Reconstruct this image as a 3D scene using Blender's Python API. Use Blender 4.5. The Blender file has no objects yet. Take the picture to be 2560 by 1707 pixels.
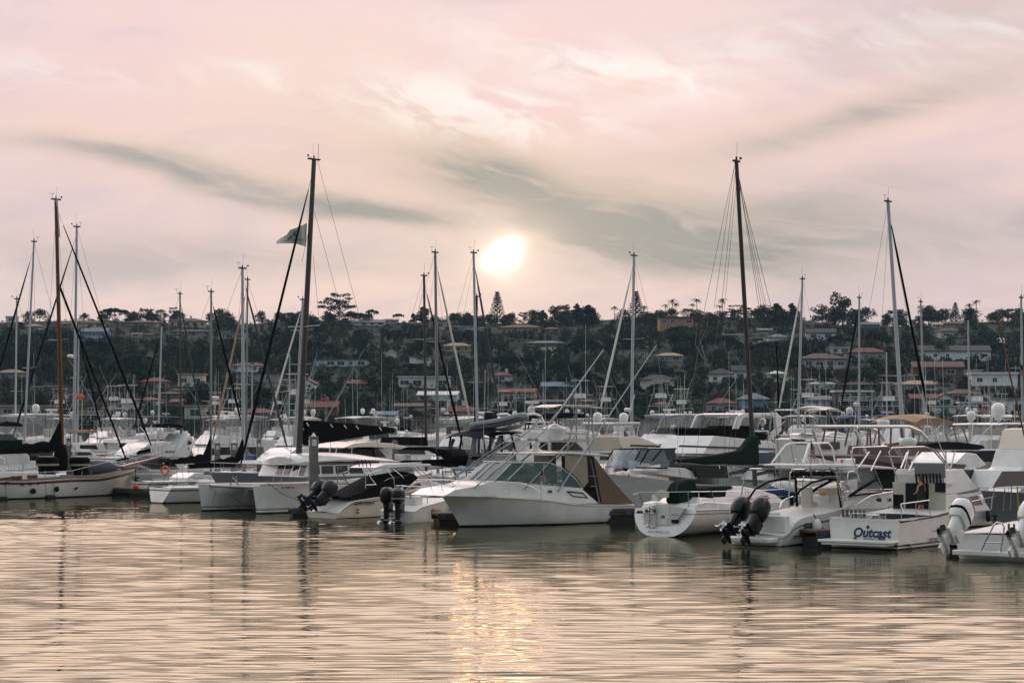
import bpy, bmesh, math, random
import numpy as np
from mathutils import Vector, Matrix
R = math.radians
S = bpy.context.scene
COL = S.collection
F, H, HY = 5000.0, 5.4, 1056.0          # focal length in photo pixels, eye height, horizon row
# ---------------------------------------------------------------- camera
cam = bpy.data.cameras.new('camera')
cam.sensor_width = 36; cam.lens = 36*F/2560; cam.shift_y = (HY-853.5)/2560
cam.clip_start = 1; cam.clip_end = 9000
co = bpy.data.objects.new('camera', cam); COL.objects.link(co)
co.location = (0, 0, H); co.rotation_euler = (R(90), 0, 0)
S.camera = co
S.view_settings.view_transform = 'Standard'; S.view_settings.look = 'None'
S.view_settings.exposure = 0.0; S.view_settings.gamma = 1
S.cycles.max_bounces = 6; S.cycles.transparent_max_bounces = 12
S.cycles.volume_bounces = 0
# ---------------------------------------------------------------- sky
SUN_AZ, SUN_EL = (1262-1280)/F, (HY-642)/F
W = bpy.data.worlds.new("World"); S.world = W; W.use_nodes = True
nt = W.node_tree; nt.nodes.clear()
class NB:
    """tiny node-graph writer"""
    def __init__(s, nt): s.nt = nt
    def n(s, t, **k):
        o = s.nt.nodes.new(t)
        for a, b in k.items(): setattr(o, a, b)
        return o
    def put(s, sock, v):
        if hasattr(v, 'is_output'): s.nt.links.new(v, sock)
        else: sock.default_value = v
    def m(s, op, a, b=None, c=None, clamp=False):
        o = s.n('ShaderNodeMath', operation=op, use_clamp=clamp)
        for i, v in enumerate((a, b, c)):
            if v is not None: s.put(o.inputs[i], v)
        return o.outputs[0]
    def noise(s, vec, scale, detail=4, rough=.55, dist=0.0, w=None):
        o = s.n('ShaderNodeTexNoise')
        if vec is not None: s.put(o.inputs['Vector'], vec)
        s.put(o.inputs['Scale'], scale); s.put(o.inputs['Detail'], detail)
        s.put(o.inputs['Roughness'], rough); s.put(o.inputs['Distortion'], dist)
        return o.outputs[0]
    def xyz(s, x, y, z):
        o = s.n('ShaderNodeCombineXYZ')
        for i, v in enumerate((x, y, z)): s.put(o.inputs[i], v)
        return o.outputs[0]
    def mix(s, f, a, b, blend='MIX'):
        o = s.n('ShaderNodeMix', data_type='RGBA', blend_type=blend)
        s.put(o.inputs[0], f)
        for i, v in ((6, a), (7, b)): s.put(o.inputs[i], (*v, 1) if isinstance(v, tuple) and len(v) == 3 else v)
        return o.outputs[2]
    def ramp(s, f, stops, interp='LINEAR'):
        o = s.n('ShaderNodeValToRGB'); r = o.color_ramp; r.interpolation = interp
        while len(r.elements) < len(stops): r.elements.new(.5)
        for e, (p, c) in zip(r.elements, stops):
            e.position = p; e.color = (*c, 1) if len(c) == 3 else c
        s.put(o.inputs[0], f); return o.outputs[0]
    def smooth(s, v, a, b):
        o = s.n('ShaderNodeMapRange', interpolation_type='SMOOTHSTEP')
        s.put(o.inputs[0], v); o.inputs[1].default_value = a; o.inputs[2].default_value = b
        return o.outputs[0]
def lin(c): return tuple((v/12.92 if v <= .04045 else ((v+.055)/1.055)**2.4) for v in (x/255 for x in c))
b = NB(nt)
tc = b.n('ShaderNodeTexCoord'); sep = b.n('ShaderNodeSeparateXYZ'); nt.links.new(tc.outputs['Generated'], sep.inputs[0])
dx, dy, dz = sep.outputs
az = b.m('ARCTAN2', dx, dy)
el = b.m('ARCSINE', dz)
# warped coordinates for streaky cloud
c0 = b.xyz(b.m('MULTIPLY', az, 4.0), b.m('MULTIPLY', el, 9.0), 0.0)
wa = b.m('SUBTRACT', b.noise(c0, 1.3, 3, .5), .5)
wb = b.m('SUBTRACT', b.noise(c0, 3.1, 4, .55), .5)
azw = b.m('ADD', az, b.m('MULTIPLY', wa, .10))
elw = b.m('ADD', el, b.m('ADD', b.m('MULTIPLY', wb, .013), b.m('MULTIPLY', wa, .012)))
def streak(px, py, ang, lx, ly, azv=None, elv=None):
    """soft elongated cloud bank centred on a direction of the sky (gaussian in azimuth/elevation)"""
    a0, e0 = (px-1280)/F, (HY-py)/F
    da = b.m('SUBTRACT', azv or azw, a0); de = b.m('SUBTRACT', elv or elw, e0)
    ca, sa = math.cos(R(ang)), math.sin(R(ang))
    p = b.m('ADD', b.m('MULTIPLY', da, ca*F/lx), b.m('MULTIPLY', de, sa*F/lx))
    q = b.m('ADD', b.m('MULTIPLY', da, -sa*F/ly), b.m('MULTIPLY', de, ca*F/ly))
    r2 = b.m('ADD', b.m('MULTIPLY', p, p), b.m('MULTIPLY', q, q))
    return b.m('EXPONENT', b.m('MULTIPLY', r2, -1.0))
def addup(vs):
    o = vs[0]
    for v in vs[1:]: o = b.m('ADD', o, v)
    return o
# base gradient by elevation (0 .. zenith)
base = b.ramp(b.m('DIVIDE', el, 1.5708), [
    (0.0, lin((198, 187, 194))), (.03, lin((205, 194, 199))), (.058, lin((223, 204, 204))), (.095, lin((241, 212, 211))),
    (.14, lin((244, 218, 221))), (.22, (1.0, .80, .76)), (.34, (.92, .78, .76)), (.5, lin((206, 208, 220))), (1.0, lin((188, 198, 216)))])
# fibrous veil
cv = b.xyz(b.m('MULTIPLY', azw, 9.0), b.m('MULTIPLY', b.m('SUBTRACT', elw, b.m('MULTIPLY', azw, .12)), 34.0), .7)
veil = b.noise(cv, 1.0, 7, .58, .5)
cv2 = b.xyz(b.m('MULTIPLY', azw, 22.0), b.m('MULTIPLY', b.m('ADD', elw, b.m('MULTIPLY', azw, .25)), 60.0), 3.1)
veil2 = b.noise(cv2, 1.0, 6, .6, .4)
col = b.mix(b.m('MULTIPLY', b.smooth(veil, .40, .72), .75), base, lin((247, 216, 210)))
col = b.mix(b.m('MULTIPLY', b.smooth(veil, .52, .30), .5), col, lin((217, 200, 204)))
hi = addup([b.m('MULTIPLY', streak(1150, 320, -6, 260, 40), .8), b.m('MULTIPLY', streak(1420, 160, -12, 420, 60), .4), b.m('MULTIPLY', streak(2000, 120, 6, 460, 60), .35), streak(1180, 270, -8, 300, 62), b.m('MULTIPLY', streak(640, 222, -14, 130, 26), .7), b.m('MULTIPLY', streak(230, 210, -4, 240, 40), .35),
            b.m('MULTIPLY', streak(1560, 215, -10, 160, 40), .45), b.m('MULTIPLY', streak(2480, 90, -14, 200, 22), .5), b.m('MULTIPLY', streak(2300, 170, 8, 260, 60), .3)])
col = b.mix(b.m('MULTIPLY', b.m('MULTIPLY', hi, 1.6), b.smooth(veil2, .36, .62), clamp=True), col, (1.04, .955, .93))
warm = addup([streak(1300, 430, -12, 620, 95), b.m('MULTIPLY', streak(500, 430, -9, 620, 60), .6), b.m('MULTIPLY', streak(2000, 330, 12, 560, 70), .55)])
col = b.mix(b.m('MULTIPLY', warm, .68, clamp=True), col, lin((238, 210, 180)))
grey = addup([streak(1560, 560, -14, 440, 88), b.m('MULTIPLY', streak(1290, 470, -18, 220, 82), 1.0), b.m('MULTIPLY', streak(520, 462, -10.5, 330, 32), .95),
              b.m('MULTIPLY', streak(940, 535, -8, 300, 28), .9), b.m('MULTIPLY', streak(190, 400, -4, 260, 24), .42), b.m('MULTIPLY', streak(1960, 520, 6, 360, 70), .55),
              b.m('MULTIPLY', streak(2080, 320, 14, 340, 36), .62), b.m('MULTIPLY', streak(2300, 640, 0, 420, 60), .35), b.m('MULTIPLY', streak(2560, 590, -10, 120, 30), .5),
              b.m('MULTIPLY', streak(700, 660, 0, 560, 50), .25), b.m('MULTIPLY', streak(2500, 60, -6, 420, 70), .3), b.m('MULTIPLY', streak(1640, 640, -6, 360, 40), .45), b.m('MULTIPLY', streak(1900, 610, 3, 620, 60), .5), b.m('MULTIPLY', streak(400, 640, 0, 620, 60), .3), b.m('MULTIPLY', streak(2250, 150, -4, 380, 90), .28)])
cv3 = b.xyz(b.m('MULTIPLY', azw, 16.0), b.m('MULTIPLY', b.m('ADD', elw, b.m('MULTIPLY', azw, .20)), 95.0), 1.9)
veil3 = b.noise(cv3, 1.0, 7, .62, .9)
gtex = b.m('ADD', b.m('MULTIPLY', veil, .85), b.m('MULTIPLY', b.smooth(veil3, .2, .75), .62))
pat = b.noise(b.xyz(b.m('MULTIPLY', azw, 6.0), b.m('MULTIPLY', elw, 17.0), 5.5), 1.0, 6, .62, .7)
col = b.mix(b.m('MULTIPLY', b.smooth(pat, .46, .66), .45), col, lin((247, 224, 214)))
col = b.mix(b.m('MULTIPLY', b.smooth(pat, .50, .30), .38), col, lin((226, 205, 211)))
col = b.mix(b.m('MULTIPLY', b.m('MULTIPLY', grey, gtex), .95, clamp=True), col, lin((152, 157, 157)))
# sun behind thin cloud: glow and clipped disc
gl1 = streak(1262, 648, 0, 330, 210, az, el); gl2 = streak(1262, 642, 0, 125, 96, azw, el)
disc = b.smooth(b.m('MULTIPLY', streak(1262, 639, -4, 56, 47, azw, b.m('ADD', el, b.m('MULTIPLY', wb, .02))), b.m('MULTIPLY_ADD', veil2, 1.1, .45)), .02, 1.0)
col = b.mix(b.m('MULTIPLY', gl1, .16), col, (1.0, .76, .58))
col = b.mix(b.m('MULTIPLY', gl2, .72), col, (1.16, .93, .76))
col = b.mix(disc, col, (2.2, 1.75, 1.55))
mul = b.m('ADD', b.m('MULTIPLY_ADD', b.smooth(el, .215, .36), 1.75, 1.0), b.m('MULTIPLY', b.smooth(el, .55, 1.15), -1.2))
col = b.mix(1.0, col, b.xyz(mul, mul, mul), 'MULTIPLY')
# the eastern half of the sky (behind the viewer) is dimmer and bluer at sunset
east = b.smooth(dy, .55, -.55)
em = b.m('MULTIPLY_ADD', b.smooth(el, .05, .95), .74, .16)
col = b.mix(b.m('MULTIPLY', east, .94), col, b.mix(1.0, (.70, .89, 1.0), b.xyz(em, em, em), 'MULTIPLY'))
sky = b.n('ShaderNodeTexSky', sky_type='NISHITA', sun_disc=False)
sky.sun_elevation = SUN_EL; sky.sun_rotation = SUN_AZ; sky.dust_density = 3.0
skyc = b.mix(1.0, sky.outputs[0], (.10, .10, .10), 'MULTIPLY')
col = b.mix(.02, col, skyc)
bg = b.n('ShaderNodeBackground'); nt.links.new(col, bg.inputs[0]); bg.inputs[1].default_value = 1.0
wo = b.n('ShaderNodeOutputWorld'); nt.links.new(bg.outputs[0], wo.inputs[0])
W.cycles.sampling_method = 'MANUAL'; W.cycles.sample_map_resolution = 1024
sl = bpy.data.lights.new('sun', 'SUN'); sl.energy = .030; sl.angle = R(3.2); sl.color = (1, .62, .42)
so = bpy.data.objects.new('sun', sl); COL.objects.link(so)
so.rotation_euler = Vector((-math.sin(SUN_AZ)*math.cos(SUN_EL), -math.cos(SUN_AZ)*math.cos(SUN_EL), -math.sin(SUN_EL))).to_track_quat('-Z', 'Y').to_euler()
# ---------------------------------------------------------------- materials
MATS = {}
def M(name, c=None, rough=.5, metal=0.0, var=.12, sc=3.0, bump=0.0, bsc=30.0, alpha=1.0, spec=.5, rnd=0.0, c2=None, coat=0.0, srgb=True):
    """procedural principled material: base colour (sRGB 0-255) varied by noise, optional fine bump"""
    if name in MATS: return MATS[name]
    m = bpy.data.materials.new(name); m.use_nodes = True; MATS[name] = m
    t = m.node_tree; g = NB(t); p = t.nodes['Principled BSDF']
    a = lin(c) if srgb else c
    co_ = g.n('ShaderNodeTexCoord').outputs['Object']
    nz = g.noise(co_, sc, 5, .6)
    dark = tuple(v*(1-var) for v in a); lite = tuple(min(1, v*(1+var*.6)) for v in a)
    if c2: dark, lite = a, lin(c2)
    colr = g.mix(g.smooth(nz, .3, .7), dark, lite)
    if rnd:
        oi = g.n('ShaderNodeObjectInfo').outputs['Random']
        colr = g.mix(1.0, colr, g.ramp(oi, [(0, (1-rnd,)*3), (.5, (1, 1-.1*rnd, 1-.3*rnd)), (1, (1+rnd*.7, 1+rnd*.6, 1+rnd*.3))]), 'MULTIPLY')
    t.links.new(colr, p.inputs['Base Color'])
    p.inputs['Roughness'].default_value = rough; p.inputs['Metallic'].default_value = metal
    p.inputs['Specular IOR Level'].default_value = spec; p.inputs['Alpha'].default_value = alpha
    p.inputs['Coat Weight'].default_value = coat
    if bump:
        bn = g.n('ShaderNodeBump'); bn.inputs['Strength'].default_value = bump; bn.inputs['Distance'].default_value = .02
        t.links.new(g.noise(co_, bsc, 4, .6), bn.inputs['Height']); t.links.new(bn.outputs[0], p.inputs['Normal'])
    return m
# ---------------------------------------------------------------- mesh writer
class MB:
    def __init__(s): s.v = []; s.f = []; s.mi = []; s.k = 0
    def mat(s, k): s.k = k; return s
    def add(s, vs, fs):
        o = len(s.v); s.v += [tuple(v) for v in vs]; s.f += [tuple(i+o for i in f) for f in fs]; s.mi += [s.k]*len(fs); return s
    def box(s, c, d, rz=0, ry=0, rx=0, tap=1.0):
        x, y, z = (q/2 for q in d); vs = []
        for k, t in ((-1, 1), (1, tap)):
            for a, e in ((-1, -1), (1, -1), (1, 1), (-1, 1)): vs.append(Vector((a*x*t, e*y*t, k*z)))
        m = Matrix.Rotation(rz, 3, 'Z') @ Matrix.Rotation(ry, 3, 'Y') @ Matrix.Rotation(rx, 3, 'X'); c = Vector(c)
        return s.add([m @ v + c for v in vs], [(3, 2, 1, 0), (4, 5, 6, 7), (0, 1, 5, 4), (1, 2, 6, 5), (2, 3, 7, 6), (3, 0, 4, 7)])
    def tube(s, pts, r, n=6, cl=False, r2=None):
        pts = [Vector(p) for p in pts]; m = len(pts); vs = []; up = None
        for i, p in enumerate(pts):
            if cl: t = pts[(i+1) % m]-pts[i-1]
            else: t = pts[min(i+1, m-1)]-pts[max(i-1, 0)]
            t = t.normalized() if t.length > 1e-9 else Vector((0, 0, 1))
            if up is None or abs(up.dot(t)) > .95: up = Vector((0, 0, 1)) if abs(t.z) < .9 else Vector((1, 0, 0))
            a = t.cross(up).normalized(); e = a.cross(t)
            rr = r if r2 is None else r+(r2-r)*i/max(1, m-1)
            for k in range(n):
                q = 2*math.pi*k/n; vs.append(p+a*math.cos(q)*rr+e*math.sin(q)*rr)
        fs = [(i*n+k, i*n+(k+1) % n, ((i+1) % m)*n+(k+1) % n, ((i+1) % m)*n+k) for i in range(m if cl else m-1) for k in range(n)]
        if not cl: fs += [tuple(range(n-1, -1, -1)), tuple((m-1)*n+k for k in range(n))]
        return s.add(vs, fs)
    def cyl(s, p, q, r, r2=None, n=12): return s.tube([p, q], r, n, False, r if r2 is None else r2)
    def prism(s, poly, y0, y1, sc=1.0, ax='y'):
        """extrude polygon [(x,z)] between y0 and y1"""
        n = len(poly); vs = [(x, y0, z) for x, z in poly]+[(x, y1, z) for x, z in poly]
        if ax == 'z': vs = [(x, z, y) for x, y, z in vs]
        if ax == 'x': vs = [(y, x, z) for x, y, z in vs]
        return s.add(vs, [tuple(range(n-1, -1, -1)), tuple(range(n, 2*n))]+[(i, (i+1) % n, n+(i+1) % n, n+i) for i in range(n)])
    def loft(s, secs, cap=True, closed=True):
        n = len(secs[0]); vs = [p for q in secs for p in q]; m = len(secs)
        fs = [(i*n+k, i*n+(k+1) % n, (i+1)*n+(k+1) % n, (i+1)*n+k) for i in range(m-1) for k in range(n if closed else n-1)]
        if cap: fs += [tuple(range(n-1, -1, -1)), tuple((m-1)*n+k for k in range(n))]
        return s.add(vs, fs)
    def lathe(s, prof, c=(0, 0, 0), n=14, sx=1, sy=1, ax='z'):
        vs = []
        for r, z in prof:
            for k in range(n):
                q = 2*math.pi*k/n; p = (r*math.cos(q)*sx, r*math.sin(q)*sy, z)
                if ax == 'x': p = (p[2], p[0], p[1])
                vs.append((p[0]+c[0], p[1]+c[1], p[2]+c[2]))
        m = len(prof)
        fs = [(i*n+k, i*n+(k+1) % n, (i+1)*n+(k+1) % n, (i+1)*n+k) for i in range(m-1) for k in range(n)]
        return s.add(vs, fs+[tuple(range(n-1, -1, -1)), tuple((m-1)*n+k for k in range(n))])
    def ball(s, c, r, n=10, m=7):
        r = (r, r, r) if not hasattr(r, '__len__') else r; vs = []; fs = []
        for i in range(m+1):
            t = math.pi*i/m
            for k in range(n):
                q = 2*math.pi*k/n; st = max(.02, math.sin(t))
                vs.append((c[0]+r[0]*st*math.cos(q), c[1]+r[1]*st*math.sin(q), c[2]+r[2]*math.cos(t)))
        fs = [(i*n+(k+1) % n, i*n+k, (i+1)*n+k, (i+1)*n+(k+1) % n) for i in range(m) for k in range(n)]
        return s.add(vs, fs+[tuple(range(n)), tuple(m*n+k for k in range(n-1, -1, -1))])
    def sheet(s, grid, th=.02):
        """grid of points -> solid sheet of thickness th (offset downward)"""
        n = len(grid[0]); m = len(grid); a = [Vector(p) for r in grid for p in r]; N = n*m
        nr = []
        for i in range(m):
            for k in range(n):
                u = a[i*n+min(k+1, n-1)]-a[i*n+max(k-1, 0)]; w = a[min(i+1, m-1)*n+k]-a[max(i-1, 0)*n+k]
                c = u.cross(w); nr.append(c.normalized() if c.length > 1e-9 else Vector((0, 0, 1)))
        vs = a+[p-q*th for p, q in zip(a, nr)]
        fs = []
        for i in range(m-1):
            for k in range(n-1):
                q = (i*n+k, i*n+k+1, (i+1)*n+k+1, (i+1)*n+k); fs += [q, tuple(j+N for j in reversed(q))]
        ed = [(k, k+1) for k in range(n-1)]+[((m-1)*n+k+1, (m-1)*n+k) for k in range(n-1)]+[((i+1)*n, i*n) for i in range(m-1)]+[(i*n+n-1, (i+1)*n+n-1) for i in range(m-1)]
        fs += [(y, x, x+N, y+N) for x, y in ed]
        return s.add(vs, fs)
    def build(s, name, mats, parent=None, smooth=True, ang=38, bev=0):
        me = bpy.data.meshes.new(name); me.from_pydata(s.v, [], s.f)
        for m in (mats if isinstance(mats, (list, tuple)) else [mats]): me.materials.append(m)
        if any(s.mi): me.polygons.foreach_set('material_index', s.mi)
        bm = bmesh.new(); bm.from_mesh(me); bmesh.ops.recalc_face_normals(bm, faces=bm.faces); bm.to_mesh(me); bm.free()
        if smooth: me.shade_smooth(); me.set_sharp_from_angle(angle=R(ang))
        o = bpy.data.objects.new(name, me); COL.objects.link(o)
        if parent: o.parent = parent
        if bev:
            bv = o.modifiers.new('bevel', 'BEVEL'); bv.width = bev; bv.segments = 2; bv.limit_method = 'ANGLE'; bv.angle_limit = R(40)
        return o
def tag(o, label=None, cat=None, group=None, kind=None):
    for k, v in (('label', label), ('category', cat), ('group', group), ('kind', kind)):
        if v: o[k] = v
    return o
def empty(name, loc=(0, 0, 0), rz=0, label=None, cat=None, group=None):
    o = bpy.data.objects.new(name, None); COL.objects.link(o); o.empty_display_size = .3
    o.location = loc; o.rotation_euler = (0, 0, rz); return tag(o, label, cat, group)
def P(px, py, Y): return Vector(((px-1280)*Y/F, Y, H-(py-HY)*Y/F))
def npmesh(name, v, f, mats, parent=None, smooth=False):
    me = bpy.data.meshes.new(name); k = f.shape[1]
    me.vertices.add(len(v)); me.vertices.foreach_set('co', v.astype(np.float32).ravel())
    me.loops.add(f.size); me.loops.foreach_set('vertex_index', f.astype(np.int32).ravel())
    me.polygons.add(len(f)); me.polygons.foreach_set('loop_start', np.arange(0, f.size, k, dtype=np.int32))
    me.update(calc_edges=True); me.validate()
    for m in (mats if isinstance(mats, (list, tuple)) else [mats]): me.materials.append(m)
    if smooth: me.shade_smooth()
    o = bpy.data.objects.new(name, me); COL.objects.link(o)
    if parent: o.parent = parent
    return o
def gridfaces(m, n):
    i = np.arange(m-1)[:, None]*n+np.arange(n-1)[None, :]
    return np.stack([i, i+1, i+n+1, i+n], -1).reshape(-1, 4)
# ---------------------------------------------------------------- water
def wave(x, y):
    rg = np.random.RandomState(5); z = np.zeros_like(x)
    for i in range(34):
        lam = .23*(2.9)**rg.rand(); d = rg.normal(0, .06)+(.02 if i % 2 else -.03); k = 2*math.pi/lam
        amp = .0060*lam**.9*(.6+.8*rg.rand())/1.9
        env = 1+.6*np.sin(x*rg.uniform(.15, .9)+y*rg.uniform(.02, .12)+rg.uniform(0, 6.28))
        z += amp*env*np.sin(k*(x*math.sin(d)+y*math.cos(d))+rg.uniform(0, 6.28)+.8*np.sin(x*.35+i)+(.6+.5*(i%3==0))*np.sin(x*(1.1+.06*i)+y*.2+i*2.3))
    return z
ys = np.concatenate([np.linspace(-40, 28, 18), np.arange(29, 112, .052), np.arange(112, 180, .22), np.linspace(181, 520, 120)])
us = np.linspace(-1, 1, 240)
Yg, U = np.meshgrid(ys, us, indexing='ij'); Xg = U*(np.clip(Yg, 0, None)*.42+14)
calm = np.interp(Yg, [0, 45, 62, 80, 100, 140, 500], [1.3, 1.22, .88, .36, .24, .4, .4])
rough = np.exp(-((Xg+27)/15)**2-((Yg-100)/28)**2)*1.5+np.exp(-((Xg-2)/5)**2-((Yg-62)/14)**2)*.4
calm = calm*(1-.45*np.clip((Xg-1)/5, 0, 1)*np.clip((Yg-48)/12, 0, 1))
Zg = wave(Xg, Yg)*np.clip((Yg-25)/6, 0, 1)*(calm+rough)
V = np.stack([Xg, Yg, Zg], -1).reshape(-1, 3); FQ = gridfaces(*Xg.shape)
ov = np.array([(-3000, -800, -.3), (3000, -800, -.3), (3000, 640, -.3), (-3000, 640, -.3)])
FQ = np.concatenate([FQ, np.array([[len(V), len(V)+1, len(V)+2, len(V)+3]])]); V = np.concatenate([V, ov])
wm = bpy.data.materials.new('water'); wm.use_nodes = True; g = NB(wm.node_tree); wm.node_tree.nodes.remove(wm.node_tree.nodes['Principled BSDF'])
gc = g.n('ShaderNodeTexCoord').outputs['Object']; mp = g.n('ShaderNodeMapping'); wm.node_tree.links.new(gc, mp.inputs[0]); mp.inputs['Scale'].default_value = (.14, 2.0, 1)
bn = g.n('ShaderNodeBump'); bn.inputs['Strength'].default_value = .07; bn.inputs['Distance'].default_value = .03
g.put(bn.inputs['Height'], g.noise(mp.outputs[0], 3.0, 4, .6, .6))
gl = g.n('ShaderNodeBsdfGlossy'); gl.inputs['Color'].default_value = (1.0, .925, .735, 1); gl.inputs['Roughness'].default_value = .02
df = g.n('ShaderNodeBsdfDiffuse'); df.inputs['Color'].default_value = (.010, .017, .014, 1)
fr = g.n('ShaderNodeLayerWeight'); fr.inputs['Blend'].default_value = .5
for n_ in (gl, df, fr): wm.node_tree.links.new(bn.outputs[0], n_.inputs['Normal'])
ms = g.n('ShaderNodeMixShader'); g.put(ms.inputs[0], g.m('MULTIPLY_ADD', g.smooth(fr.outputs['Facing'], .42, .98), .57, .012)); g.put(ms.inputs[1], df.outputs[0]); g.put(ms.inputs[2], gl.outputs[0])
wm.node_tree.links.new(ms.outputs[0], wm.node_tree.nodes['Material Output'].inputs[0])
water = tag(npmesh('water', V, FQ, wm, None, True), 'rippled marina water reflecting the pink and gold evening sky', 'water', None, 'structure')
# ---------------------------------------------------------------- hillside
RX = [-600, 0, 130, 260, 420, 560, 700, 860, 1000, 1130, 1300, 1500, 1660, 1800, 1960, 2100, 2260, 2420, 2560, 3200]
RY = [812, 806, 802, 800, 806, 812, 806, 800, 806, 806, 808, 800, 790, 792, 794, 812, 816, 806, 800, 806]
Y0, Y1 = 440., 1000.
def tz(x, y):
    x = np.asarray(x, float); y = np.asarray(y, float)
    px = 1280+x*F/np.maximum(y, 1); zr = H+(HY-np.interp(1280+x*F/Y1, RX, RY))*Y1/F
    t = np.clip((y-Y0)/(Y1-Y0), -.3, 1); g_ = np.where(t > 0, t**1.06, t*.5)
    bumps = (np.sin(x*.031+1)*np.sin(y*.027+2)*1.3+np.sin(x*.083+y*.05)*.5+np.sin(x*.013-y*.04)*.9)*np.clip(t*4, 0, 1)*np.clip((1-t)*5, 0, 1)
    z = 1.3+(zr-1.3)*g_+bumps
    return np.where(y > Y1, z-(y-Y1)*.035, z)
def hill_at(px, py):
    ya = np.arange(Y0-30, Y1+.1, 1.0); xa = (px-1280)*ya/F
    d = (H-(py-HY)*ya/F)-tz(xa, ya); k = np.where(d <= 0)[0]
    yy = ya[k[0]] if len(k) else Y1
    x = (px-1280)*yy/F; return Vector((x, yy, float(tz(x, yy))))
gx, gy = np.meshgrid(np.linspace(-620, 620, 200), np.concatenate([np.linspace(390, 1010, 160), np.linspace(1020, 2400, 30)]), indexing='xy')
HV = np.stack([gx, gy, tz(gx, gy)], -1).reshape(-1, 3)
hm = M('hill_scrub', (40, 48, 42), .95, 0, .5, .09, 1.0, .8, c2=(24, 34, 31), spec=.1)
tag(npmesh('hill', HV, gridfaces(*gx.shape), hm, None, True), 'dark scrub covered hillside rising behind the marina', 'hill', None, 'structure')
# ---------------------------------------------------------------- vegetation
def quads(c, n, sz, rg, flat=0.0):
    """n leaf quads scattered by centre array c, sized sz"""
    a = rg.normal(size=(n, 3)); a /= np.linalg.norm(a, axis=1)[:, None]
    r = rg.normal(size=(n, 3)); r[:, 2] *= (1-flat); bq = np.cross(a, r); bq /= np.linalg.norm(bq, axis=1)[:, None]+1e-9
    s1 = sz*(.6+.8*rg.rand(n, 1)); s2 = s1*(.45+.4*rg.rand(n, 1))
    return np.stack([c-a*s1, c-bq*s2, c+a*s1, c+bq*s2], 1)
def clumps(cents, rad, per, sz, seed):
    rg = np.random.RandomState(seed); out = []
    for c, r in zip(cents, rad):
        d = rg.normal(size=(per, 3)); d /= np.linalg.norm(d, axis=1)[:, None]
        out.append(quads(np.array(c)+d*np.array(r)*(.55+.5*rg.rand(per, 1)), per, sz, rg))
    return np.concatenate(out)
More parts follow.
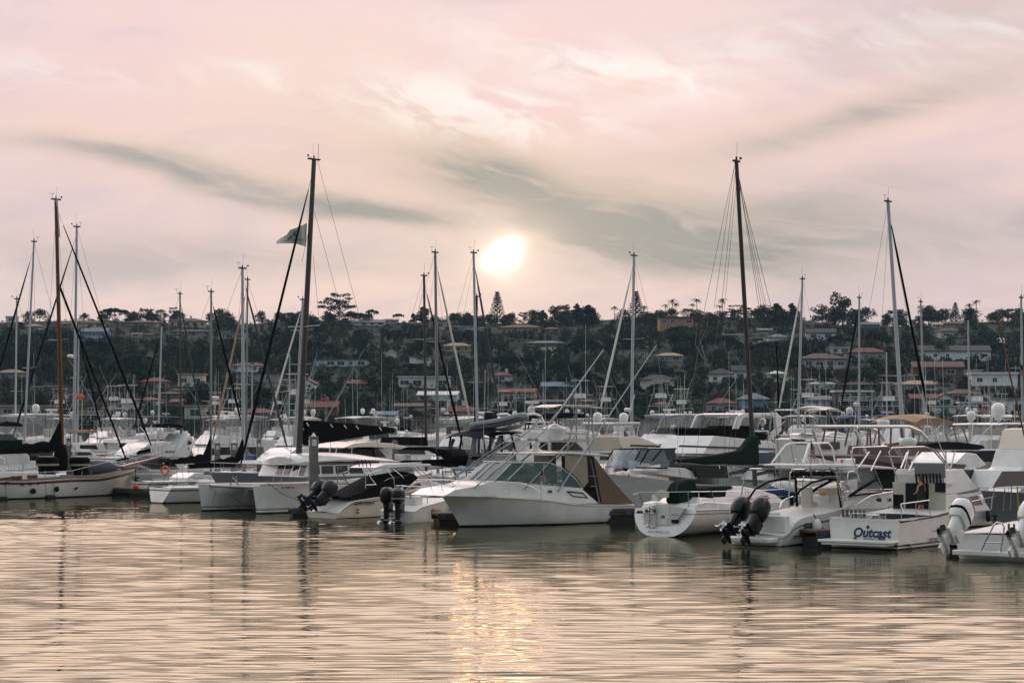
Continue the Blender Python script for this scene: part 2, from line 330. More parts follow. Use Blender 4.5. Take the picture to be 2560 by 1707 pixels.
def crown_pts(kind, seed):
    """unit-height tree: clump centres, radii -> (quads, trunk builder)"""
    rg = np.random.RandomState(seed); C, Rd, per, sz = [], [], 44, .034; tr = MB(); k_ = kind
    tr.tube([(0, 0, -.12), (.01, 0, .2), (0, .01, .45 if k_ in ('round', 'shrub') else .8)], .028, 6, r2=.010)
    if k_ == 'round':
        for i in range(26):
            t = rg.rand()*6.28; q = rg.rand()**.6; z = .25+.72*rg.rand(); e = math.sin(min(1, (z-.12)/.88)*math.pi)**.6
            C.append((.40*q*e*math.cos(t), .40*q*e*math.sin(t), z*.93)); Rd.append((.13+.06*rg.rand(),)*3)
            if i < 5: tr.tube([(0, 0, .3), C[-1]], .012, 4, r2=.004)
    elif k_ == 'cone':
        for i in range(30):
            z = .08+.9*(i/30); r = .20*(1-z)**.75+.015; t = rg.rand()*6.28
            C.append((r*.7*math.cos(t), r*.7*math.sin(t), z)); Rd.append((r*.7+.02, r*.7+.02, .05))
    elif k_ == 'column':
        for i in range(24):
            z = .06+.9*(i/24); r = .13*math.sin(min(1, z*1.05+.08)*math.pi)**.5+.02; t = rg.rand()*6.28
            C.append((r*.6*math.cos(t), r*.6*math.sin(t), z)); Rd.append((r*.7+.02, r*.7+.02, .06))
    elif k_ == 'umbrella':
        for i in range(44):
            t = rg.rand()*6.28; q = rg.rand()**.5; C.append((1.05*q*math.cos(t), .8*q*math.sin(t), .62+.30*math.sqrt(max(0, 1-q*q))+.04*rg.rand())); Rd.append((.14, .14, .075))
            if i % 7 == 0: tr.tube([(0, 0, .1), (C[-1][0]*.4, C[-1][1]*.4, .42), C[-1]], .02, 5, r2=.006)
        per = 64; sz = .040
    elif k_ == 'torrey':
        for i in range(34):
            t = rg.rand()*6.28; z = .25+.72*rg.rand()**.7; q = .32+.68*rg.rand(); e = .58*math.sin((.12+.80*z)*math.pi)**.8+.08
            C.append((e*q*math.cos(t), e*q*math.sin(t), z)); Rd.append((.13, .13, .045))
            tr.tube([(0, 0, z*.55), (C[-1][0]*.6, C[-1][1]*.6, z*.86), C[-1]], .011, 4, r2=.003)
        per = 56; sz = .027
    elif k_ == 'euc':
        for i in range(26):
            t = rg.rand()*6.28; z = .28+.66*rg.rand(); q = rg.rand()**.5*.33
            C.append((q*math.cos(t), q*math.sin(t), z)); Rd.append((.125, .125, .10))
            tr.tube([(0, 0, .25), (C[-1][0]*.5, C[-1][1]*.5, z*.75), C[-1]], .010, 4, r2=.003)
        per = 60; sz = .030
    elif k_ == 'norfolk':
        for i in range(15):
            z = .10+.86*(i/14)**.92; L = .25*(1-z)**.8+.015; n = 7
            for j in range(n):
                t = 6.28*j/n+i*.4
                for f_ in (.45, .8, 1.05): C.append((L*f_*math.cos(t), L*f_*math.sin(t), z-.012+.03*f_)); Rd.append((.022+.03*L, .022+.03*L, .014))
        per = 9; sz = .020
    elif k_ == 'palm':
        tr = MB(); tr.tube([(0, 0, -.1), (.01, 0, .4), (0, 0, .86)], .020, 6, r2=.014); out = []
        for j in range(26):
            t = 6.28*j/13+rg.rand()*.4; up = rg.uniform(-.5, .9); L = .17+.04*rg.rand(); p = np.array((0, 0, .88)); d = np.array((math.cos(t), math.sin(t), up)); d /= np.linalg.norm(d); w = np.array((-math.sin(t), math.cos(t), 0))
            for i in range(5):
                q = p+d*L/5*1.4; ww = .026*(1-.17*i); out.append(np.array((p-w*ww, q-w*ww*.85, q+w*ww*.85, p+w*ww))); p = q; d = d+np.array((0, 0, -.30)); d /= np.linalg.norm(d)
        return np.array(out), tr
    return clumps(C, Rd, per, sz, seed+50), tr
leafm = {k: M('leaf_'+k, c, .75, 0, .35, 9, rnd=.42, c2=c2, spec=.05) for k, c, c2 in (
    ('dark', (30, 44, 42), (48, 62, 52)), ('olive', (52, 59, 42), (74, 78, 54)), ('pine', (26, 38, 38), (42, 56, 51)), ('palm', (44, 54, 40), (64, 71, 50)), ('rust', (80, 72, 42), (98, 85, 50)))}
bark = M('bark', (84, 76, 68), .9, 0, .3, 20); palebark = M('pale_bark', (142, 132, 120), .85, 0, .2, 20)
TPL = {}
def tpl(kind, v, leaf):
    key = (kind, v, leaf)
    if key not in TPL:
        q, tr = crown_pts(kind, 7*v+len(kind)*13)
        vv = q.reshape(-1, 3); me = npmesh('crown', vv, np.arange(len(vv)).reshape(-1, 4), leafm[leaf]); COL.objects.unlink(me)
        to = tr.build('trunk', palebark if kind == 'euc' else bark); COL.objects.unlink(to); TPL[key] = (me.data, to.data, q)
    return TPL[key]
NAMES = {'round': 'broadleaf_tree', 'cone': 'conifer_tree', 'column': 'cypress_tree', 'umbrella': 'umbrella_pine_tree', 'torrey': 'pine_tree', 'euc': 'eucalyptus_tree', 'norfolk': 'norfolk_pine_tree', 'palm': 'palm_tree'}
def tree(kind, pos, hm_, wx, v, leaf, label, group=None):
    cm, tm, _ = tpl(kind, v, leaf); o = empty(NAMES[kind], pos, random.random()*6.28 if kind != 'umbrella' else 0, label, 'tree', group)
    for n, m in (('crown', cm), ('trunk', tm)):
        c = bpy.data.objects.new(n, m); COL.objects.link(c); c.parent = o; c.scale = (hm_*wx, hm_*wx, hm_) if n == 'crown' or kind != 'palm' else (hm_,)*3
    return o
random.seed(4)
# skyline trees: px, base row, top row, width, kind, leaf, label
UW = {'round': .88, 'cone': .42, 'column': .32, 'umbrella': 2.3, 'torrey': 1.25, 'euc': .72, 'norfolk': .52, 'palm': .42}
SKY = [(73, 810, 780, 34, 'round', 'dark', 'dark round tree on the ridge left of the wooden ketch mast'),
 (286, 814, 773, 74, 'umbrella', 'pine', 'broad flat-topped umbrella pine on the ridge at left'), (327, 812, 783, 30, 'round', 'dark', 'round tree tucked against the right side of the umbrella pine'),
 (368, 810, 771, 30, 'euc', 'pine', 'slim lumpy pine standing alone right of the umbrella pine'), (401, 815, 775, 36, 'torrey', 'pine', 'left tree of the pine pair above the two chimney house'), (433, 815, 770, 36, 'torrey', 'pine', 'right taller tree of the pine pair above the two chimney house'),
 (532, 818, 781, 44, 'round', 'dark', 'ridge tree right behind the mast with the black sail cover'), (692, 812, 783, 34, 'round', 'dark', 'small ridge tree left of the wide low canopy'),
 (745, 815, 780, 96, 'round', 'dark', 'wide low canopy tree on the ridge behind the tallest mast'), (848, 808, 735, 86, 'torrey', 'pine', 'big open branched pine towering over the ridge near the tallest mast'),
 (900, 812, 785, 62, 'umbrella', 'pine', 'flat low pine just right of the big open pine'), (930, 806, 776, 34, 'umbrella', 'pine', 'small flat-topped pine above the white ranch house'), (996, 808, 786, 30, 'umbrella', 'pine', 'little flat pine right of the white ranch house'),
 (1033, 806, 785, 16, 'cone', 'pine', 'small pointed conifer left of the double masts'), (1060, 808, 769, 40, 'cone', 'pine', 'broad conifer right behind the double masts'), (1165, 808, 786, 40, 'round', 'dark', 'rounded tree on the ridge between the masts below the sun'),
 (1243, 806, 731, 38, 'norfolk', 'pine', 'tallest dense norfolk pine right under the sun'), (1228, 815, 785, 44, 'round', 'dark', 'dark tree at the left foot of the tall norfolk pine'), (1273, 812, 784, 32, 'round', 'dark', 'dark tree at the right foot of the tall norfolk pine'),
 (1310, 814, 782, 36, 'torrey', 'pine', 'open pine above the roof of the ochre ranch house'), (1357, 814, 776, 22, 'column', 'pine', 'narrow cypress at the left end of the skyline clump'), (1395, 815, 762, 46, 'euc', 'dark', 'tall dense tree right of the narrow cypress'),
 (1421, 814, 774, 26, 'euc', 'dark', 'thin tree between two taller ones in the skyline clump'), (1443, 814, 759, 24, 'column', 'pine', 'tall narrow conifer in the middle of the skyline clump'), (1470, 815, 764, 40, 'cone', 'pine', 'broad conifer at the right of the skyline clump'),
 (1486, 815, 790, 40, 'round', 'dark', 'low tree at the right end of the skyline clump'), (1536, 806, 767, 17, 'palm', 'palm', 'lone palm left of the sloping forestay'), (1590, 815, 730, 44, 'norfolk', 'pine', 'open tiered norfolk pine right behind a white mast'),
 (1610, 808, 765, 20, 'palm', 'palm', 'palm leaning on the right side of the tiered norfolk pine'), (1650, 808, 776, 56, 'round', 'dark', 'rounded tree left of the salmon villa'), (1664, 802, 762, 18, 'palm', 'palm', 'short palm left of the salmon villa'),
 (1681, 800, 749, 20, 'palm', 'palm', 'tall palm over the left roof of the salmon villa'), (1690, 800, 758, 18, 'palm', 'palm', 'second palm over the left roof of the salmon villa'), (1726, 800, 772, 62, 'round', 'dark', 'dome shaped tree behind the salmon villa'),
 (1731, 790, 761, 16, 'palm', 'palm', 'palm poking out of the dome shaped tree'), (1742, 795, 747, 22, 'palm', 'palm', 'tall palm right of the dome shaped tree'), (1798, 800, 764, 18, 'palm', 'palm', 'lower palm of the pair left of the tall dark mast'), (1806, 800, 747, 22, 'palm', 'palm', 'taller palm of the pair left of the tall dark mast'),
 (1775, 806, 782, 46, 'round', 'dark', 'low tree below the palm pair beside the tall dark mast'), (1845, 808, 764, 74, 'torrey', 'dark', 'feathery grey-green tree right behind the tall dark mast'), (1908, 812, 763, 50, 'round', 'dark', 'flat sided dark tree right of the tall dark mast'),
 (1940, 812, 759, 40, 'column', 'dark', 'upright rounded tree right of the flat sided tree'), (1979, 812, 758, 26, 'column', 'pine', 'solitary cypress left of a slim white mast'), (2055, 815, 762, 46, 'euc', 'dark', 'lumpy branch group left of the large eucalyptus'),
 (2108, 820, 733, 60, 'euc', 'dark', 'large ragged eucalyptus highest on the right part of the ridge'), (2085, 820, 770, 60, 'round', 'dark', 'broad dark base tree under the large eucalyptus'), (2302, 800, 764, 18, 'palm', 'palm', 'palm half hidden behind a white mast at right'),
 (2320, 800, 765, 18, 'palm', 'palm', 'palm right of the half hidden palm'), (2388, 808, 758, 26, 'norfolk', 'pine', 'skeletal tiered pine above the cream houses'), (2423, 800, 760, 18, 'palm', 'palm', 'left palm of the right ridge palm cluster'), (2429, 805, 772, 17, 'palm', 'palm', 'lower palm in the right ridge palm cluster'),
 (2441, 800, 751, 20, 'palm', 'palm', 'tallest palm of the right ridge palm cluster'), (2440, 808, 779, 24, 'palm', 'palm', 'bushy short palm at the foot of the right cluster'), (2305, 806, 790, 46, 'round', 'dark', 'low tree at the feet of two palms at right'),
 (2355, 806, 789, 38, 'round', 'dark', 'small round tree left of the skeletal tiered pine'), (2490, 806, 781, 44, 'round', 'dark', 'left tree of the clump above the steep road'), (2520, 806, 771, 56, 'euc', 'dark', 'tallest tree of the clump above the steep road'), (2552, 808, 780, 46, 'round', 'dark', 'tree at the right edge above the steep road'),
 (2210, 818, 800, 26, 'round', 'dark', 'small ridge tree left of the raked white mast'), (2255, 815, 798, 44, 'round', 'dark', 'low ridge canopy right behind the raked white mast')]
for px, pb_, pt, w, kd, lf, lb in SKY:
    p = hill_at(px, pb_); s_ = F/p.y; pt -= 4 if kd == 'palm' else 2; w *= 1.35 if kd == 'palm' else 1.15; h_ = (pb_-pt)/s_; p.z = H-(pb_-HY)/s_
    tree(kd, p, h_, w/s_/h_/UW[kd], random.randrange(2), lf, lb)
# the pale forked eucalyptus trunks on the slope
for px, pb_, pt, lb in ((1745, 925, 800, 'tall bare forked eucalyptus with pale trunk above the white colonial house'), (2238, 925, 858, 'bare pale leaning trunk beside the red roofed house'), (790, 1055, 985, 'pale forked bare tree behind the black covered boom')):
    p = hill_at(px, pb_); s_ = F/p.y; h_ = (pb_-pt)/s_
    o = empty('eucalyptus_tree', p, 0, lb, 'tree'); m_ = MB()
    m_.tube([(h_*.28, 0, -1), (h_*.1, 0, h_*.25), (-h_*.05, 0, h_*.5), (-h_*.02, 0, h_*.95)], h_*.012, 6, r2=h_*.004); m_.tube([(h_*.16, 0, h_*.2), (h_*.05, .3, h_*.55), (h_*.2, 0, h_*.95)], h_*.010, 6, r2=h_*.004)
    m_.build('trunk', palebark, o)
    rg = np.random.RandomState(3); q = clumps([(rg.uniform(-.2, .3)*h_, rg.uniform(-.2, .2)*h_, h_*rg.uniform(.75, 1.05)) for i in range(12)], [(h_*.09, h_*.09, h_*.06)]*12, 26, h_*.02, 5).reshape(-1, 3)
    npmesh('crown', q, np.arange(len(q)).reshape(-1, 4), leafm['olive'], o)
# ---------------------------------------------------------------- houses
WALL = {'white': (204, 206, 206), 'cream': (186, 180, 162), 'grey': (140, 142, 140), 'tan': (148, 136, 118), 'brown': (104, 84, 70), 'blue': (92, 124, 150), 'pink': (150, 112, 100), 'ochre': (156, 134, 96), 'salmon': (166, 124, 102), 'dark': (66, 68, 70), 'pale': (176, 190, 196), 'brick': (120, 66, 54)}
ROOF = {'brown': (92, 74, 64), 'red': (104, 62, 52), 'grey': (112, 114, 118), 'dark': (58, 58, 60), 'white': (206, 206, 202), 'blue': (96, 112, 128), 'tan': (150, 134, 112)}
wallm = {k: M('stucco_'+k, c, .85, 0, .12, .6, .15, 8) for k, c in WALL.items()}
roofm = {k: M('roof_'+k, c, .85, 0, .25, 1.2, .5, 6) for k, c in ROOF.items()}
hglass = M('house_glass', (44, 56, 64), .12, 0, .3, .5, spec=.7); trim = M('house_trim', (205, 205, 200), .6)
WIN = {}
def window(par, x, y, z, w, h):
    k = (round(w*4), round(h*4))
    if k not in WIN:
        m = MB(); t = .11
        m.mat(0).box((0, 0, 0), (w, .04, h)); m.mat(1)
        for c, d in (((0, -.02, h/2), (w+2*t, .1, t)), ((0, -.02, -h/2), (w+2*t, .1, t)), ((-w/2, -.022, 0), (t, .09, h-t)), ((w/2, -.022, 0), (t, .09, h-t)), ((0, -.018, 0), (t*.6, .06, h-t))): m.box(c, d)
        o = m.build('window', [hglass, trim], None, False); COL.objects.unlink(o); WIN[k] = o.data
    o = bpy.data.objects.new('window', WIN[k]); COL.objects.link(o); o.parent = par; o.location = (x, y, z)
RECT = []
def house(px, py, w, h, roof, wall, rc, label, win=1.0, bal=0, chim=0, st=0, name='house', rz=None):
    p = hill_at(px, py); s_ = F/p.y; Wd, Ht = w/s_, h/s_; D = max(6, min(.6*Wd, 11)); rg = random.Random(int(px*7+py))
    p.z = H-(py-HY)/s_; o = empty(name, p+Vector((0, D/2, 0)), rg.uniform(-.12, .12) if rz is None else rz, label, 'house')
    rh = {'hip': .34, 'gable': .34, 'flat': .10, 'front': .4}[roof]*Ht
    if roof == 'flat': rh = min(rh, .6)
    hw = Ht-rh; m = MB(); m.box((0, 0, hw/2-2.5), (Wd, D, hw+5))
    if roof == 'front': m.prism([(-Wd/2, hw), (Wd/2, hw), (0, hw+rh-.15)], -D/2, D/2)
    if roof == 'gable':
        n0 = len(m.v); m.add([(sx*Wd/2, sy*D/2, hw) for sx in (-1, 1) for sy in (-1, 1)]+[(-Wd/2, 0, hw+rh-.15), (Wd/2, 0, hw+rh-.15)], [(0, 1, 4), (2, 3, 5), (0, 2, 5, 4), (1, 3, 5, 4)])
    m.build('wall', wallm[wall], o, False)
    r = MB(); e = .55
    if roof == 'flat': r.box((0, 0, hw+rh/2), (Wd+.8, D+.8, rh))
    elif roof == 'hip':
        k = min(Wd/2-.5, D/2); r.add([(-Wd/2-e, -D/2-e, hw), (Wd/2+e, -D/2-e, hw), (Wd/2+e, D/2+e, hw), (-Wd/2-e, D/2+e, hw), (-Wd/2+k, 0, hw+rh), (Wd/2-k, 0, hw+rh)], [(0, 1, 5, 4), (2, 3, 4, 5), (1, 2, 5), (3, 0, 4), (3, 2, 1, 0)])
        r.box((0, 0, hw-.09), (Wd+2*e-.03, D+2*e-.03, .16))
    elif roof == 'gable': r.prism([(-D/2-e, hw-.1), (0, hw+rh), (D/2+e, hw-.1), (D/2+e, hw-.32), (0, hw+rh-.24), (-D/2-e, hw-.32)], -Wd/2-.4, Wd/2+.4, ax='x')
    else: r.prism([(-Wd/2-e, hw-.1), (0, hw+rh), (Wd/2+e, hw-.1), (Wd/2+e, hw-.32), (0, hw+rh-.24), (-Wd/2-e, hw-.32)], -D/2-.4, D/2+.4)
    ro = r.build('roof', roofm[rc], o, False)
    for i in range(chim):
        c = MB(); x = Wd*(-.3+.6*(i+rg.random()*.3)/max(1, chim)) if chim > 1 else Wd*rg.uniform(-.25, .3); c.box((x, D*.12, hw+rh*.9), (.9, .9, rh*1.1+.8)); c.box((x, D*.12, hw+rh*1.45+.45), (1.15, 1.15, .16)); c.build('chimney', wallm[wall if wall in ('white', 'cream') else 'tan'], ro, False)
    st = st or max(1, min(4, round(hw/2.9))); sh = hw/st; n = max(1, int(Wd/3.4*win))
    for k in range(st):
        for i in range(n):
            if rg.random() < .14: continue
            wd = min(Wd/n*.72, rg.choice((1.3, 1.6, 2.2, 2.6))); hh = min(sh*.55, rg.choice((1.25, 1.4, 1.9)))
            window(o, -Wd/2+Wd*(i+.5)/n, -D/2-.02, sh*(k+.52), wd, hh)
    for k in range(bal):
        z = sh*(st-1-k)+.1; b_ = MB(); b_.box((0, -D/2-.8, z), (Wd*.86, 1.6, .2)); b_.box((0, -D/2-1.56, z+.95), (Wd*.86, .08, .09)); b_.box((0, -D/2-1.56, z+.5), (Wd*.86, .06, .06))
        nn = int(Wd*.86/1.1)
        for i in range(nn+1): b_.box((-Wd*.43+Wd*.86*i/nn, -D/2-1.56, z+.5), (.07, .07, .95))
        if z > 2:
            for i in (-1, 0, 1): b_.box((i*Wd*.4, -D/2-1.5, z/2), (.18, .18, z))
        b_.build('balcony', trim, o, False)
    RECT.append((px-w/2, px+w/2, py-h, py, p.y)); return o
HS = [
 (27, 806, 24, 16, 'flat', 'white', 'white', 'pale boxy building on the ridge at the left edge'), (82, 826, 34, 17, 'hip', 'grey', 'tan', 'grey house under the ridge tree left of the wooden mast'), (166, 818, 30, 14, 'gable', 'tan', 'brown', 'small brown roofed ridge house between the two left masts'),
 (226, 820, 62, 20, 'hip', 'cream', 'brown', 'cream ridge house left of the umbrella pine', 1, 0, 0), (236, 846, 66, 27, 'gable', 'blue', 'grey', 'blue two storey house with white trim below the umbrella pine', 1.2, 1), (352, 816, 86, 16, 'hip', 'tan', 'brown', 'long brown roofed house right of the umbrella pine'),
 (340, 842, 26, 11, 'gable', 'white', 'brown', 'tiny white house below the long brown roof'), (372, 842, 26, 9, 'hip', 'grey', 'brown', 'low grey house beside the tiny white house'), (465, 818, 92, 24, 'hip', 'cream', 'brown', 'wide ridge house with two chimneys at left', 1, 0, 2), (476, 838, 100, 15, 'hip', 'grey', 'dark', 'long dark low house beneath the two chimney house'),
 (588, 848, 54, 16, 'flat', 'grey', 'grey', 'grey flat house left of the twin white masts'), (25, 948, 64, 26, 'hip', 'grey', 'tan', 'grey tan roofed house low at the left edge'), (116, 978, 62, 13, 'flat', 'dark', 'white', 'dark low house with pale roof edge behind the ketch'), (385, 972, 66, 29, 'hip', 'pink', 'red', 'pink terracotta villa on the left slope'),
 (476, 966, 62, 33, 'flat', 'cream', 'tan', 'cream terraced villa behind two slim masts', 1, 1), (420, 994, 72, 16, 'hip', 'brown', 'brown', 'brown low house below the pink villa', 1, 0, 1), (366, 1014, 62, 22, 'hip', 'white', 'red', 'white house with red tiles at the left shore'), (440, 1015, 26, 18, 'gable', 'white', 'red', 'small house with orange red gable roof'),
 (176, 1006, 30, 26, 'flat', 'white', 'red', 'narrow white house with red parapet behind the ketch mast'), (62, 1062, 135, 50, 'flat', 'grey', 'tan', 'grey stucco apartment block at the left shore', .8), (226, 1062, 74, 54, 'flat', 'brown', 'brown', 'brown apartment block with balconies at the left shore', .8, 2), (296, 1026, 84, 20, 'flat', 'white', 'grey', 'low white flat building beside the brown apartments', .6),
 (490, 1048, 54, 36, 'flat', 'cream', 'tan', 'cream three storey building at the shore', 1), (620, 930, 88, 25, 'hip', 'white', 'red', 'wide white house behind the twin white masts', 1.2, 1), (650, 956, 94, 25, 'flat', 'grey', 'dark', 'grey modern block below the wide white house', .8), (716, 970, 34, 22, 'flat', 'brick', 'white', 'brick house with pale rail left of the tallest mast', 1, 1),
 (770, 974, 34, 28, 'front', 'white', 'red', 'white gabled house with red roof right of the tallest mast'), (800, 1044, 86, 42, 'gable', 'brown', 'red', 'brown house with bright orange roof behind the black boom cover', .7), (640, 1054, 96, 34, 'hip', 'tan', 'red', 'low apartment house with terracotta hip roof', .8), (855, 917, 128, 20, 'flat', 'pale', 'brown', 'very long low pale house on the middle slope', 1), (893, 976, 44, 28, 'gable', 'brown', 'red', 'small brown house with red roof on the middle slope', .6),
 (978, 898, 24, 26, 'front', 'white', 'white', 'small white tower house left of the double masts', .8), (1050, 915, 54, 25, 'flat', 'white', 'grey', 'white terrace house behind the double masts', .8, 1), (1143, 880, 68, 24, 'hip', 'ochre', 'tan', 'yellow house left of the mast below the sun'), (1060, 970, 126, 30, 'flat', 'white', 'white', 'big white modern villa behind the double masts', 1),
 (1096, 1002, 98, 25, 'gable', 'pale', 'white', 'pale blue white house below the big modern villa', 1.2, 1), (1030, 1027, 84, 20, 'gable', 'cream', 'brown', 'low brown roofed house with white window row', 1.5), (1150, 1058, 104, 45, 'hip', 'white', 'red', 'white house with red tiles and chimneys at the shore', 1, 0, 2), (966, 1052, 52, 25, 'gable', 'white', 'blue', 'small white boat house with slate roof', .6),
 (920, 814, 82, 14, 'gable', 'white', 'grey', 'white ranch house on the ridge right of the big open pine'), (972, 808, 44, 12, 'hip', 'pale', 'grey', 'grey ridge house behind the white ranch house'), (1100, 824, 58, 24, 'flat', 'tan', 'brown', 'tan terraced house on the ridge behind the double masts', 1, 1), (1165, 824, 100, 10, 'hip', 'dark', 'dark', 'very low dark house on the ridge below the sun'),
 (1302, 834, 106, 24, 'hip', 'ochre', 'brown', 'ochre ranch house right below the tall norfolk pine', .8, 0, 1), (1378, 832, 40, 15, 'hip', 'ochre', 'brown', 'small ochre wing right of the ranch house'), (1365, 868, 98, 17, 'hip', 'dark', 'grey', 'dark ranch house with white posts on a lawn', 1.4), (1690, 828, 84, 36, 'flat', 'salmon', 'brown', 'salmon villa among palms on the ridge', 1, 0, 2), (1592, 896, 58, 22, 'flat', 'tan', 'grey', 'flat tan house crossed by the white mast', 1),
 (1675, 904, 68, 23, 'hip', 'grey', 'tan', 'grey green house right of the white mast', .9), (1645, 972, 82, 36, 'hip', 'cream', 'dark', 'cream villa low on the slope right of the white mast', 1, 1), (1804, 960, 58, 40, 'hip', 'white', 'dark', 'white colonial house left of the tall dark mast', 1.2, 1), (1255, 955, 52, 26, 'hip', 'white', 'red', 'white house with red tiles under the sun', 1, 0, 1),
 (1296, 996, 88, 26, 'gable', 'salmon', 'red', 'salmon house with teal windows above the inflatable', 1.2, 1), (1395, 984, 78, 30, 'gable', 'dark', 'blue', 'house with blue grey shingle roof', .7), (1376, 1014, 74, 16, 'gable', 'brown', 'dark', 'dark low house below the shingle roof'), (1470, 1014, 40, 17, 'hip', 'tan', 'red', 'small tan house with red roof by the sloping forestay'), (1656, 1022, 40, 18, 'hip', 'brown', 'red', 'small house with orange tiled roof'),
 (1730, 1010, 62, 15, 'flat', 'brown', 'brown', 'low brown house with roof vents'), (1806, 1034, 72, 40, 'hip', 'grey', 'red', 'grey house with wide red hip roof', 1, 1), (1886, 1026, 72, 44, 'hip', 'blue', 'grey', 'blue grey house with decks right of the dark mast', 1, 2), (1852, 952, 40, 40, 'gable', 'white', 'dark', 'white house with brick chimney behind the dark mast', 1), (1944, 948, 40, 22, 'hip', 'white', 'white', 'white glazed pavilion on a lawn', 1.4),
 (2060, 922, 108, 40, 'hip', 'grey', 'brown', 'grey mansion with arched dormer right of the slim white mast', 1.1, 1), (2054, 850, 74, 30, 'gable', 'white', 'dark', 'white stucco house half hidden by trees', .7), (1912, 832, 36, 12, 'gable', 'tan', 'grey', 'little tan ridge house right of the dark mast'), (1946, 858, 48, 24, 'hip', 'white', 'grey', 'white and teal house on a terrace', .9), (1888, 854, 44, 10, 'flat', 'dark', 'white', 'low dark house with pale roof line'),
 (2168, 904, 100, 36, 'hip', 'grey', 'red', 'house with large red roof and skylights', .9), (2102, 884, 46, 17, 'flat', 'white', 'white', 'white annex left of the large red roof'), (2135, 1025, 92, 50, 'flat', 'dark', 'white', 'dark house with two white railed decks', 1, 2), (2062, 1020, 84, 32, 'hip', 'pale', 'grey', 'pale house with teal windows', 1), (2056, 974, 64, 23, 'hip', 'white', 'white', 'white trellised house left of the brown low house', 1.2, 1), (2150, 974, 84, 20, 'hip', 'brown', 'brown', 'brown low house right of the trellised house'),
 (2176, 822, 46, 18, 'gable', 'blue', 'grey', 'blue grey ridge house left of the raked white mast'), (2345, 820, 26, 14, 'gable', 'cream', 'tan', 'small cream house below two palms'), (2382, 818, 46, 15, 'gable', 'tan', 'brown', 'tan ridge house under the skeletal pine', 1, 0, 1), (2376, 846, 52, 28, 'hip', 'cream', 'brown', 'cream two storey house above the big colonial'),
 (2372, 902, 212, 40, 'gable', 'white', 'dark', 'very wide white colonial house with dark roof and balcony', .8, 1), (2350, 944, 124, 42, 'gable', 'brown', 'brown', 'brown mansard house below the wide colonial', .6), (2420, 944, 72, 20, 'flat', 'white', 'white', 'white flat wing beside the brown mansard', .8), (2310, 980, 132, 30, 'hip', 'grey', 'tan', 'long grey house with full width balcony', 1.1, 1), (2312, 1014, 66, 30, 'gable', 'dark', 'red', 'dark house with red tiled roof at the right shore', .8),
 (2364, 1014, 40, 32, 'front', 'white', 'red', 'white gable end beside the red tiled roof', .8), (2412, 1006, 78, 34, 'hip', 'cream', 'brown', 'cream house with brown eaves at the right shore', 1, 1), (2490, 994, 112, 64, 'flat', 'white', 'white', 'white stacked modern house right of the cream house', 1, 2), (2216, 1026, 78, 36, 'hip', 'dark', 'dark', 'dark house with white framed windows right of the raked mast', 1), (2362, 1034, 56, 20, 'flat', 'white', 'white', 'low white deck building at the right shore', .7), (2442, 1036, 74, 32, 'flat', 'grey', 'white', 'grey boat house with white decks', 1, 1), (2526, 1040, 72, 46, 'flat', 'white', 'grey', 'white house with dark deck at the right edge', 1, 1)]
for a in HS: house(*a)
# gabled centre and brick chimney of the wide colonial
cp = hill_at(2368, 902)
# steep pale road at the right
m = MB(); rows = []
for py, xa, xb in ((925, 2528, 2562), (905, 2522, 2556), (885, 2513, 2547), (868, 2502, 2536), (855, 2496, 2522), (850, 2488, 2506)):
    a, e = hill_at(xa, py), hill_at(xb, py); a.z += .5; e.z += .5; rows.append([a, e])
tag(m.sheet(rows[::-1], .4).build('road', M('concrete_road', (176, 172, 162), .9, 0, .2, .2)), 'pale concrete road climbing the slope', 'road', None, 'structure')
for i, (x0, x1, ya, yb_) in enumerate(((1700, 1762, 968, 988), (1935, 2000, 940, 958), (1340, 1400, 870, 890), (1895, 1925, 850, 862))):
    m = MB(); rows = [[hill_at(x0+(x1-x0)*j/4, yb_-(yb_-ya)*k/3)+Vector((0, 0, .4)) for j in range(5)] for k in range(4)]
    tag(m.sheet(rows, .3).build('lawn', M('lawn', (70, 92, 48), .95, 0, .3, .3)), 'green lawn on the slope', 'lawn', None, 'structure')
# trees and bushes between the houses
def clear(px, py, w, h):
    for x0, x1, y0, y1, Y in RECT:
        if py > y1-2:
            ox = min(px+w/2, x1)-max(px-w/2, x0); oy = min(py, y1)-max(py-h, y0)
            if ox > 0 and oy > 0 and (oy > .58*(y1-y0)): return False
    return True
rng = random.Random(11); n_ = 0; extra = []
DESC = {'round': 'dark round-crowned tree among the houses on the hillside', 'column': 'narrow cypress among the hillside houses', 'euc': 'ragged eucalyptus among the hillside houses', 'palm': 'palm standing among the hillside houses', 'cone': 'dark conifer among the hillside houses', 'rust': 'olive yellow round tree among the hillside houses', 'umbrella': 'flat crowned pine among the hillside houses'}
GRP = {'round': 'round trees on the hillside', 'column': 'cypresses on the hillside', 'euc': 'eucalyptus trees on the hillside', 'palm': 'palms on the hillside', 'cone': 'conifers on the hillside', 'rust': 'olive yellow trees on the hillside', 'umbrella': 'flat pines on the hillside'}
cand = []
for i in range(2600):
    px = rng.uniform(-60, 2620); py = 812+rng.random()**.85*236
    kd = rng.choices(['round', 'column', 'euc', 'palm', 'cone', 'umbrella'], [10, 1, 3, 1.6, 1.2, 1.2])[0]
    h_ = rng.uniform(27, 58)*(1.0 if py > 850 else .75); w = h_*rng.uniform(.8, 1.4)*UW[kd]
    if kd == 'round': h_ *= .9; w = h_*rng.uniform(.9, 1.5)
    if kd == 'umbrella': w = h_*1.8
    if py-h_ < 800 and rng.random() < .7: continue
    if clear(px, py, w, h_): cand.append((px, py, h_, w, kd))
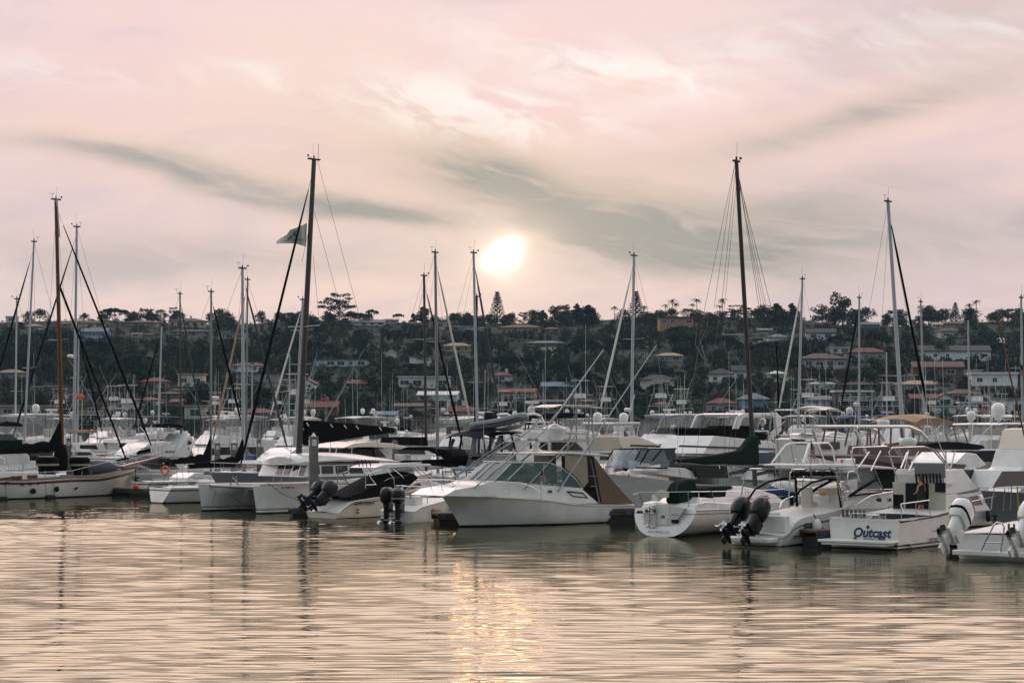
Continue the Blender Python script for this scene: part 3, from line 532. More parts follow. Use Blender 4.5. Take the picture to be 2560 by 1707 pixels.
for i in range(150):
    px = rng.uniform(-40, 2600); py = rng.uniform(803, 824); h_ = rng.uniform(17, 40)*(1.15 if px > 1250 else .9); w = h_*rng.uniform(.9, 1.7)
    if clear(px, py, w, h_): cand.append((px, py, h_+40, w+40, 'ridge'))
for i in range(1100):
    px = rng.choice((rng.uniform(-560, -60), rng.uniform(2620, 3100))); py = rng.uniform(800, 1095); p = hill_at(px, py); s_ = F/p.y; h_ = rng.uniform(25, 50); extra.append((p, h_/s_, h_*rng.uniform(.9, 1.4)/s_, .5))
cand.sort(key=lambda c: -c[2]*c[3])
for i, (px, py, h_, w, kd) in enumerate(cand):
    p = hill_at(px, py); s_ = F/p.y
    if kd == 'ridge':
        h_ -= 40; w -= 40; p.z = H-(py-HY)/s_-.4; tree('round', p, h_/s_, w/h_/UW['round'], rng.randrange(3), 'dark', 'low dark tree along the ridge line', 'low trees along the ridge')
    elif i < 300 and kd in GRP:
        lf = {'palm': 'palm', 'cone': 'pine', 'column': 'pine', 'umbrella': 'pine'}.get(kd, rng.choice(['dark', 'dark', 'olive'])); ky = kd
        if kd == 'round' and rng.random() < .05: lf = ky = 'rust'
        p.z -= .4; tree(kd, p, h_/s_, w/h_/UW[kd], rng.randrange(3), lf, DESC[ky], GRP[ky])
    else: extra.append((p, h_/s_, w/s_, rng.random()))
for i in range(900):
    px = rng.uniform(-60, 2620); py = rng.uniform(1034, 1098); h_ = rng.uniform(22, 44); w = h_*rng.uniform(.8, 1.3)
    if all(not (x0-w*.3 < px < x1+w*.3 and py > y1-6 and py-h_ < y1-(y1-y0)*.45) for x0, x1, y0, y1, Y in RECT): p = hill_at(px, py); s_ = F/p.y; extra.append((p, h_/s_, w/s_, .5))
rg = np.random.RandomState(8); base = [clumps([(.34*math.cos(t)*r, .34*math.sin(t)*r, .3+.5*z) for t, r, z in rg.rand(11, 3)*(6.28, 1, 1)], [(.2, .2, .18)]*11, 20, .06, i) for i in range(4)]
acc = []
for i, (p, h_, w, r_) in enumerate(extra): acc.append(base[i % 4]*np.array((w, w, h_))+np.array(p))
q = np.concatenate(acc).reshape(-1, 3)
tag(npmesh('hillside_trees', q, np.arange(len(q)).reshape(-1, 4), leafm['dark']), 'dense small trees filling the slope between the houses', 'trees', None, 'stuff')
acc = []
for i in range(3800):
    px = rng.uniform(-80, 2640); py = rng.uniform(797, 1046) if i < 2900 else rng.uniform(797, 850)
    if not clear(px, py, 12, 9): continue
    p = hill_at(px, py); w = rng.uniform(1.6, 3.4)*(1 if py > 815 else .8); h_ = w*rng.uniform(.5, .8)
    acc.append(base[i % 4][::2]*np.array((w*1.3, w, h_))+np.array(p)-np.array((0, 0, .2*h_)))
q = np.concatenate(acc).reshape(-1, 3)
tag(npmesh('hillside_bushes', q, np.arange(len(q)).reshape(-1, 4), leafm['olive']), 'scrubby bushes covering the slope', 'bushes', None, 'stuff')
print('trees', len(cand), 'rest', len(extra))
# ---------------------------------------------------------------- boat kit
gel = M('gelcoat_white', (212, 212, 208), .22, 0, .11, 1.1, spec=.5, coat=.3); gelc = M('gelcoat_cream', (212, 203, 186), .25, 0, .05, .7); gelg = M('gelcoat_grey', (128, 132, 136), .25, 0, .05, .7)
geld = M('gelcoat_deck', (198, 197, 192), .5, 0, .08, 2.0); inner = M('cockpit_liner', (190, 184, 170), .5, 0, .08, 2)
boot = M('bottom_paint', (12, 14, 18), .5, 0, .3, 2); navy = M('navy_gelcoat', (24, 32, 52), .2, 0, .1, 1); blk = M('black_canvas', (9, 10, 12), .85, 0, .3, 6, .3, 14, spec=.08); nvc = M('navy_canvas', (11, 16, 31), .85, 0, .25, 5, .3, 14, spec=.08)
grn = M('green_canvas', (8, 30, 25), .85, 0, .25, 5, .3, 12, spec=.08); brn = M('brown_canvas', (98, 80, 66), .9, 0, .12, 2, .3, 8); bge = M('beige_canvas', (150, 138, 120), .9, 0, .12, 2, .3, 8); mau = M('mauve_canvas', (104, 86, 82), .9, 0, .15, 2, .3, 8); tanc = M('tan_canvas', (156, 130, 104), .9, 0, .15, 2, .3, 8)
grc = M('grey_canvas', (74, 77, 84), .9, 0, .15, 2, .3, 8, spec=.08); whc = M('white_canvas', (200, 198, 190), .8, 0, .1, 2, .2, 8); blc = M('blue_canvas', (34, 62, 110), .85, 0, .2, 4); tealc = M('teal_canvas', (96, 130, 140), .85, 0, .2, 4)
ss = M('stainless', (190, 192, 192), .25, .9, .1, 5); alu = M('anodised_mast', (134, 138, 140), .38, .55, .10, .4); aluw = M('painted_mast', (160, 167, 172), .35, 0, .06, .4); dkm = M('grey_mast', (70, 67, 63), .4, .4, .15, .5); wire = M('rigging_wire', (92, 90, 86), .4, .6, .2, 9)
dkg = M('tinted_window', (16, 20, 24), .08, 0, .2, 1, spec=.7); wood = M('varnished_teak', (92, 50, 26), .3, 0, .4, 7); spruce = M('varnished_spruce', (96, 60, 27), .32, 0, .35, 5); deckw = M('dock_timber', (92, 74, 58), .85, 0, .35, 6, .4, 20)
rub = M('rubber_black', (13, 13, 14), .6, 0, .2, 8, spec=.2); obk = M('outboard_black', (9, 10, 11), .3, 0, .1, 3, coat=.08, spec=.3); obn = M('outboard_navy', (24, 29, 40), .32, 0, .1, 3, coat=.1, spec=.3); obw = M('outboard_white', (206, 206, 200), .28, 0, .05, 3, coat=.3)
red = M('red_plastic', (190, 60, 40), .5); orange = M('orange_plastic', (214, 92, 40), .5); gold = M('gold_anodised', (168, 132, 60), .35, .5); conc = M('piling_concrete', (112, 106, 100), .9, 0, .25, 1.5, .4, 12); stain = M('tide_stain', (52, 44, 36), .9, 0, .3, 3); capm = M('piling_cap', (200, 204, 206), .4)
ink = M('lettering_black', (28, 28, 30), .5); inkb = M('lettering_blue', (40, 84, 120), .5); inkn = M('lettering_navy', (16, 44, 78), .5); skin = M('skin', (188, 132, 104), .55, 0, .08, 9); hair = M('brown_hair', (70, 44, 30), .6, 0, .3, 30); dress = M('dark_green_dress', (18, 34, 34), .85, 0, .2, 9)
def glassy(name, c, a, r=.06):
    m = M(name, c, r, 0, .05, 1, alpha=a, spec=.6); return m
vinyl = glassy('clear_vinyl', (196, 200, 200), .16, .12); wsh = glassy('windshield_glass', (70, 100, 98), .55); wsc = glassy('pale_windshield', (150, 165, 170), .4)
class Boat:
    def __init__(s, name, label, hd, cat='boat', group=None):
        s.e = empty(name, (0, 0, 0), R(hd), label, cat, group); s.c, s.s = math.cos(R(hd)), math.sin(R(hd)); s.o = Vector((0, 0, 0)); s.near = -1 if math.cos(R(hd)) > 0 else 1; s.hd = hd
    def at(s, lx, ly, px, Y):
        X = (px-1280)*Y/F; s.o = Vector((X-lx*s.c+ly*s.s, Y-lx*s.s-ly*s.c, 0)); s.e.location = s.o; return s
    def l(s, px, py, y):
        """photo pixel -> local point on the boat's lengthwise plane at offset y"""
        ox, oy = -s.o.x, -s.o.y; d = Vector(((px-1280)/F, 1, -(py-HY)/F))
        lx, ly = ox*s.c+oy*s.s, -ox*s.s+oy*s.c; ex, ey = d.x*s.c+d.y*s.s, -d.x*s.s+d.y*s.c
        t = (y-ly)/ey; return Vector((lx+ex*t, y, H+d.z*t))
    def lx(s, px, py, x):
        """photo pixel -> local point on the crosswise plane x"""
        ox, oy = -s.o.x, -s.o.y; d = Vector(((px-1280)/F, 1, -(py-HY)/F))
        lx, ly = ox*s.c+oy*s.s, -ox*s.s+oy*s.c; ex, ey = d.x*s.c+d.y*s.s, -d.x*s.s+d.y*s.c
        t = (x-lx)/ex; return Vector((x, ly+ey*t, H+d.z*t))
    def tr(s, pts, y): return [(q.x, q.z) for q in (s.l(a, b_, y) for a, b_ in pts)]
    def part(s, name, mb, mats, par=None, **k): return mb.build(name, mats, par or s.e, **k)
    def tp(s, mb, pts, r, mir=True, n=5):
        p = [s.l(*q) for q in pts]; mb.tube(p, r, n)
        if mir: mb.tube([Vector((q.x, -q.y, q.z)) for q in p], r, n)
    def text(s, body, px, py, y, size, mat=None, x=None, shear=0, name='lettering', bold=0, rot=0, par=None):
        """px,py = left end of the baseline. x given -> written across the transom plane, else along the side plane y"""
        c = bpy.data.curves.new(name, 'FONT'); c.body = body; c.size = size; c.extrude = .004; c.shear = shear; c.offset = bold; c.materials.append(mat or ink)
        t_ = bpy.data.objects.new(name, c); me = bpy.data.meshes.new_from_object(t_); bpy.data.objects.remove(t_); me.name = name
        if not me.materials: me.materials.append(mat or ink)
        o = bpy.data.objects.new(name, me); COL.objects.link(o); o.parent = par or s.e
        if x is None: o.location = s.l(px, py, y); o.rotation_euler = (R(90), 0, R(0 if s.near < 0 else 180)+0)
        else: o.location = s.lx(px, py, x); o.rotation_euler = (R(90), 0, R(-90 if s.c > 0 else 90))
        if rot: o.rotation_euler.rotate_axis('Z', R(rot))
        return o
def hull(B, x0, xw, xs, beam, sheer, mats, stripes=(), ws=.86, wl=.84, p0=1.7, p1=2.5, tr=0.0, fl=1.6, yc=0.0, deck=True, rubm=None, name='hull', rounded=0, n=22, deckdrop=.02, dmat=None):
    """lofted hull. sheer=[(x,z)..]; xw/xs = stem at waterline/sheer; stripes=[(f0,f1,matindex)] by height fraction"""
    sx = np.array([q[0] for q in sorted(sheer)]); sz = np.array([q[1] for q in sorted(sheer)])
    fs = sorted({-.35, 0.0, .04, .12, .2, .3, .5, .7, .85, 1.0} | {q for a in stripes for q in a[:2]}); us = [1-(1-i/n)**1.25 for i in range(n+1)]
    def pt(u, f, sd):
        g_ = max(0, f); xe = xw+(xs-xw)*g_**1.15 if f >= 0 else xw-.5; xb = x0+tr*(1-g_); x = xb+u*(xe-xb)
        hb = beam/2*((wl+(1-wl)*(g_**(1/fl) if fl else math.sqrt(max(0, 1-(1-g_)**2)))) if f >= 0 else wl*.75); pp = p0+(p1-p0)*g_
        k = ws+(1-ws)*math.sin(min(1, u/.45)*1.5708) if u < .45 else max(0, 1-((u-.45)/.55)**pp)
        if rounded: k *= (1-rounded*(1-g_)**2*(1-min(1, u/.2)))
        return (x, yc+sd*hb*k, float(np.interp(x, sx, sz))*f if f >= 0 else -.5)
    m = MB(); G = [[pt(u, f, 1) for u in us] for f in fs]; G2 = [[pt(u, f, -1) for u in us] for f in fs]
    for g_, fl_ in ((G, 0), (G2, 1)):
        for i in range(len(fs)-1):
            fm = (fs[i]+fs[i+1])/2; k = 0
            for a in stripes:
                if a[0] <= fm <= a[1]: k = a[2]
            if fm < 0: k = 1
            m.mat(k)
            for j in range(n):
                q = [g_[i][j], g_[i][j+1], g_[i+1][j+1], g_[i+1][j]]; m.add(q, [(0, 1, 2, 3)])
    for i in range(len(fs)-1):
        fm = (fs[i]+fs[i+1])/2; k = 1 if fm < 0 else 0
        for a in stripes:
            if a[0] <= fm <= a[1]: k = a[2]
        m.mat(k).add([G[i][0], G2[i][0], G2[i+1][0], G[i+1][0]], [(0, 1, 2, 3)])
    me = B.part(name, m, mats)
    bm = bmesh.new(); bm.from_mesh(me.data); bmesh.ops.remove_doubles(bm, verts=bm.verts, dist=.002); bmesh.ops.recalc_face_normals(bm, faces=bm.faces); bm.to_mesh(me.data); bm.free()
    me.data.shade_smooth(); me.data.set_sharp_from_angle(angle=R(40))
    B.sh = lambda u, sd, dz=0, ins=0: Vector((pt(u, 1, sd)[0], pt(u, 1, sd)[1]-sd*ins*min(1, abs(pt(u, 1, sd)[1]-yc)/.4), pt(u, 1, sd)[2]+dz))
    if deck:
        d = MB(); rows = [[Vector(G[-1][j])+Vector((0, -.0, -deckdrop)), Vector(((G[-1][j][0]), yc, G[-1][j][2]+.05*abs(G[-1][j][1]-yc))), Vector(G2[-1][j])+Vector((0, 0, -deckdrop))] for j in range(n+1)]
        for j in range(n):
            for k in (0, 1): d.add([rows[j][k], rows[j+1][k], rows[j+1][k+1], rows[j][k+1]], [(0, 1, 2, 3)])
        B.part('deck', d, dmat or geld)
    if rubm:
        r = MB()
        for sd in (1, -1): r.tube([B.sh(u, sd, -.03) for u in us], .035, 5)
        B.part('rub_rail', r, rubm)
    return me
def cabin(B, poly, w, mats, tum=.12, name='cabin', mb=None):
    """side profile polygon [(x,z)] -> body across the boat, sides leaning in by tum per metre"""
    z0 = min(z for x, z in poly); n = len(poly); m = mb or MB()
    vs = [(x, sd*(w-tum*(z-z0)), z) for sd in (-1, 1) for x, z in poly]
    m.add(vs, [tuple(range(n-1, -1, -1)), tuple(range(n, 2*n))]+[(i, (i+1) % n, n+(i+1) % n, n+i) for i in range(n)])
    if mb is None: return B.part(name, m, mats, bev=.03)
    return m
def sidewin(B, polys, w, mats, z0, tum=.12, name='window', th=.02, both=True, par=None):
    """each polygon a thin pane let into the cabin side, proud by 12 mm"""
    out = []
    for poly in polys:
        for sd in ((-1, 1) if both else (B.near,)):
            m = MB(); n = len(poly); vs = [(x, sd*(w-tum*(z-z0)+q), z) for q in (.012, -th) for x, z in poly]
            m.add(vs, [tuple(range(n)), tuple(range(2*n-1, n-1, -1))]+[(i, n+i, n+(i+1) % n, (i+1) % n) for i in range(n)]); out.append(B.part(name, m, mats, par))
    return out
def rail(B, us, h, posts, r=.018, ins=.08, name='bow_rail', mid=False, mat=None):
    m = MB()
    for sd in (1, -1):
        m.tube([B.sh(u, sd, h, ins) for u in us], r, 5)
        if mid: m.tube([B.sh(u, sd, h*.5, ins) for u in us], r*.6, 4)
        for u in posts: m.tube([B.sh(u, sd, 0, ins), B.sh(u, sd, h, ins)], r*.9, 5)
    m.tube([B.sh(us[-1], 1, h, ins), B.sh(us[-1], -1, h, ins)], r, 5)
    return B.part(name, m, mat or ss)
def outboard(B, x, y, z, tilt, mat, s=1.0, label=None, stripe=None, prop=ss, rz=0):
    """outboard motor clamped at transom (x,y,z); aft is -x; tilt in degrees raises the foot aft"""
    o = bpy.data.objects.new('outboard_motor', None); COL.objects.link(o); o.parent = B.e; o.location = (x, y, z); o.rotation_euler = (0, R(tilt), R(rz)); o.scale = (s,)*3
    sec = lambda zc, a, b_, xo: [(xo+a*math.copysign(abs(math.cos(t))**.6, math.cos(t)), b_*math.copysign(abs(math.sin(t))**.6, math.sin(t)), zc) for t in [6.2832*i/14 for i in range(14)]]
    c = MB(); c.loft([sec(.18, .30, .20, -.34), sec(.30, .36, .25, -.36), sec(.52, .38, .26, -.38), sec(.74, .35, .25, -.38), sec(.88, .28, .21, -.36), sec(.93, .17, .13, -.34)]); co_ = c.build('cowling', mat, o, ang=50)
    if stripe:
        g_ = MB(); g_.loft([sec(.36, .372, .262, -.365), sec(.44, .384, .266, -.372)]); g_.build('cowling_stripe', stripe, o)
        g_ = MB(); g_.loft([sec(.80, .335, .242, -.37), sec(.84, .315, .232, -.365)]); g_.build('cowling_stripe', stripe, o)
    m = MB(); m.loft([sec(.18, .24, .15, -.34), sec(-.1, .19, .11, -.36), sec(-.45, .17, .085, -.38), sec(-.62, .16, .06, -.39)])
    m.box((-.42, 0, -.46), (.62, .30, .03)); m.box((-.40, 0, -.86), (.26, .06, .36), tap=.9); m.lathe([(.02, -.78), (.085, -.66), (.10, -.45), (.09, -.2), (.05, -.05)], (.0, 0, -.74), 10, ax='x'); m.box((-.12, 0, -.05), (.30, .24, .42)); m.build('lower_unit', mat, o, ang=45)
    p_ = MB(); p_.lathe([(.03, -.96), (.07, -.9), (.08, -.78)], (0, 0, -.74), 8, ax='x')
    for i in range(3):
        a = 2.094*i; d = Vector((0, math.cos(a), math.sin(a))); t_ = Vector((0, -math.sin(a), math.cos(a)))
        g0 = [[Vector((-.87, 0, -.74))+d*(.07+.15*k/3)+(t_*(j-1)*.09*math.sin((k+.6)/3.6*3.0)+Vector(((j-1)*.05, 0, 0))) for j in range(3)] for k in range(4)]; p_.sheet(g0, .012)
    p_.build('propeller', prop, o)
    if label: o['label'] = label
    return o
def mast(B, top, base, r, mat, boom=None, cover=None, fore=None, back=None, furl=None, spr=(.5,), splen=1.0, y=0, radar=None, shr=None, ch=.35, taper=.75, vane=True, wires=True, bt=.32, boomm=None, aft=None):
    """top/base = photo pixels of mast; boom=(px,py) of boom end; fore/back = pixel of stay feet"""
    _p = lambda q: q if isinstance(q, Vector) else B.l(*q, y)
    a, b_ = _p(base), _p(top); m = MB(); m.tube([a, a.lerp(b_, .6), b_], r, 10, r2=r*taper)
    mo = B.part('mast', m, mat); d = b_-a; hgt = d.length
    for f_ in spr:
        c = a.lerp(b_, f_)
        for sd in (1, -1):
            q = MB(); q.tube([c, c+Vector((-.12, sd*splen, .06))], .035, 5, r2=.02); q.build('spreader', alu, mo)
    if vane:
        kk = random.Random(int(b_.z*977)).random(); v = MB(); v.box(b_+Vector((0, 0, .04)), (.42*r/.09, .16, .09)); v.tube([b_, b_+Vector((.1, 0, 1.0))], .008, 3); [v.tube([b_+Vector(a_), b_+Vector(c_)], .012, 4) for a_, c_ in (((0, 0, 0), (-.35, 0, .1+.2*kk)), ((-.35, 0, .1+.2*kk), (-.35, 0, .42)), ((-.55, 0, .42), (-.12, 0, .42)))] if kk < .75 else None
        (v.tube([b_, b_+Vector((.42, 0, .2))], .012, 4), v.ball(b_+Vector((.48, 0, .24)), .07, 6, 4)) if kk > .35 else None; v.lathe([(.05, .08), (.05, .26)], b_, 6); v.build('masthead_gear', rub, mo)
    if radar:
        c = a.lerp(b_, radar); v = MB(); v.lathe([(.05, -.14), (.28, -.12), (.30, .05), (.2, .12), (.03, .13)], c+Vector((.42*ch/.35, 0, 0)), 14); v.box(c+Vector((.16, 0, -.14)), (.4, .1, .06)); v.build('radar_dome', gel, mo)
    if boom:
        e_ = _p(boom); s0 = a.lerp(b_, 0); k = a+(b_-a)*max(.0, min(.3, ((e_.z-a.z)/max(.1, d.z)))); k = Vector((a.x+(e_.x-a.x)*.02, y, e_.z+(0.12)))
        q = MB(); q.tube([k, e_], .07, 8); bo = B.part('boom', q, boomm or alu)
        if cover:
            secs = []; N = 14
            for i in range(N+1):
                t = i/N; c = k.lerp(e_, t*.97); hh = bt*(1.25-.75*t)*(1+.10*math.sin(i*2.3)); ww = .17*(1-.35*t)*(1+.12*math.sin(i*1.7))
                if t < .10: hh *= 2.6-14*t
                secs.append([(c.x, c.y+ww*math.sin(j*.7854)*(1 if j % 2 else .9), c.z-.10+hh*(.5-.5*math.cos(j*.7854))) for j in range(8)])
            q = MB(); q.loft(secs); B.part('sail_cover', q, cover)
    w = MB()
    if fore:
        e_ = _p(fore); hd_ = a.lerp(b_, .97)
        if furl:
            q = MB(); pts = [hd_.lerp(e_, t) for t in (0.07, .2, .5, .8, .95)]; rr = [.03, .07, .085, .10, .05]
            n0 = 8; secs = [[(p.x, p.y+rr[i]*math.cos(6.2832*j/n0), p.z+rr[i]*math.sin(6.2832*j/n0)) if abs(hd_.x-e_.x) > 3*abs(hd_.z-e_.z) else (p.x+rr[i]*math.cos(6.2832*j/n0), p.y+rr[i]*math.sin(6.2832*j/n0), p.z) for j in range(n0)] for i, p in enumerate(pts)]
            q.loft(secs); B.part('furled_jib', q, furl)
        w.tube([hd_, e_], .014, 4)
    if back: w.tube([b_, _p(back)], .012, 4)
    if wires:
        for sd in (1, -1):
            f0 = spr[-1] if spr else .6; tip = a.lerp(b_, f0)+Vector((-.12, sd*splen, .06)); ft = a+Vector((-.2, sd*(shr or splen*1.25), -.2))
            w.tube([a.lerp(b_, .96), tip, ft], .010, 4); w.tube([a.lerp(b_, f0), ft+Vector((.35, 0, 0))], .009, 4); w.tube([a.lerp(b_, f0), ft+Vector((-.45, 0, 0))], .009, 4)
    if w.v: B.part('rigging', w, wire)
    return mo
def trunk(B, pts, w, wins=(), mat=gel, tum=.25, name='cabin', wm=dkg):
    poly = B.tr(pts, B.near*w); cabin(B, poly, w, mat, tum, name); z0 = min(z for x, z in poly)
    sidewin(B, [[(q.x, q.z) for q in (B.l(a, b_, B.near*w) for a, b_ in pw)] for pw in wins], w, wm, z0, tum)
    return poly
# ================================================================ front row
def WY(py): return F*H/(py-HY)          # depth of a waterline pixel row
# ---- sport fishing express boat in the centre
B = Boat('sportfishing_boat', 'white express fishing boat with tan aft canvas and pipe tower in the centre', 220)
B.at(0, 1.9, 1588, 109)
sheer = [(q.x, q.z) for q in (B.l(1588, 1261, 1.9), B.l(1486, 1261, 1.9), B.l(1433, 1259, 1.9), B.l(1356, 1248, 1.9), B.l(1254, 1242, 1.5), B.l(1104, 1239, 0))]
xs_ = B.l(1104, 1239, 0).x; xw_ = B.l(1150, 1318, 0).x
hull(B, 0, xw_, xs_, 3.9, sheer, [gel, boot, boot, gelc], [(0, .06, 2), (.93, 1, 3)], ws=.93, wl=.80, p0=1.7, p1=2.7, fl=2.6, rubm=gelc)
m = MB(); m.box((xs_+.35, 0, sheer[-1][1]-.02), (1.7, .5, .12)); m.tube([(xs_+1.15, -.2, sheer[-1][1]+.05), (xs_+1.2, .2, sheer[-1][1]+.05)], .05, 6); B.part('bow_pulpit', m, gel)
z0b = trunk(B, [(1112, 1240), (1140, 1224), (1183, 1216), (1213, 1210), (1228, 1202), (1290, 1207), (1356, 1215), (1458, 1222), (1497, 1258), (1433, 1259), (1356, 1248), (1254, 1243)], 1.5, tum=.10)
for nm, tl in (('vent_trim', [(1418, 1228), (1457, 1232), (1469, 1244), (1432, 1240)]),):
    m = MB(); p = [B.l(a, b_, 1.47) for a, b_ in tl]; m.tube(p, .03, 4, True); m.tube([Vector((q.x, -q.y, q.z)) for q in p], .03, 4, True); B.part(nm, m, rub)
sidewin(B, [B.tr([(1371, 1225), (1380, 1225), (1381, 1231), (1371, 1231)], 1.47)], 1.46, dkg, .9, .0, 'portlight')
B.text('CABO', 1474, 1236, 1.46, .14, ink)
gw = [(1238, 1202), (1286, 1156), (1378, 1156), (1412, 1171), (1440, 1195), (1458, 1221), (1356, 1213), (1290, 1206)]
P_ = [B.l(a, b_, 1.34) for a, b_ in gw]
for sd in (1, -1):
    m = MB(); q = [Vector((v.x, sd*(v.y-.12*(v.z-1.6)), v.z)) for v in P_]; m.add(q+[v-Vector((0, sd*.015, 0)) for v in q], [tuple(range(8)), tuple(range(15, 7, -1))]); B.part('side_window', m, wsh)
    m = MB(); m.tube(q, .035, 5, True); m.tube([q[0].lerp(q[1], .0)+Vector((-.9, 0, .03)), q[1]+Vector((-.95, 0, 0))], .025, 4); m.tube([q[6], Vector((q[2].x+.3, q[2].y, q[2].z))], .025, 4); B.part('window_frame', m, gel)
a, b_ = P_[0], P_[1]; m = MB(); m.sheet([[Vector((a.x+.25*(1-abs(t)), t*1.34, a.z+.02)) for t in (-1, -.5, 0, .5, 1)], [Vector((b_.x+.2*(1-abs(t)), t*1.2, b_.z)) for t in (-1, -.5, 0, .5, 1)]], .015); B.part('windshield', m, wsh)
m = MB()
for t in (-.5, 0, .5): m.tube([Vector((a.x+.25*(1-abs(t)), t*1.34, a.z+.04)), Vector((b_.x+.2*(1-abs(t)), t*1.2, b_.z+.02))], .03, 5)
m.tube([Vector((b_.x+.2*(1-abs(t)), t*1.2, b_.z+.02)) for t in (-1, -.5, 0, .5, 1)], .035, 5); B.part('windshield_frame', m, gel)
# helm seats seen through the glass
m = MB()
for x, y in ((a.x-2.2, .55), (a.x-2.2, -.6), (a.x-3.6, .8)): m.box((x, y, 1.75), (.5, .6, .35)); m.box((x-.22, y, 2.1), (.12, .6, .6), ry=-.15)
B.part('helm_seat', m, whc); m = MB(); m.box((a.x-1.2, 0, 1.75), (.7, 2.2, .5), ry=-.2); B.part('console', m, inner)
# hardtop, enclosure, canvas
ht = B.tr([(1278, 1131), (1392, 1129), (1481, 1136), (1481, 1140), (1392, 1134), (1278, 1134)], 0); m = MB(); m.prism(ht, -1.35, 1.35); B.part('hardtop', m, gel, bev=.02)
m = MB(); u_ = [B.l(a_, c_, 1.3) for a_, c_ in ((1288, 1155), (1300, 1136), (1372, 1137), (1376, 1155))]
for sd in (1, -1): m.add([Vector((v.x, sd*1.27, v.z)) for v in u_], [(0, 1, 2, 3)])
m.add([Vector((u_[0].x+.1, -1.2, u_[0].z)), Vector((u_[0].x+.1, 1.2, u_[0].z)), Vector((u_[1].x, 1.25, u_[1].z)), Vector((u_[1].x, -1.25, u_[1].z))], [(0, 1, 2, 3)]); B.part('clear_enclosure', m, vinyl)
u_ = B.tr([(1412, 1138), (1466, 1140), (1470, 1204), (1458, 1219), (1440, 1193), (1412, 1169)], 1.25)
for sd in (1, -1):
    m = MB(); m.add([(x, sd*1.28, z) for x, z in u_]+[(x, sd*1.25, z) for x, z in u_], [tuple(range(6)), tuple(range(11, 5, -1))]); B.part('side_curtain', m, bge)
u_ = [B.l(1483, 1140, 1.3), B.l(1490, 1200, 1.35), B.l(1502, 1257, 1.5), B.l(1584, 1258, 1.6), B.l(1535, 1197, 1.5)]
m = MB(); N = 6; top = [u_[0].lerp(u_[3], t)+Vector((0, 0, -.10*math.sin(t*3.14))) for t in [i/N for i in range(N+1)]]
m.sheet([[Vector((v.x, sd*(1.3+.25*i/N), v.z+.05*(1-abs(sd)))) for sd in (-1, -.4, .4, 1)] for i, v in enumerate(top)], .03)
for sd in (1, -1): m.sheet([[Vector((v.x, sd*(1.3+.25*i/N), v.z)) for i, v in enumerate(top)], [Vector((u_[2].x+(u_[3].x-u_[2].x)*t**1.0, sd*1.56, max(.95, u_[2].z+(u_[3].z-u_[2].z)*t))) for t in [i/N for i in range(N+1)]]], .03)
B.part('aft_canvas', m, brn)
# pipe tower
m = MB(); r = .042
for pts in ([(1185, 1219, 1.45), (1353, 1083, .62), (1364, 1072, .6), (1392, 1029, .5)], [(1310, 1223, 1.45), (1389, 1139, 1.1), (1445, 1081, .65)], [(1395, 1227, 1.45), (1484, 1101, .7), (1478, 1020, .6)], [(1499, 1256, 1.5), (1468, 1103, .75), (1474, 1036, .6)], [(1430, 1085, .65), (1466, 1084, .65)], [(1364, 1020, .6), (1396, 1027, .5)], [(1210, 1199, 1.37), (1330, 1085, .7)], [(1492, 1190, 1.4), (1472, 1190, 1.4)], [(1495, 1215, 1.4), (1476, 1215, 1.4)]): B.tp(m, pts, r if len(pts) > 2 else .03)
for pq in ((1364, 1072, .6), (1445, 1081, .65), (1484, 1101, .7), (1468, 1103, .75), (1392, 1029, .5), (1478, 1020, .6)):
    v = B.l(*pq); m.tube([v, Vector((v.x, -v.y, v.z))], .03, 5)
B.part('tower_frame', m, alu)
t_ = B.tr([(1358, 1017), (1382, 1011), (1430, 1012), (1479, 1018), (1479, 1020), (1430, 1015), (1382, 1014), (1358, 1019)], 0); m = MB(); m.prism(t_, -.85, .85); B.part('tower_canopy', m, gelc)
c = B.l(1386, 1100, 0); m = MB(); m.lathe([(.42, 0), (.55, .12), (.64, .5), (.66, .56), (.66, .62), (.5, .70), (.2, .84), (.02, .90)], c, 20, 1.05, .95); B.part('upper_helm', m, gel)
c = B.l(1339, 1127, 0); m = MB(); m.lathe([(.36, 0), (.38, .06), (.2, .1), (.17, .30), (.24, .34), (.24, .46), (.1, .50)], c, 14); ro = B.part('radar', m, gel); m = MB(); e_ = B.l(1305, 1102, .15); e2 = B.l(1374, 1102, .15); m.box((0, 0, 0), (abs(e2.x-e_.x), .2, .15)); k = m.build('radar_bar', gel, ro, bev=.04); k.location = (e_+e2)/2+Vector((0, -.05, .05)); B.text('FURUNO', 1321, 1101.5, .28, .17, inkn, bold=.008, par=ro, name='radar_lettering')
for sd, tp_, ft_ in ((1, (1641, 863, 2.6), (1397, 1226, 1.5)), (-1, (1509, 873, -2.6), (1364, 1075, -.9))):
    m = MB(); q, e_ = B.l(*tp_), B.l(*ft_); m.tube([e_, q], .05, 6, r2=.02); B.part('outrigger', m, aluw)
for px, y1, y2, s_ in ((1363, 832, 1090, -.6), (1464, 810, 1080, .2), (1440, 945, 1080, -.3)):
    m = MB(); q = B.l(px, y2, s_); m.tube([q, B.l(px, y1, s_)], .022, 4, r2=.008); B.part('antenna', m, gel)
m = MB(); B.tp(m, [(1052, 1199, .18), (1150, 1200, .75), (1250, 1203, 1.3), (1305, 1207, 1.5), (1335, 1219, 1.55), (1354, 1234, 1.6)], .022)
for t, f_ in (((1099, 1200, .45), (1107, 1225, .45)), ((1128, 1201, .65), (1152, 1232, .85)), ((1192, 1204, 1.05), (1210, 1233, 1.2)), ((1249, 1203, 1.3), (1266, 1234, 1.45)), ((1301, 1208, 1.5), (1313, 1233, 1.58))): B.tp(m, [t, f_], .018)
v = B.l(1052, 1199, .18); m.tube([v, Vector((v.x, -v.y, v.z))], .022, 5); B.part('bow_rail', m, ss)
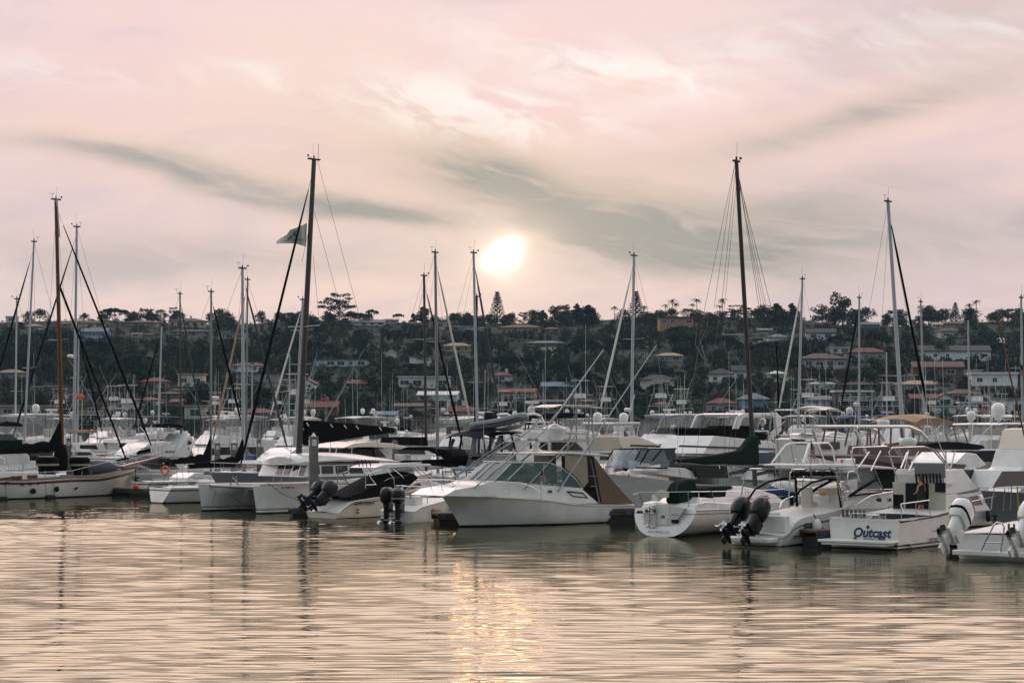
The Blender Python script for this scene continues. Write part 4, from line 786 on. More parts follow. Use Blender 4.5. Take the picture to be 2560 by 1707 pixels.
m = MB(); q = B.l(1133, 1227, 0); m.box(q+Vector((0, 0, .1)), (.5, .3, .25)); m.ball(q+Vector((.1, .1, .22)), .12); B.part('windlass', m, ss)

# ---- catamaran
B = Boat('sailing_catamaran', 'large white sailing catamaran with two bows toward the camera and a white flag aloft', 226, 'catamaran'); LC = 12.4
B.at(LC, 2.65, 641, 118.4)
for yc, nm in ((2.65, 'hull'), (-2.65, 'hull')):
    zs = B.l(632, 1214, 2.65).z; zst = 1.55
    hull(B, 0, LC, LC+.28, 1.75, [(0, zst), (6, zst+.02), (LC+.3, zs)], [gel, boot, boot], [(0, .05, 2), (.12, .15, 2), (.17, .185, 2)], ws=.8, wl=.72, p0=2.0, p1=3.2, yc=yc, name=nm, fl=1.4)
m = MB(); m.box((4.6, 0, 1.12), (7.8, 3.9, .86)); m.box((8.9, 0, 1.42), (.9, 3.9, .3), tap=.8); B.part('bridge_deck', m, gel)
m = MB(); m.tube([(LC-.5, -2.65, 1.55), (LC-.5, 2.65, 1.55)], .10, 8); m.tube([(LC-.5, -.5, 1.55), (LC-.3, 0, 2.1), (LC-.5, .5, 1.55)], .04, 6); B.part('cross_beam', m, alu)
m = MB(); m.sheet([[(x, y, 1.5-.08*(1-abs(y)/2)) for y in (-1.9, -1, 0, 1, 1.9)] for x in (LC-.6, LC-1.6, LC-2.9)], .02); B.part('trampoline', m, blk)
cw = 2.3; zb_, zt_ = B.l(769, 1192, cw).z, B.l(769, 1163, cw).z
OL = [(B.l(736, 1180, .8).x, .8), (B.l(752, 1180, 1.6).x, 1.6), (B.l(769, 1180, 2.15).x, 2.15), (B.l(800, 1180, cw).x, cw), (B.l(995, 1180, cw).x, cw)]
ring = OL+[(x, -y) for x, y in OL[::-1]]
m = MB(); m.loft([[(x+(.35 if y*y < 4.8 else 0)*k, y*(1+.03*k), z) for x, y in ring] for k, z in ((1, zb_), (0, zt_))]); B.part('cabin', m, gel)
def pane(a, b_, f0, f1, g0=.12, g1=.95):
    (xa_, ya_), (xc_, yc_) = a, b_; n_ = Vector((yc_-ya_, -(xc_-xa_), 0)).normalized(); n_ = n_ if n_.x+n_.y*.01 > 0 or abs(n_.y) > .9 else -n_
    if a[1] > 1.9 and n_.y < 0: n_ = -n_
    q = []
    for t, g_ in ((f0, g0), (f1, g0), (f1, g1), (f0, g1)):
        k = 1-g_; x, y = xa_+(xc_-xa_)*t, ya_+(yc_-ya_)*t; q.append(Vector((x+(.35 if y*y < 4.8 else 0)*k, y*(1+.03*k), zb_+(zt_-zb_)*g_))+n_*.03)
    m = MB(); m.add(q+[v-n_*.05 for v in q], [(0, 1, 2, 3), (7, 6, 5, 4)]+[(i, 4+i, 4+(i+1) % 4, (i+1) % 4) for i in range(4)]); B.part('window', m, dkg)
pane((OL[0][0], -.8), OL[0], .1, .45); pane((OL[0][0], -.8), OL[0], .55, .9); pane(OL[0], OL[1], .1, .9); pane(OL[1], OL[2], .12, .92)
for a_, c_ in ((803, 832), (838, 868), (873, 905), (775, 798)): pane((B.l(a_, 1180, cw).x, cw), (B.l(c_, 1180, cw).x, cw), 0, 1, .2, .93)
rows_ = [(OL[0][0]+.35, .9, 1163), (OL[1][0]+.2, 1.75, 1161), (OL[2][0]+.15, 2.3, 1160), (OL[3][0], 2.45, 1158), (B.l(860, 1180, cw).x, 2.45, 1156), (B.l(930, 1180, cw).x, 2.45, 1158), (OL[4][0]-.1, 2.4, 1164)]
m = MB(); m.sheet([[Vector((x, t*w_, H-(r_-HY)*118/F+(.42 if i else .1)*(1-t*t)*min(1, .35+.5*min(i, 6-i)))) for t in (1, .9, .6, .2, -.2, -.6, -.9, -1)] for i, (x, w_, r_) in enumerate(rows_)], .09); B.part('cabin_roof', m, gel)
m = MB(); B.tp(m, [(650, 1213, 3.45), (800, 1211, 3.5), (985, 1206, 3.5)], .03); B.part('toe_rail', m, wood)
m = MB()
for px in (702, 860): B.tp(m, [(px, 1209, 3.4), (px+2, 1186, 3.4)], .018)
B.tp(m, [(660, 1188, 3.4), (702, 1186, 3.4), (860, 1184, 3.4), (985, 1183, 3.4)], .010); B.tp(m, [(590, 1190, 0), (592, 1212, 0)], .03, False); B.part('lifeline', m, ss)
m = MB(); B.tp(m, [(670, 1207, 3.1), (690, 1222, 3.56), (700, 1231, 3.56), (720, 1240, 3.6), (768, 1258, 3.7)], .02, False); B.tp(m, [(546, 1216, -2.4), (600, 1255, -1.9), (640, 1276, 1.85)], .014, False); B.tp(m, [(540, 1222, -1.75), (536, 1240, -1.74), (531, 1262, -1.72)], .014, False); B.part('mooring_line', m, deckw)
B.text('DL 6988 AK', 703, 1221, 3.54, .20, ink, bold=.004)
mast(B, (785, 400), (746, 1153), .20, dkm, boom=(985, 1076), fore=(592, 1200), furl=blk, spr=(), wires=False, bt=1.0, boomm=gel, vane=True, ch=.8, taper=.72)
pts = [(757, 1050), (800, 1052), (860, 1056), (920, 1062), (980, 1068), (984, 1081), (920, 1089), (860, 1098), (800, 1108), (762, 1114)]
m = MB(); poly = B.tr(pts, 0); m.prism(poly, -.28, .28); B.part('sail_cover', m, blk, bev=.12)
m = MB()
for px in (766, 826, 860, 890, 948): m.tube([B.l(px, 1056+(px-757)*.06, .32), B.l(px+6, 1064+(px-757)*.06, .36)], .04, 4)
B.part('cover_tie', m, whc)
m = MB(); B.tp(m, [(620, 940, 0), (700, 808, 0)], .05, False); B.tp(m, [(700, 808, 0), (745, 670, 0)], .07, False)
w = MB()
for a_, c_ in (((795, 408, 0), (1000, 1165, 2.2)), ((786, 530, 0), (960, 1170, -2.2)), ((783, 640, 0), (830, 1150, -2.6)), ((770, 640, 0), (722, 1190, 2.6)), ((775, 560, 0), (755, 655, .5))): w.tube([B.l(*a_), B.l(*c_)], .014, 4)
w.tube([B.l(795, 408, 0), B.l(796, 360, 0)], .02, 4); B.part('rigging', w, wire)
m = MB(); v = B.l(760, 817, 0); m.tube([v+Vector((0, -1.5, .05)), v, v+Vector((0, 1.5, .05))], .04, 6); B.part('spreader', m, alu)
for a_, c_ in (((753, 1143), (768, 1140)),):
    m = MB(); m.lathe([(.14, -.12), (.2, 0), (.14, .12)], B.l(758, 1140, .25), 10); B.part('winch', m, red)
fl = MB(); fp = lambda u, v_: B.l(768-3*v_-72*u+3*math.sin(u*5), (557+(30*u if u < .62 else 8+46*(u-.22)+0*u))*(1-v_)+(617-9*min(1, u*2.2)+1*u)*v_, -.35+.3*math.sin(u*7+v_))
fl.sheet([[fp(u/10, v_/5) for u in range(11)] for v_ in range(6)], .01)
fo = tag(fl.build('pennant_flag', M('flag_cloth', (186, 182, 170), .9, 0, .05, 3)), 'white pennant flying left of the tallest mast with blue and black emblem', 'flag'); fo.matrix_world = Matrix.Translation(B.o) @ Matrix.Rotation(R(B.hd), 4, 'Z')
def onflag(u, v_): return fp(u, v_)+Vector((0, .04, 0))
for nm, mt, pts in (('emblem', M('emblem_blue', (34, 108, 140), .8), [(.40, .18), (.50, .22), (.53, .36), (.49, .5), (.40, .54), (.44, .38)]), ('emblem', ink, [(.56, .42), (.62, .44), (.68, .46), (.66, .56), (.58, .6), (.52, .56)])):
    m = MB(); m.add([onflag(*p) for p in pts], [tuple(range(len(pts)))]); m.build(nm, mt, fo, False)
t_ = 'WWW.CRUISINGWORLD.CO'; m = MB(); rg_ = random.Random(3)
for i in range(17):
    u = .14+.72*i/17; m.add([onflag(u, .68), onflag(u+.012, .68), onflag(u+.012, .78), onflag(u, .78)], [(0, 1, 2, 3)]); m.add([onflag(u, .68), onflag(u+.026, .68), onflag(u+.026, .70), onflag(u, .70)], [(0, 1, 2, 3)])
m.build('lettering', inkb, fo, False)

# ---- wooden-masted ketch at left
B = Boat('ketch', 'white ketch with teak rails, varnished wooden mast and black sail cover at the left', 47, 'sailboat')
v0 = 149.; LK = 15.5; B.at(LK-2.4, 0, 280, v0)
sh_ = [(0, 1.55), (4, 1.35), (8, 1.5), (11, B.l(230, 1190, -1.5).z), (LK, B.l(343, 1166, 0).z)]
hull(B, 0, LK-2.4, B.l(343, 1166, 0).x, 4.3, sh_, [gel, boot, wood], [(0, .06, 1), (.74, .86, 2)], ws=.6, wl=.78, p0=1.6, p1=2.2, tr=1.2, rounded=.3, dmat=M('teak_deck', (96, 84, 70), .7, 0, .3, 6), rubm=wood)
xb = B.l(343, 1166, 0).x; tip = B.l(403, 1143, 0); m = MB()
m.add([(xb-1.6, -.5, sh_[-1][1]-.1), (xb-1.6, .5, sh_[-1][1]-.1), (tip.x, .16, tip.z), (tip.x, -.16, tip.z), (xb-1.6, -.42, sh_[-1][1]+.06), (xb-1.6, .42, sh_[-1][1]+.06), (tip.x, .16, tip.z+.1), (tip.x, -.16, tip.z+.1)], [(3, 2, 1, 0), (4, 5, 6, 7), (0, 1, 5, 4), (1, 2, 6, 5), (2, 3, 7, 6), (3, 0, 4, 7)]); B.part('bowsprit', m, wood)
m = MB()
for sd in (1, -1): m.tube([(xb-2.2, sd*1.0, sh_[-1][1]+.85), (xb-.6, sd*.55, sh_[-1][1]+1.15), (tip.x-.1, sd*.22, tip.z+.95)], .02, 5); m.tube([(xb-2.2, sd*1.0, sh_[-1][1]+.4), (tip.x-.1, sd*.22, tip.z+.5)], .014, 4); [m.tube([(x, sd*y, z), (x, sd*y, z+.95)], .02, 5) for x, y, z in ((tip.x-.1, .22, tip.z), (xb-.6, .5, sh_[-1][1]+.15), (xb-2.2, 1.0, sh_[-1][1]-.1))]
m.tube([(tip.x-.1, -.22, tip.z+.95), (tip.x-.1, .22, tip.z+.95)], .02, 5); B.part('bow_pulpit', m, ss)
m = MB(); m.tube([(tip.x-.05, 0, tip.z), (LK-2.3, 0, .3)], .015, 4); B.part('bobstay', m, ss)
trunk(B, [(-80, 1206), (-80, 1176), (60, 1180), (98, 1179), (100, 1206)], 1.5, [[(69, 1187), (94, 1186), (96, 1201), (69, 1202)], [(128-90, 1190), (30, 1189), (30, 1200), (38, 1200)]], wm=wood, tum=.12)
trunk(B, [(100, 1206), (100, 1185), (152, 1186), (158, 1206)], 1.25, [[(128, 1195), (143, 1195), (143, 1201), (128, 1201)]], wm=wood)
sidewin(B, [B.tr([(-20, 1197), (40, 1190), (54, 1188), (54, 1202), (46, 1203), (38, 1197), (-20, 1199)], -1.55)], 1.56, wood, 1.2, .0, 'coaming', both=False)
for px, py in ((20, 1207), (83, 1227), (141, 1222), (188, 1217), (232, 1208), (57, 1210), (76, 1209), (95, 1208)):
    m = MB(); r_ = .2 if py > 1211 else .1; q = B.l(px, py, -1.98 if px < 150 else -1.75 if px < 200 else -1.35); m.tube([q+Vector((0, .3, 0)), q+Vector((0, -.06, 0))], r_, 10); B.part('porthole', m, dkg)
mo = mast(B, (140, 500), (155, 1125), .17, spruce, boom=(-60, 1134), cover=blk, fore=(390, 1143), furl=blk, spr=(.44,), splen=1.25, bt=.75, ch=.4, boomm=spruce, shr=2.0)
m = MB(); a, b_ = B.l(140, 500, 0), B.l(146, 592, 0); m.tube([b_+Vector((0, 0, -.02)), a+Vector((0, 0, .02))], .145, 10, r2=.135); m.build('masthead', aluw, mo)
m = MB(); m.tube([B.l(145, 705, 0), B.l(316, 1150, 0)], .09, 8, r2=.07); B.part('furled_staysail', m, blk)
a = B.l(153, 1090, 0); m = MB(); m.lathe([(.34, -1.4), (.42, -.8), (.4, -.2), (.3, .5), (.19, .6)], B.l(152, 1130, 0), 12, 1.4, .8); B.part('mast_boot_cover', m, blk)
for px, w_ in ((118, .85), (199, .8)):
    q = B.l(px, 1178, -.2); m = MB(); m.lathe([(w_*.75, -.75), (w_*.8, .3), (w_, .55), (w_*1.02, .9), (w_*.8, 1.05)], q, 14, 1, .8); B.part('deck_bag', m, blk); m = MB(); m.lathe([(w_*1.04, .42), (w_*1.05, .56)], q, 14, 1, .8); B.part('bag_trim', m, tanc)
q = B.l(238, 1172, .2); m = MB(); m.ball(q, (2.0, .75, .62), 14, 9); dg = B.part('covered_dinghy', m, grc)
m = MB()
for px in (55, 113, 137, 182, 205, 228): v = B.l(px, 1206-(px/60), -1.9+.002*px); m.tube([v, v+Vector((0, 0, .8))], .02, 5)
m.tube([B.l(-20, 1186, -1.95), B.l(113, 1180, -1.9), B.l(182, 1176, -1.6), B.l(300, 1146, -.9)], .014, 4); B.part('lifeline', m, ss)
for px, py in ((5, 1247), (126, 1243)):
    q = B.l(px, py, -2.2); m = MB(); m.lathe([(.06, -.42), (.17, -.36), (.19, 0), (.17, .36), (.06, .42)], q, 12, ax='x'); fo = B.part('fender', m, rub); m = MB()
    for dx_ in (-.34, .34): m.tube([q+Vector((dx_, 0, .1)), q+Vector((dx_, .1, 1.15))], .015, 4)
    m.build('fender_line', blk, fo)
m = MB(); B.tp(m, [(-8, 1138, -1.2), (10, 1146, -1.2), (14, 1185, -1.4)], .03, False); B.part('boom_gallows', m, ss)

# ---- small fishing boat with tilted grey outboards
B = Boat('walkaround_boat', 'cream boat with black cockpit canvas, white hardtop and two tilted dark outboards', 48)
B.at(0, -1.35, 846, 112)
sh_ = [(q.x, q.z) for q in (B.l(846, 1282, -1.3), B.l(858, 1270, -1.3), B.l(880, 1252, -1.3), B.l(970, 1238, -1.35), B.l(1060, 1220, -1.2))]; sh_ = sorted(sh_); sh_.append((sh_[-1][0]+2.0, sh_[-1][1]+.2))
hull(B, 0, 7.6, 8.9, 2.75, sh_, [gelc, boot, gelc, ink], [(0, .03, 1), (.80, .84, 3)], ws=.95, wl=.86, rubm=gelc)
B.text('GRADY-WHITE', 884, 1262, -1.42, .24, ink, bold=.008)
m = MB(); top = [B.l(864, 1246, -1.1), B.l(905, 1232, -1.1), B.l(972, 1196, -1.1), B.l(1033, 1185, -1.1)]; bot = [B.l(880, 1248, -1.22), B.l(915, 1247, -1.22), B.l(992, 1241, -1.22), B.l(1044, 1194, -1.22)]
m.sheet([[Vector((v.x, y, v.z+.12*(1-(y/1.15)**2))) for y in (-1.1, -.5, 0, .5, 1.1)] for v in top], .03)
for sd in (1, -1): m.sheet([[Vector((v.x, sd*1.12, v.z)) for v in top], [Vector((v.x, sd*1.24, v.z)) for v in bot]], .03)
B.part('cockpit_canvas', m, blk)
ht = B.tr([(905, 1168), (930, 1160), (1000, 1157), (1045, 1159), (1048, 1164), (1000, 1166), (905, 1170)], 0); m = MB(); m.prism(ht, -1.05, 1.05); B.part('hardtop', m, gel, bev=.02)
m = MB()
for pts in ([(905, 1170, 1), (914, 1195, 1.15), (914, 1220, 1.2)], [(912, 1170, 1), (930, 1200, 1.1), (940, 1212, 1.15)], [(962, 1170, 1), (984, 1195, 1.15), (987, 1235, 1.25)], [(980, 1170, 1), (1005, 1190, 1.15), (1025, 1228, 1.2)], [(1030, 1166, 1), (1075, 1205, 1.0)], [(1040, 1165, 1), (1085, 1200, .95)], [(915, 1212, 1.15), (938, 1211, 1.15)], [(988, 1214, 1.2), (1015, 1213, 1.2)], [(915, 1185, 1.1), (960, 1172, 1.0)]):
    B.tp(m, [(a, b_, -y) for a, b_, y in pts], .028)
B.part('hardtop_frame', m, ss)
m = MB()
for px in (899, 908, 917, 927): q = B.l(px, 1166, -.2); m.tube([q, q+Vector((-.12, 0, .38))], .03, 6)
B.part('rod_holder', m, rub)
trunk(B, [(1006, 1236), (1010, 1225), (1050, 1203), (1075, 1200), (1120, 1214), (1120, 1222)], 1.0, [[(1018, 1225), (1040, 1210), (1052, 1207), (1056, 1216)]], tum=.15)
m = MB(); q0, q1 = B.l(1046, 1204, -.95), B.l(1030, 1166, -.95); m.sheet([[Vector((q0.x, y, q0.z)) for y in (-.95, 0, .95)], [Vector((q1.x, y, q1.z)) for y in (-.9, 0, .9)]], .015); B.part('windshield', m, wsc)
for y in (-.42, .42): outboard(B, -.05, y, .95, 52, obn, 1.18, stripe=None, prop=rub)
for px in (895, 896): pass
m = MB(); [m.tube([B.l(px, py, -1.3)+Vector((0, .1, 0)), B.l(px, py, -1.44)], .045, 8) for px, py in ((896, 1273), (896, 1281))]; B.part('scupper', m, rub)

# ---- little skiff with twin black outboards
B = Boat('center_console_skiff', 'small white skiff with upright black twin outboards and gold rod holders', 62)
B.at(0, -1.1, 1036, 107.5)
hull(B, 0, 5.2, 6.0, 2.3, [(0, .62), (.7, .85), (3, 1.1), (6, 1.35)], [gel, boot, gelc], [(.88, .96, 2)], ws=.95, wl=.88, rubm=gelc)
for y in (-.36, .36): outboard(B, -.05, y, .86, 2, obk, 1.12, stripe=gelg if y < 0 else None)
m = MB(); m.box((1.4, .2, 1.15), (.9, 1.5, .5)); B.part('leaning_post', m, gel, bev=.05)
m = MB(); [m.tube([(1.0, .75-.34*i, 1.2), (.88, .75-.34*i, 1.62)], .04, 6) for i in range(4)]; B.part('rod_holder', m, gold)
m = MB(); m.tube([(1.9, -.8, 1.0), (1.9, -.8, 1.9), (1.9, .8, 1.9), (1.9, .8, 1.0)], .035, 6); B.part('grab_rail', m, gel)
m = MB(); m.lathe([(.1, -.4), (.17, -.3), (.17, .3), (.1, .4)], (2.2, -1.2, .55), 10, ax='x'); B.part('fender', m, tanc)

# ---- sloop showing its scooped transom
B = Boat('sloop', 'white sloop with open scooped transom, green sail cover and tall dark mast', 57, 'sailboat')
B.at(0, 0, 1664, 95)
xm = B.l(1884, 1215, 0).x; LS = 10.6
hull(B, 0, LS-1.0, LS, 3.6, [(0, 1.3), (4, 1.22), (LS, 1.5)], [gel, boot, gel, ink], [(.82, .845, 3)], ws=.92, wl=.22, p0=1.6, p1=2.3, tr=-.55, fl=0, rubm=alu)
# transom details lie on the raked transom plane
m = MB()
def tq(px, py): return B.lx(px, py, -.34)
pan = [tq(1609, 1284), tq(1642, 1259), tq(1712, 1270), tq(1690, 1305), tq(1668, 1318), tq(1610, 1318)]
m = MB(); m.add([v for v in pan]+[v+Vector((.25, 0, 0)) for v in pan], [tuple(range(6))]+[(i, (i+1) % 6, 6+(i+1) % 6, 6+i) for i in range(6)])
B.part('transom_recess', m, geld)
def tbox(name, x0_, y0_, x1_, y1_, mt, d=.05):
    m = MB(); q = [B.lx(a, b_, -.36) for a, b_ in ((x0_, y0_), (x1_, y0_), (x1_, y1_), (x0_, y1_))]; m.add(q+[v+Vector((d, 0, 0)) for v in q], [(0, 1, 2, 3), (4, 7, 6, 5)]+[(i, 4+i, 4+(i+1) % 4, (i+1) % 4) for i in range(4)]); return B.part(name, m, mt)
tbox('locker_door', 1643, 1261, 1674, 1296, gel); tbox('vent_panel', 1650, 1288, 1662, 1295, M('vent_brown', (70, 62, 54), .6), .07); tbox('locker_hatch', 1644, 1297, 1669, 1311, gel, .06); tbox('exhaust_port', 1678, 1298, 1696, 1307, dkg, .07)
m = MB(); m.tube([B.lx(a, b_, -.42) for a, b_ in ((1623, 1320), (1624, 1266), (1629, 1263), (1638, 1264), (1641, 1269), (1640, 1316), (1632, 1318))], .03, 6); m.tube([B.lx(a, b_, -.42) for a, b_ in ((1614, 1318), (1617, 1312), (1624, 1311), (1630, 1318))], .025, 5); [m.tube([B.lx(1624, y_, -.42), B.lx(1640, y_, -.42)], .02, 5) for y_ in (1282,)]; B.part('swim_ladder', m, ss)
m = MB(); [m.ball(B.lx(a, b_, -.40), .09, 8, 6) for a, b_ in ((1596, 1279), (1603, 1279), (1616, 1276), (1636, 1276))]; B.part('deck_fitting', m, M('bronze', (96, 74, 48), .4, .6))
B.text('SAN DIEGO, CA', 1619, 1331, 0, .16, ink, x=-.62, shear=.25)
B.text('BENETEAU', 1677, 1287, 0, .08, inkb, x=-.40)
B.text('KAUAI', 1798, 1284, -1.72, .36, inkb, bold=.014)
trunk(B, [(1740, 1262), (1760, 1243), (1790, 1245), (1800, 1222), (1830, 1216), (1868, 1215), (1900, 1222), (1945, 1236), (1965, 1257), (1790, 1262)], 1.15, [[(1839, 1244), (1850, 1244), (1853, 1252), (1842, 1252)], [(1872, 1241), (1884, 1241), (1887, 1248), (1875, 1248)], [(1907, 1238), (1925, 1238), (1929, 1246), (1911, 1246)]], tum=.3)
cz = B.l(1640, 1260, -1.2)
m = MB(); m.prism(B.tr([(1608, 1278), (1614, 1256), (1640, 1250), (1700, 1254), (1742, 1250), (1748, 1268)], 1.3), -1.45, 1.45); B.part('cockpit_coaming', m, gel, bev=.05)
wc = B.tr([(1680, 1258), (1679, 1228), (1690, 1208), (1704, 1199), (1716, 1196), (1725, 1204), (1728, 1225), (1728, 1252), (1716, 1258)], -.2); m = MB(); m.prism(wc, -.55, .15); B.part('wheel_cover', m, grn, bev=.1)
m = MB(); m.prism(B.tr([(1751, 1245), (1750, 1222), (1760, 1216), (1812, 1214), (1818, 1220), (1800, 1224), (1796, 1244)], -.6), -1.0, 1.0); B.part('dodger', m, grn, bev=.08)
m = MB(); m.box(B.l(1656, 1236, .1), (.5, .45, .28)); m.lathe([(.16, 0), (.18, .2)], B.l(1656, 1236, .1), 10); B.part('stern_barbecue', m, inner); m = MB(); m.box(B.l(1640, 1244, .8), (.3, .3, .3)); B.part('stern_locker', m, gel)
mo = mast(B, (1841, 405), (1888, 1214), .125, dkm, boom=None, fore=(1962, 905), spr=(.47,), splen=1.35, vane=True, shr=1.55, taper=.8, ch=.5)
pts = [(1690, 1148), (1740, 1142), (1800, 1134), (1844, 1126), (1860, 1112), (1871, 1096), (1882, 1088), (1889, 1089), (1890, 1162), (1850, 1162), (1800, 1160), (1758, 1161), (1720, 1155), (1690, 1155)]
m = MB(); m.prism(B.tr(pts, 0), -.2, .2); B.part('sail_cover', m, grn, bev=.13)
m = MB(); m.tube([B.l(1690, 1156, 0), B.l(1888, 1163, 0)], .07, 8); B.part('boom', m, alu)
w = MB()
for a_, c_ in (((1836, 415, 0), (1762, 770, -.2)), ((1836, 415, 0), (1785, 770, .2)), ((1838, 430, 0), (1803, 770, .3)), ((1762, 770, -.2), (1690, 1230, -.5)), ((1803, 770, .3), (1720, 1250, .8)), ((1846, 440, 0), (1904, 770, .2)), ((1904, 770, .2), (1960, 1240, .3)), ((1846, 440, 0), (1898, 770, -.6)), ((1846, 436, 0), (1920, 790, 0)), ((1920, 790, 0), (2000, 1245, 0))): w.tube([B.l(*a_), B.l(*c_)], .012, 4)
B.part('rigging', w, wire)
m = MB()
for pts in ([(1590, 1268, .0), (1582, 1236, 0.1), (1598, 1232, .4), (1608, 1262, .5)], [(1721, 1268, -1.4), (1720, 1228, -1.4), (1747, 1227, -1.5), (1747, 1270, -1.6)], [(1770, 1227, -1.55), (1780, 1228, -1.55), (1789, 1266, -1.6)], [(1860, 1265, -1.5), (1864, 1226, -1.45), (1870, 1226, -1.45), (1873, 1262, -1.5)], [(1600, 1231, .4), (1720, 1229, -1.4), (1866, 1227, -1.45), (1970, 1222, -1.0)], [(1747, 1246, -1.55), (1866, 1245, -1.5), (1970, 1240, -1.0)]): B.tp(m, pts, .02 if len(pts) == 4 else .012, False)
B.part('stern_rail', m, ss)
sk = B

# ---- walkaround cabin boat with twin black outboards
B = Boat('cabin_fishing_boat', 'white cabin boat with rod rack hardtop and two large black outboards', 52)
B.at(0, -1.45, 1962, 87)
sh_ = sorted([(q.x, q.z) for q in (B.l(1918, 1340, -1.4), B.l(1956, 1338, -1.4), B.l(1975, 1325, -1.42), B.l(1990, 1304, -1.45), B.l(2006, 1290, -1.45), B.l(2035, 1285, -1.45), B.l(2090, 1283, -1.4))]); sh_ = [(-.2, .45), (.35, .5), (.9, .98), (1.6, 1.22), (3.5, 1.32), (6, 1.55), (8.6, 1.85)]
hull(B, 0, 7.4, 8.6, 2.95, sh_, [gel, boot, gel, ink], [(0, .05, 1), (.70, .755, 3)], ws=.95, wl=.84, p0=1.7, p1=2.6, fl=2.0)
B.text('WHALER', 2009, 1321, -1.44, .19, ink, bold=.012, shear=.2); B.text('BOSTON', 2014, 1311, -1.44, .10, ink)
m = MB(); [m.tube([B.l(1986+4.5*i, 1340-.4*i, -1.3), B.l(1986+4.5*i, 1340-.4*i, -1.46)], .035, 8) for i in range(4)]; B.part('scupper', m, rub)
m = MB(); m.box((-.42, 0, .28), (.9, 2.3, .22)); B.part('motor_bracket', m, gel, bev=.05)
for y in (-.48, .48): outboard(B, -.62, y, .80, 46, obk, 1.30, stripe=None, prop=ss)
m = MB(); m.box((.55, 0, .95), (.5, 2.5, .75)); m.box((1.0, .3, 1.32), (.7, 1.5, .24)); B.part('transom_bench', m, gel, bev=.05)
trunk(B, [(2108, 1275), (2120, 1240), (2130, 1237), (2200, 1231), (2243, 1229), (2290, 1240), (2300, 1262), (2200, 1272)], 1.15, [[(2195, 1247), (2200, 1244), (2206, 1244), (2209, 1249), (2206, 1254), (2200, 1254), (2195, 1251)], [(2221, 1247), (2226, 1244), (2230, 1244), (2233, 1249), (2230, 1253), (2225, 1253), (2221, 1250)]], tum=.22)
m = MB(); m.box(B.l(2078, 1262, .2), (.9, .9, 1.6)); [m.tube([B.l(2072, y_, -.28), B.l(2090, y_, -.28)], .05, 5) for y_ in (1237, 1244, 1251, 1259)]; B.part('tackle_station', m, inner, bev=.04)
m = MB(); q = B.l(2024, 1262, .3); m.box(q, (.55, .6, .3)); m.box(q+Vector((-.25, 0, .45)), (.16, .58, .75), ry=-.1); B.part('helm_seat', m, whc, bev=.06); m = MB(); m.box(B.l(2056, 1270, .5), (1.1, 1.7, .9)); B.part('console', m, inner, bev=.05)
m = MB(); m.box(B.l(2058, 1235, -.3), (.45, .02, .14)); B.part('warning_placard', m, M('placard_yellow', (196, 150, 40), .6))
ht = B.tr([(1966, 1161), (1990, 1158), (2100, 1160), (2186, 1168), (2184, 1172), (2100, 1167), (1966, 1165)], 0); m = MB(); m.prism(ht, -1.2, 1.2); B.part('hardtop', m, gel, bev=.025)
m = MB()
for pts in ([(1971, 1270, 1.25), (1975, 1182, 1.15), (1982, 1173, 1.1), (2080, 1173, 1.1), (2090, 1180, 1.1), (2106, 1272, 1.2)], [(2116, 1205, 1.15), (2120, 1180, 1.1), (2145, 1174, 1.05), (2170, 1176, 1.0)], [(2099, 1204, 1.15), (2116, 1204, 1.1)], [(2102, 1224, 1.15), (2115, 1224, 1.1)], [(2105, 1245, 1.15), (2118, 1245, 1.1)], [(2116, 1205, 1.15), (2113, 1250, 1.15)], [(2168, 1170, 1.0), (2210, 1230, .9)], [(2186, 1170, 1.0), (2212, 1232, .9)]):
    B.tp(m, [(a, b_, -y) for a, b_, y in pts], .032)
B.part('hardtop_frame', m, ss)
for px in (1992, 2007, 2022, 2037, 2052):
    m = MB(); q = B.l(px, 1164, -.4); m.tube([q+Vector((.1, 0, -.1)), q+Vector((-.12, 0, .30))], .04, 6); B.part('rod_holder', m, gel)
m = MB(); m.tube([B.l(1977, 1184, -1.05), B.l(2085, 1184, -1.05)], .09, 8); [m.ball(B.l(1980+i*11, 1184+1.5*math.sin(i*2), -1.08), .11, 7, 5) for i in range(10)]; B.part('life_jacket_rack', m, blk)
# windshield and enclosure curtain, framed black
for sd in (-1, 1):
    m = MB(); q = [B.l(a, b_, -1.1) for a, b_ in ((2135, 1237), (2188, 1202), (2203, 1228))]; q2 = [B.l(a, b_, -1.1) for a, b_ in ((2126, 1205), (2148, 1178), (2170, 1180), (2184, 1200), (2135, 1236), (2128, 1238))]
    for p in (q, q2): m = MB(); m.add([Vector((v.x, -sd*v.y, v.z)) for v in p], [tuple(range(len(p)))]); B.part('side_curtain', m, vinyl)
m = MB(); B.tp(m, [(2124, 1240, -1.12), (2150, 1222, -1.12), (2185, 1201, -1.1), (2192, 1199, -1.08)], .07); B.tp(m, [(2135, 1238, -1.12), (2205, 1230, -1.08)], .04); B.tp(m, [(1981, 1262, -1.2), (2000, 1225, -1.15), (2030, 1205, -1.1), (2060, 1198, -1.05), (2090, 1197, -1.05)], .05); B.tp(m, [(2094, 1200, -1.1), (2104, 1270, -1.16)], .07); B.part('enclosure_trim', m, blk)
m = MB(); m.add([Vector((v.x, v.y, v.z)) for v in (B.l(1975, 1268, -1.2), B.l(1973, 1234, -1.2), B.l(1990, 1234, -1.2), B.l(1979, 1262, -1.2))], [(0, 1, 2, 3)]); B.part('corner_curtain', m, blk)
m = MB(); q0, q1 = B.l(2203, 1228, -1.05), B.l(2184, 1176, -.95); m.sheet([[Vector((q0.x+.3*(1-abs(t)), t*1.05, q0.z)) for t in (-1, 0, 1)], [Vector((q1.x+.1*(1-abs(t)), t*.95, q1.z)) for t in (-1, 0, 1)]], .015); B.part('windshield', m, wsc)
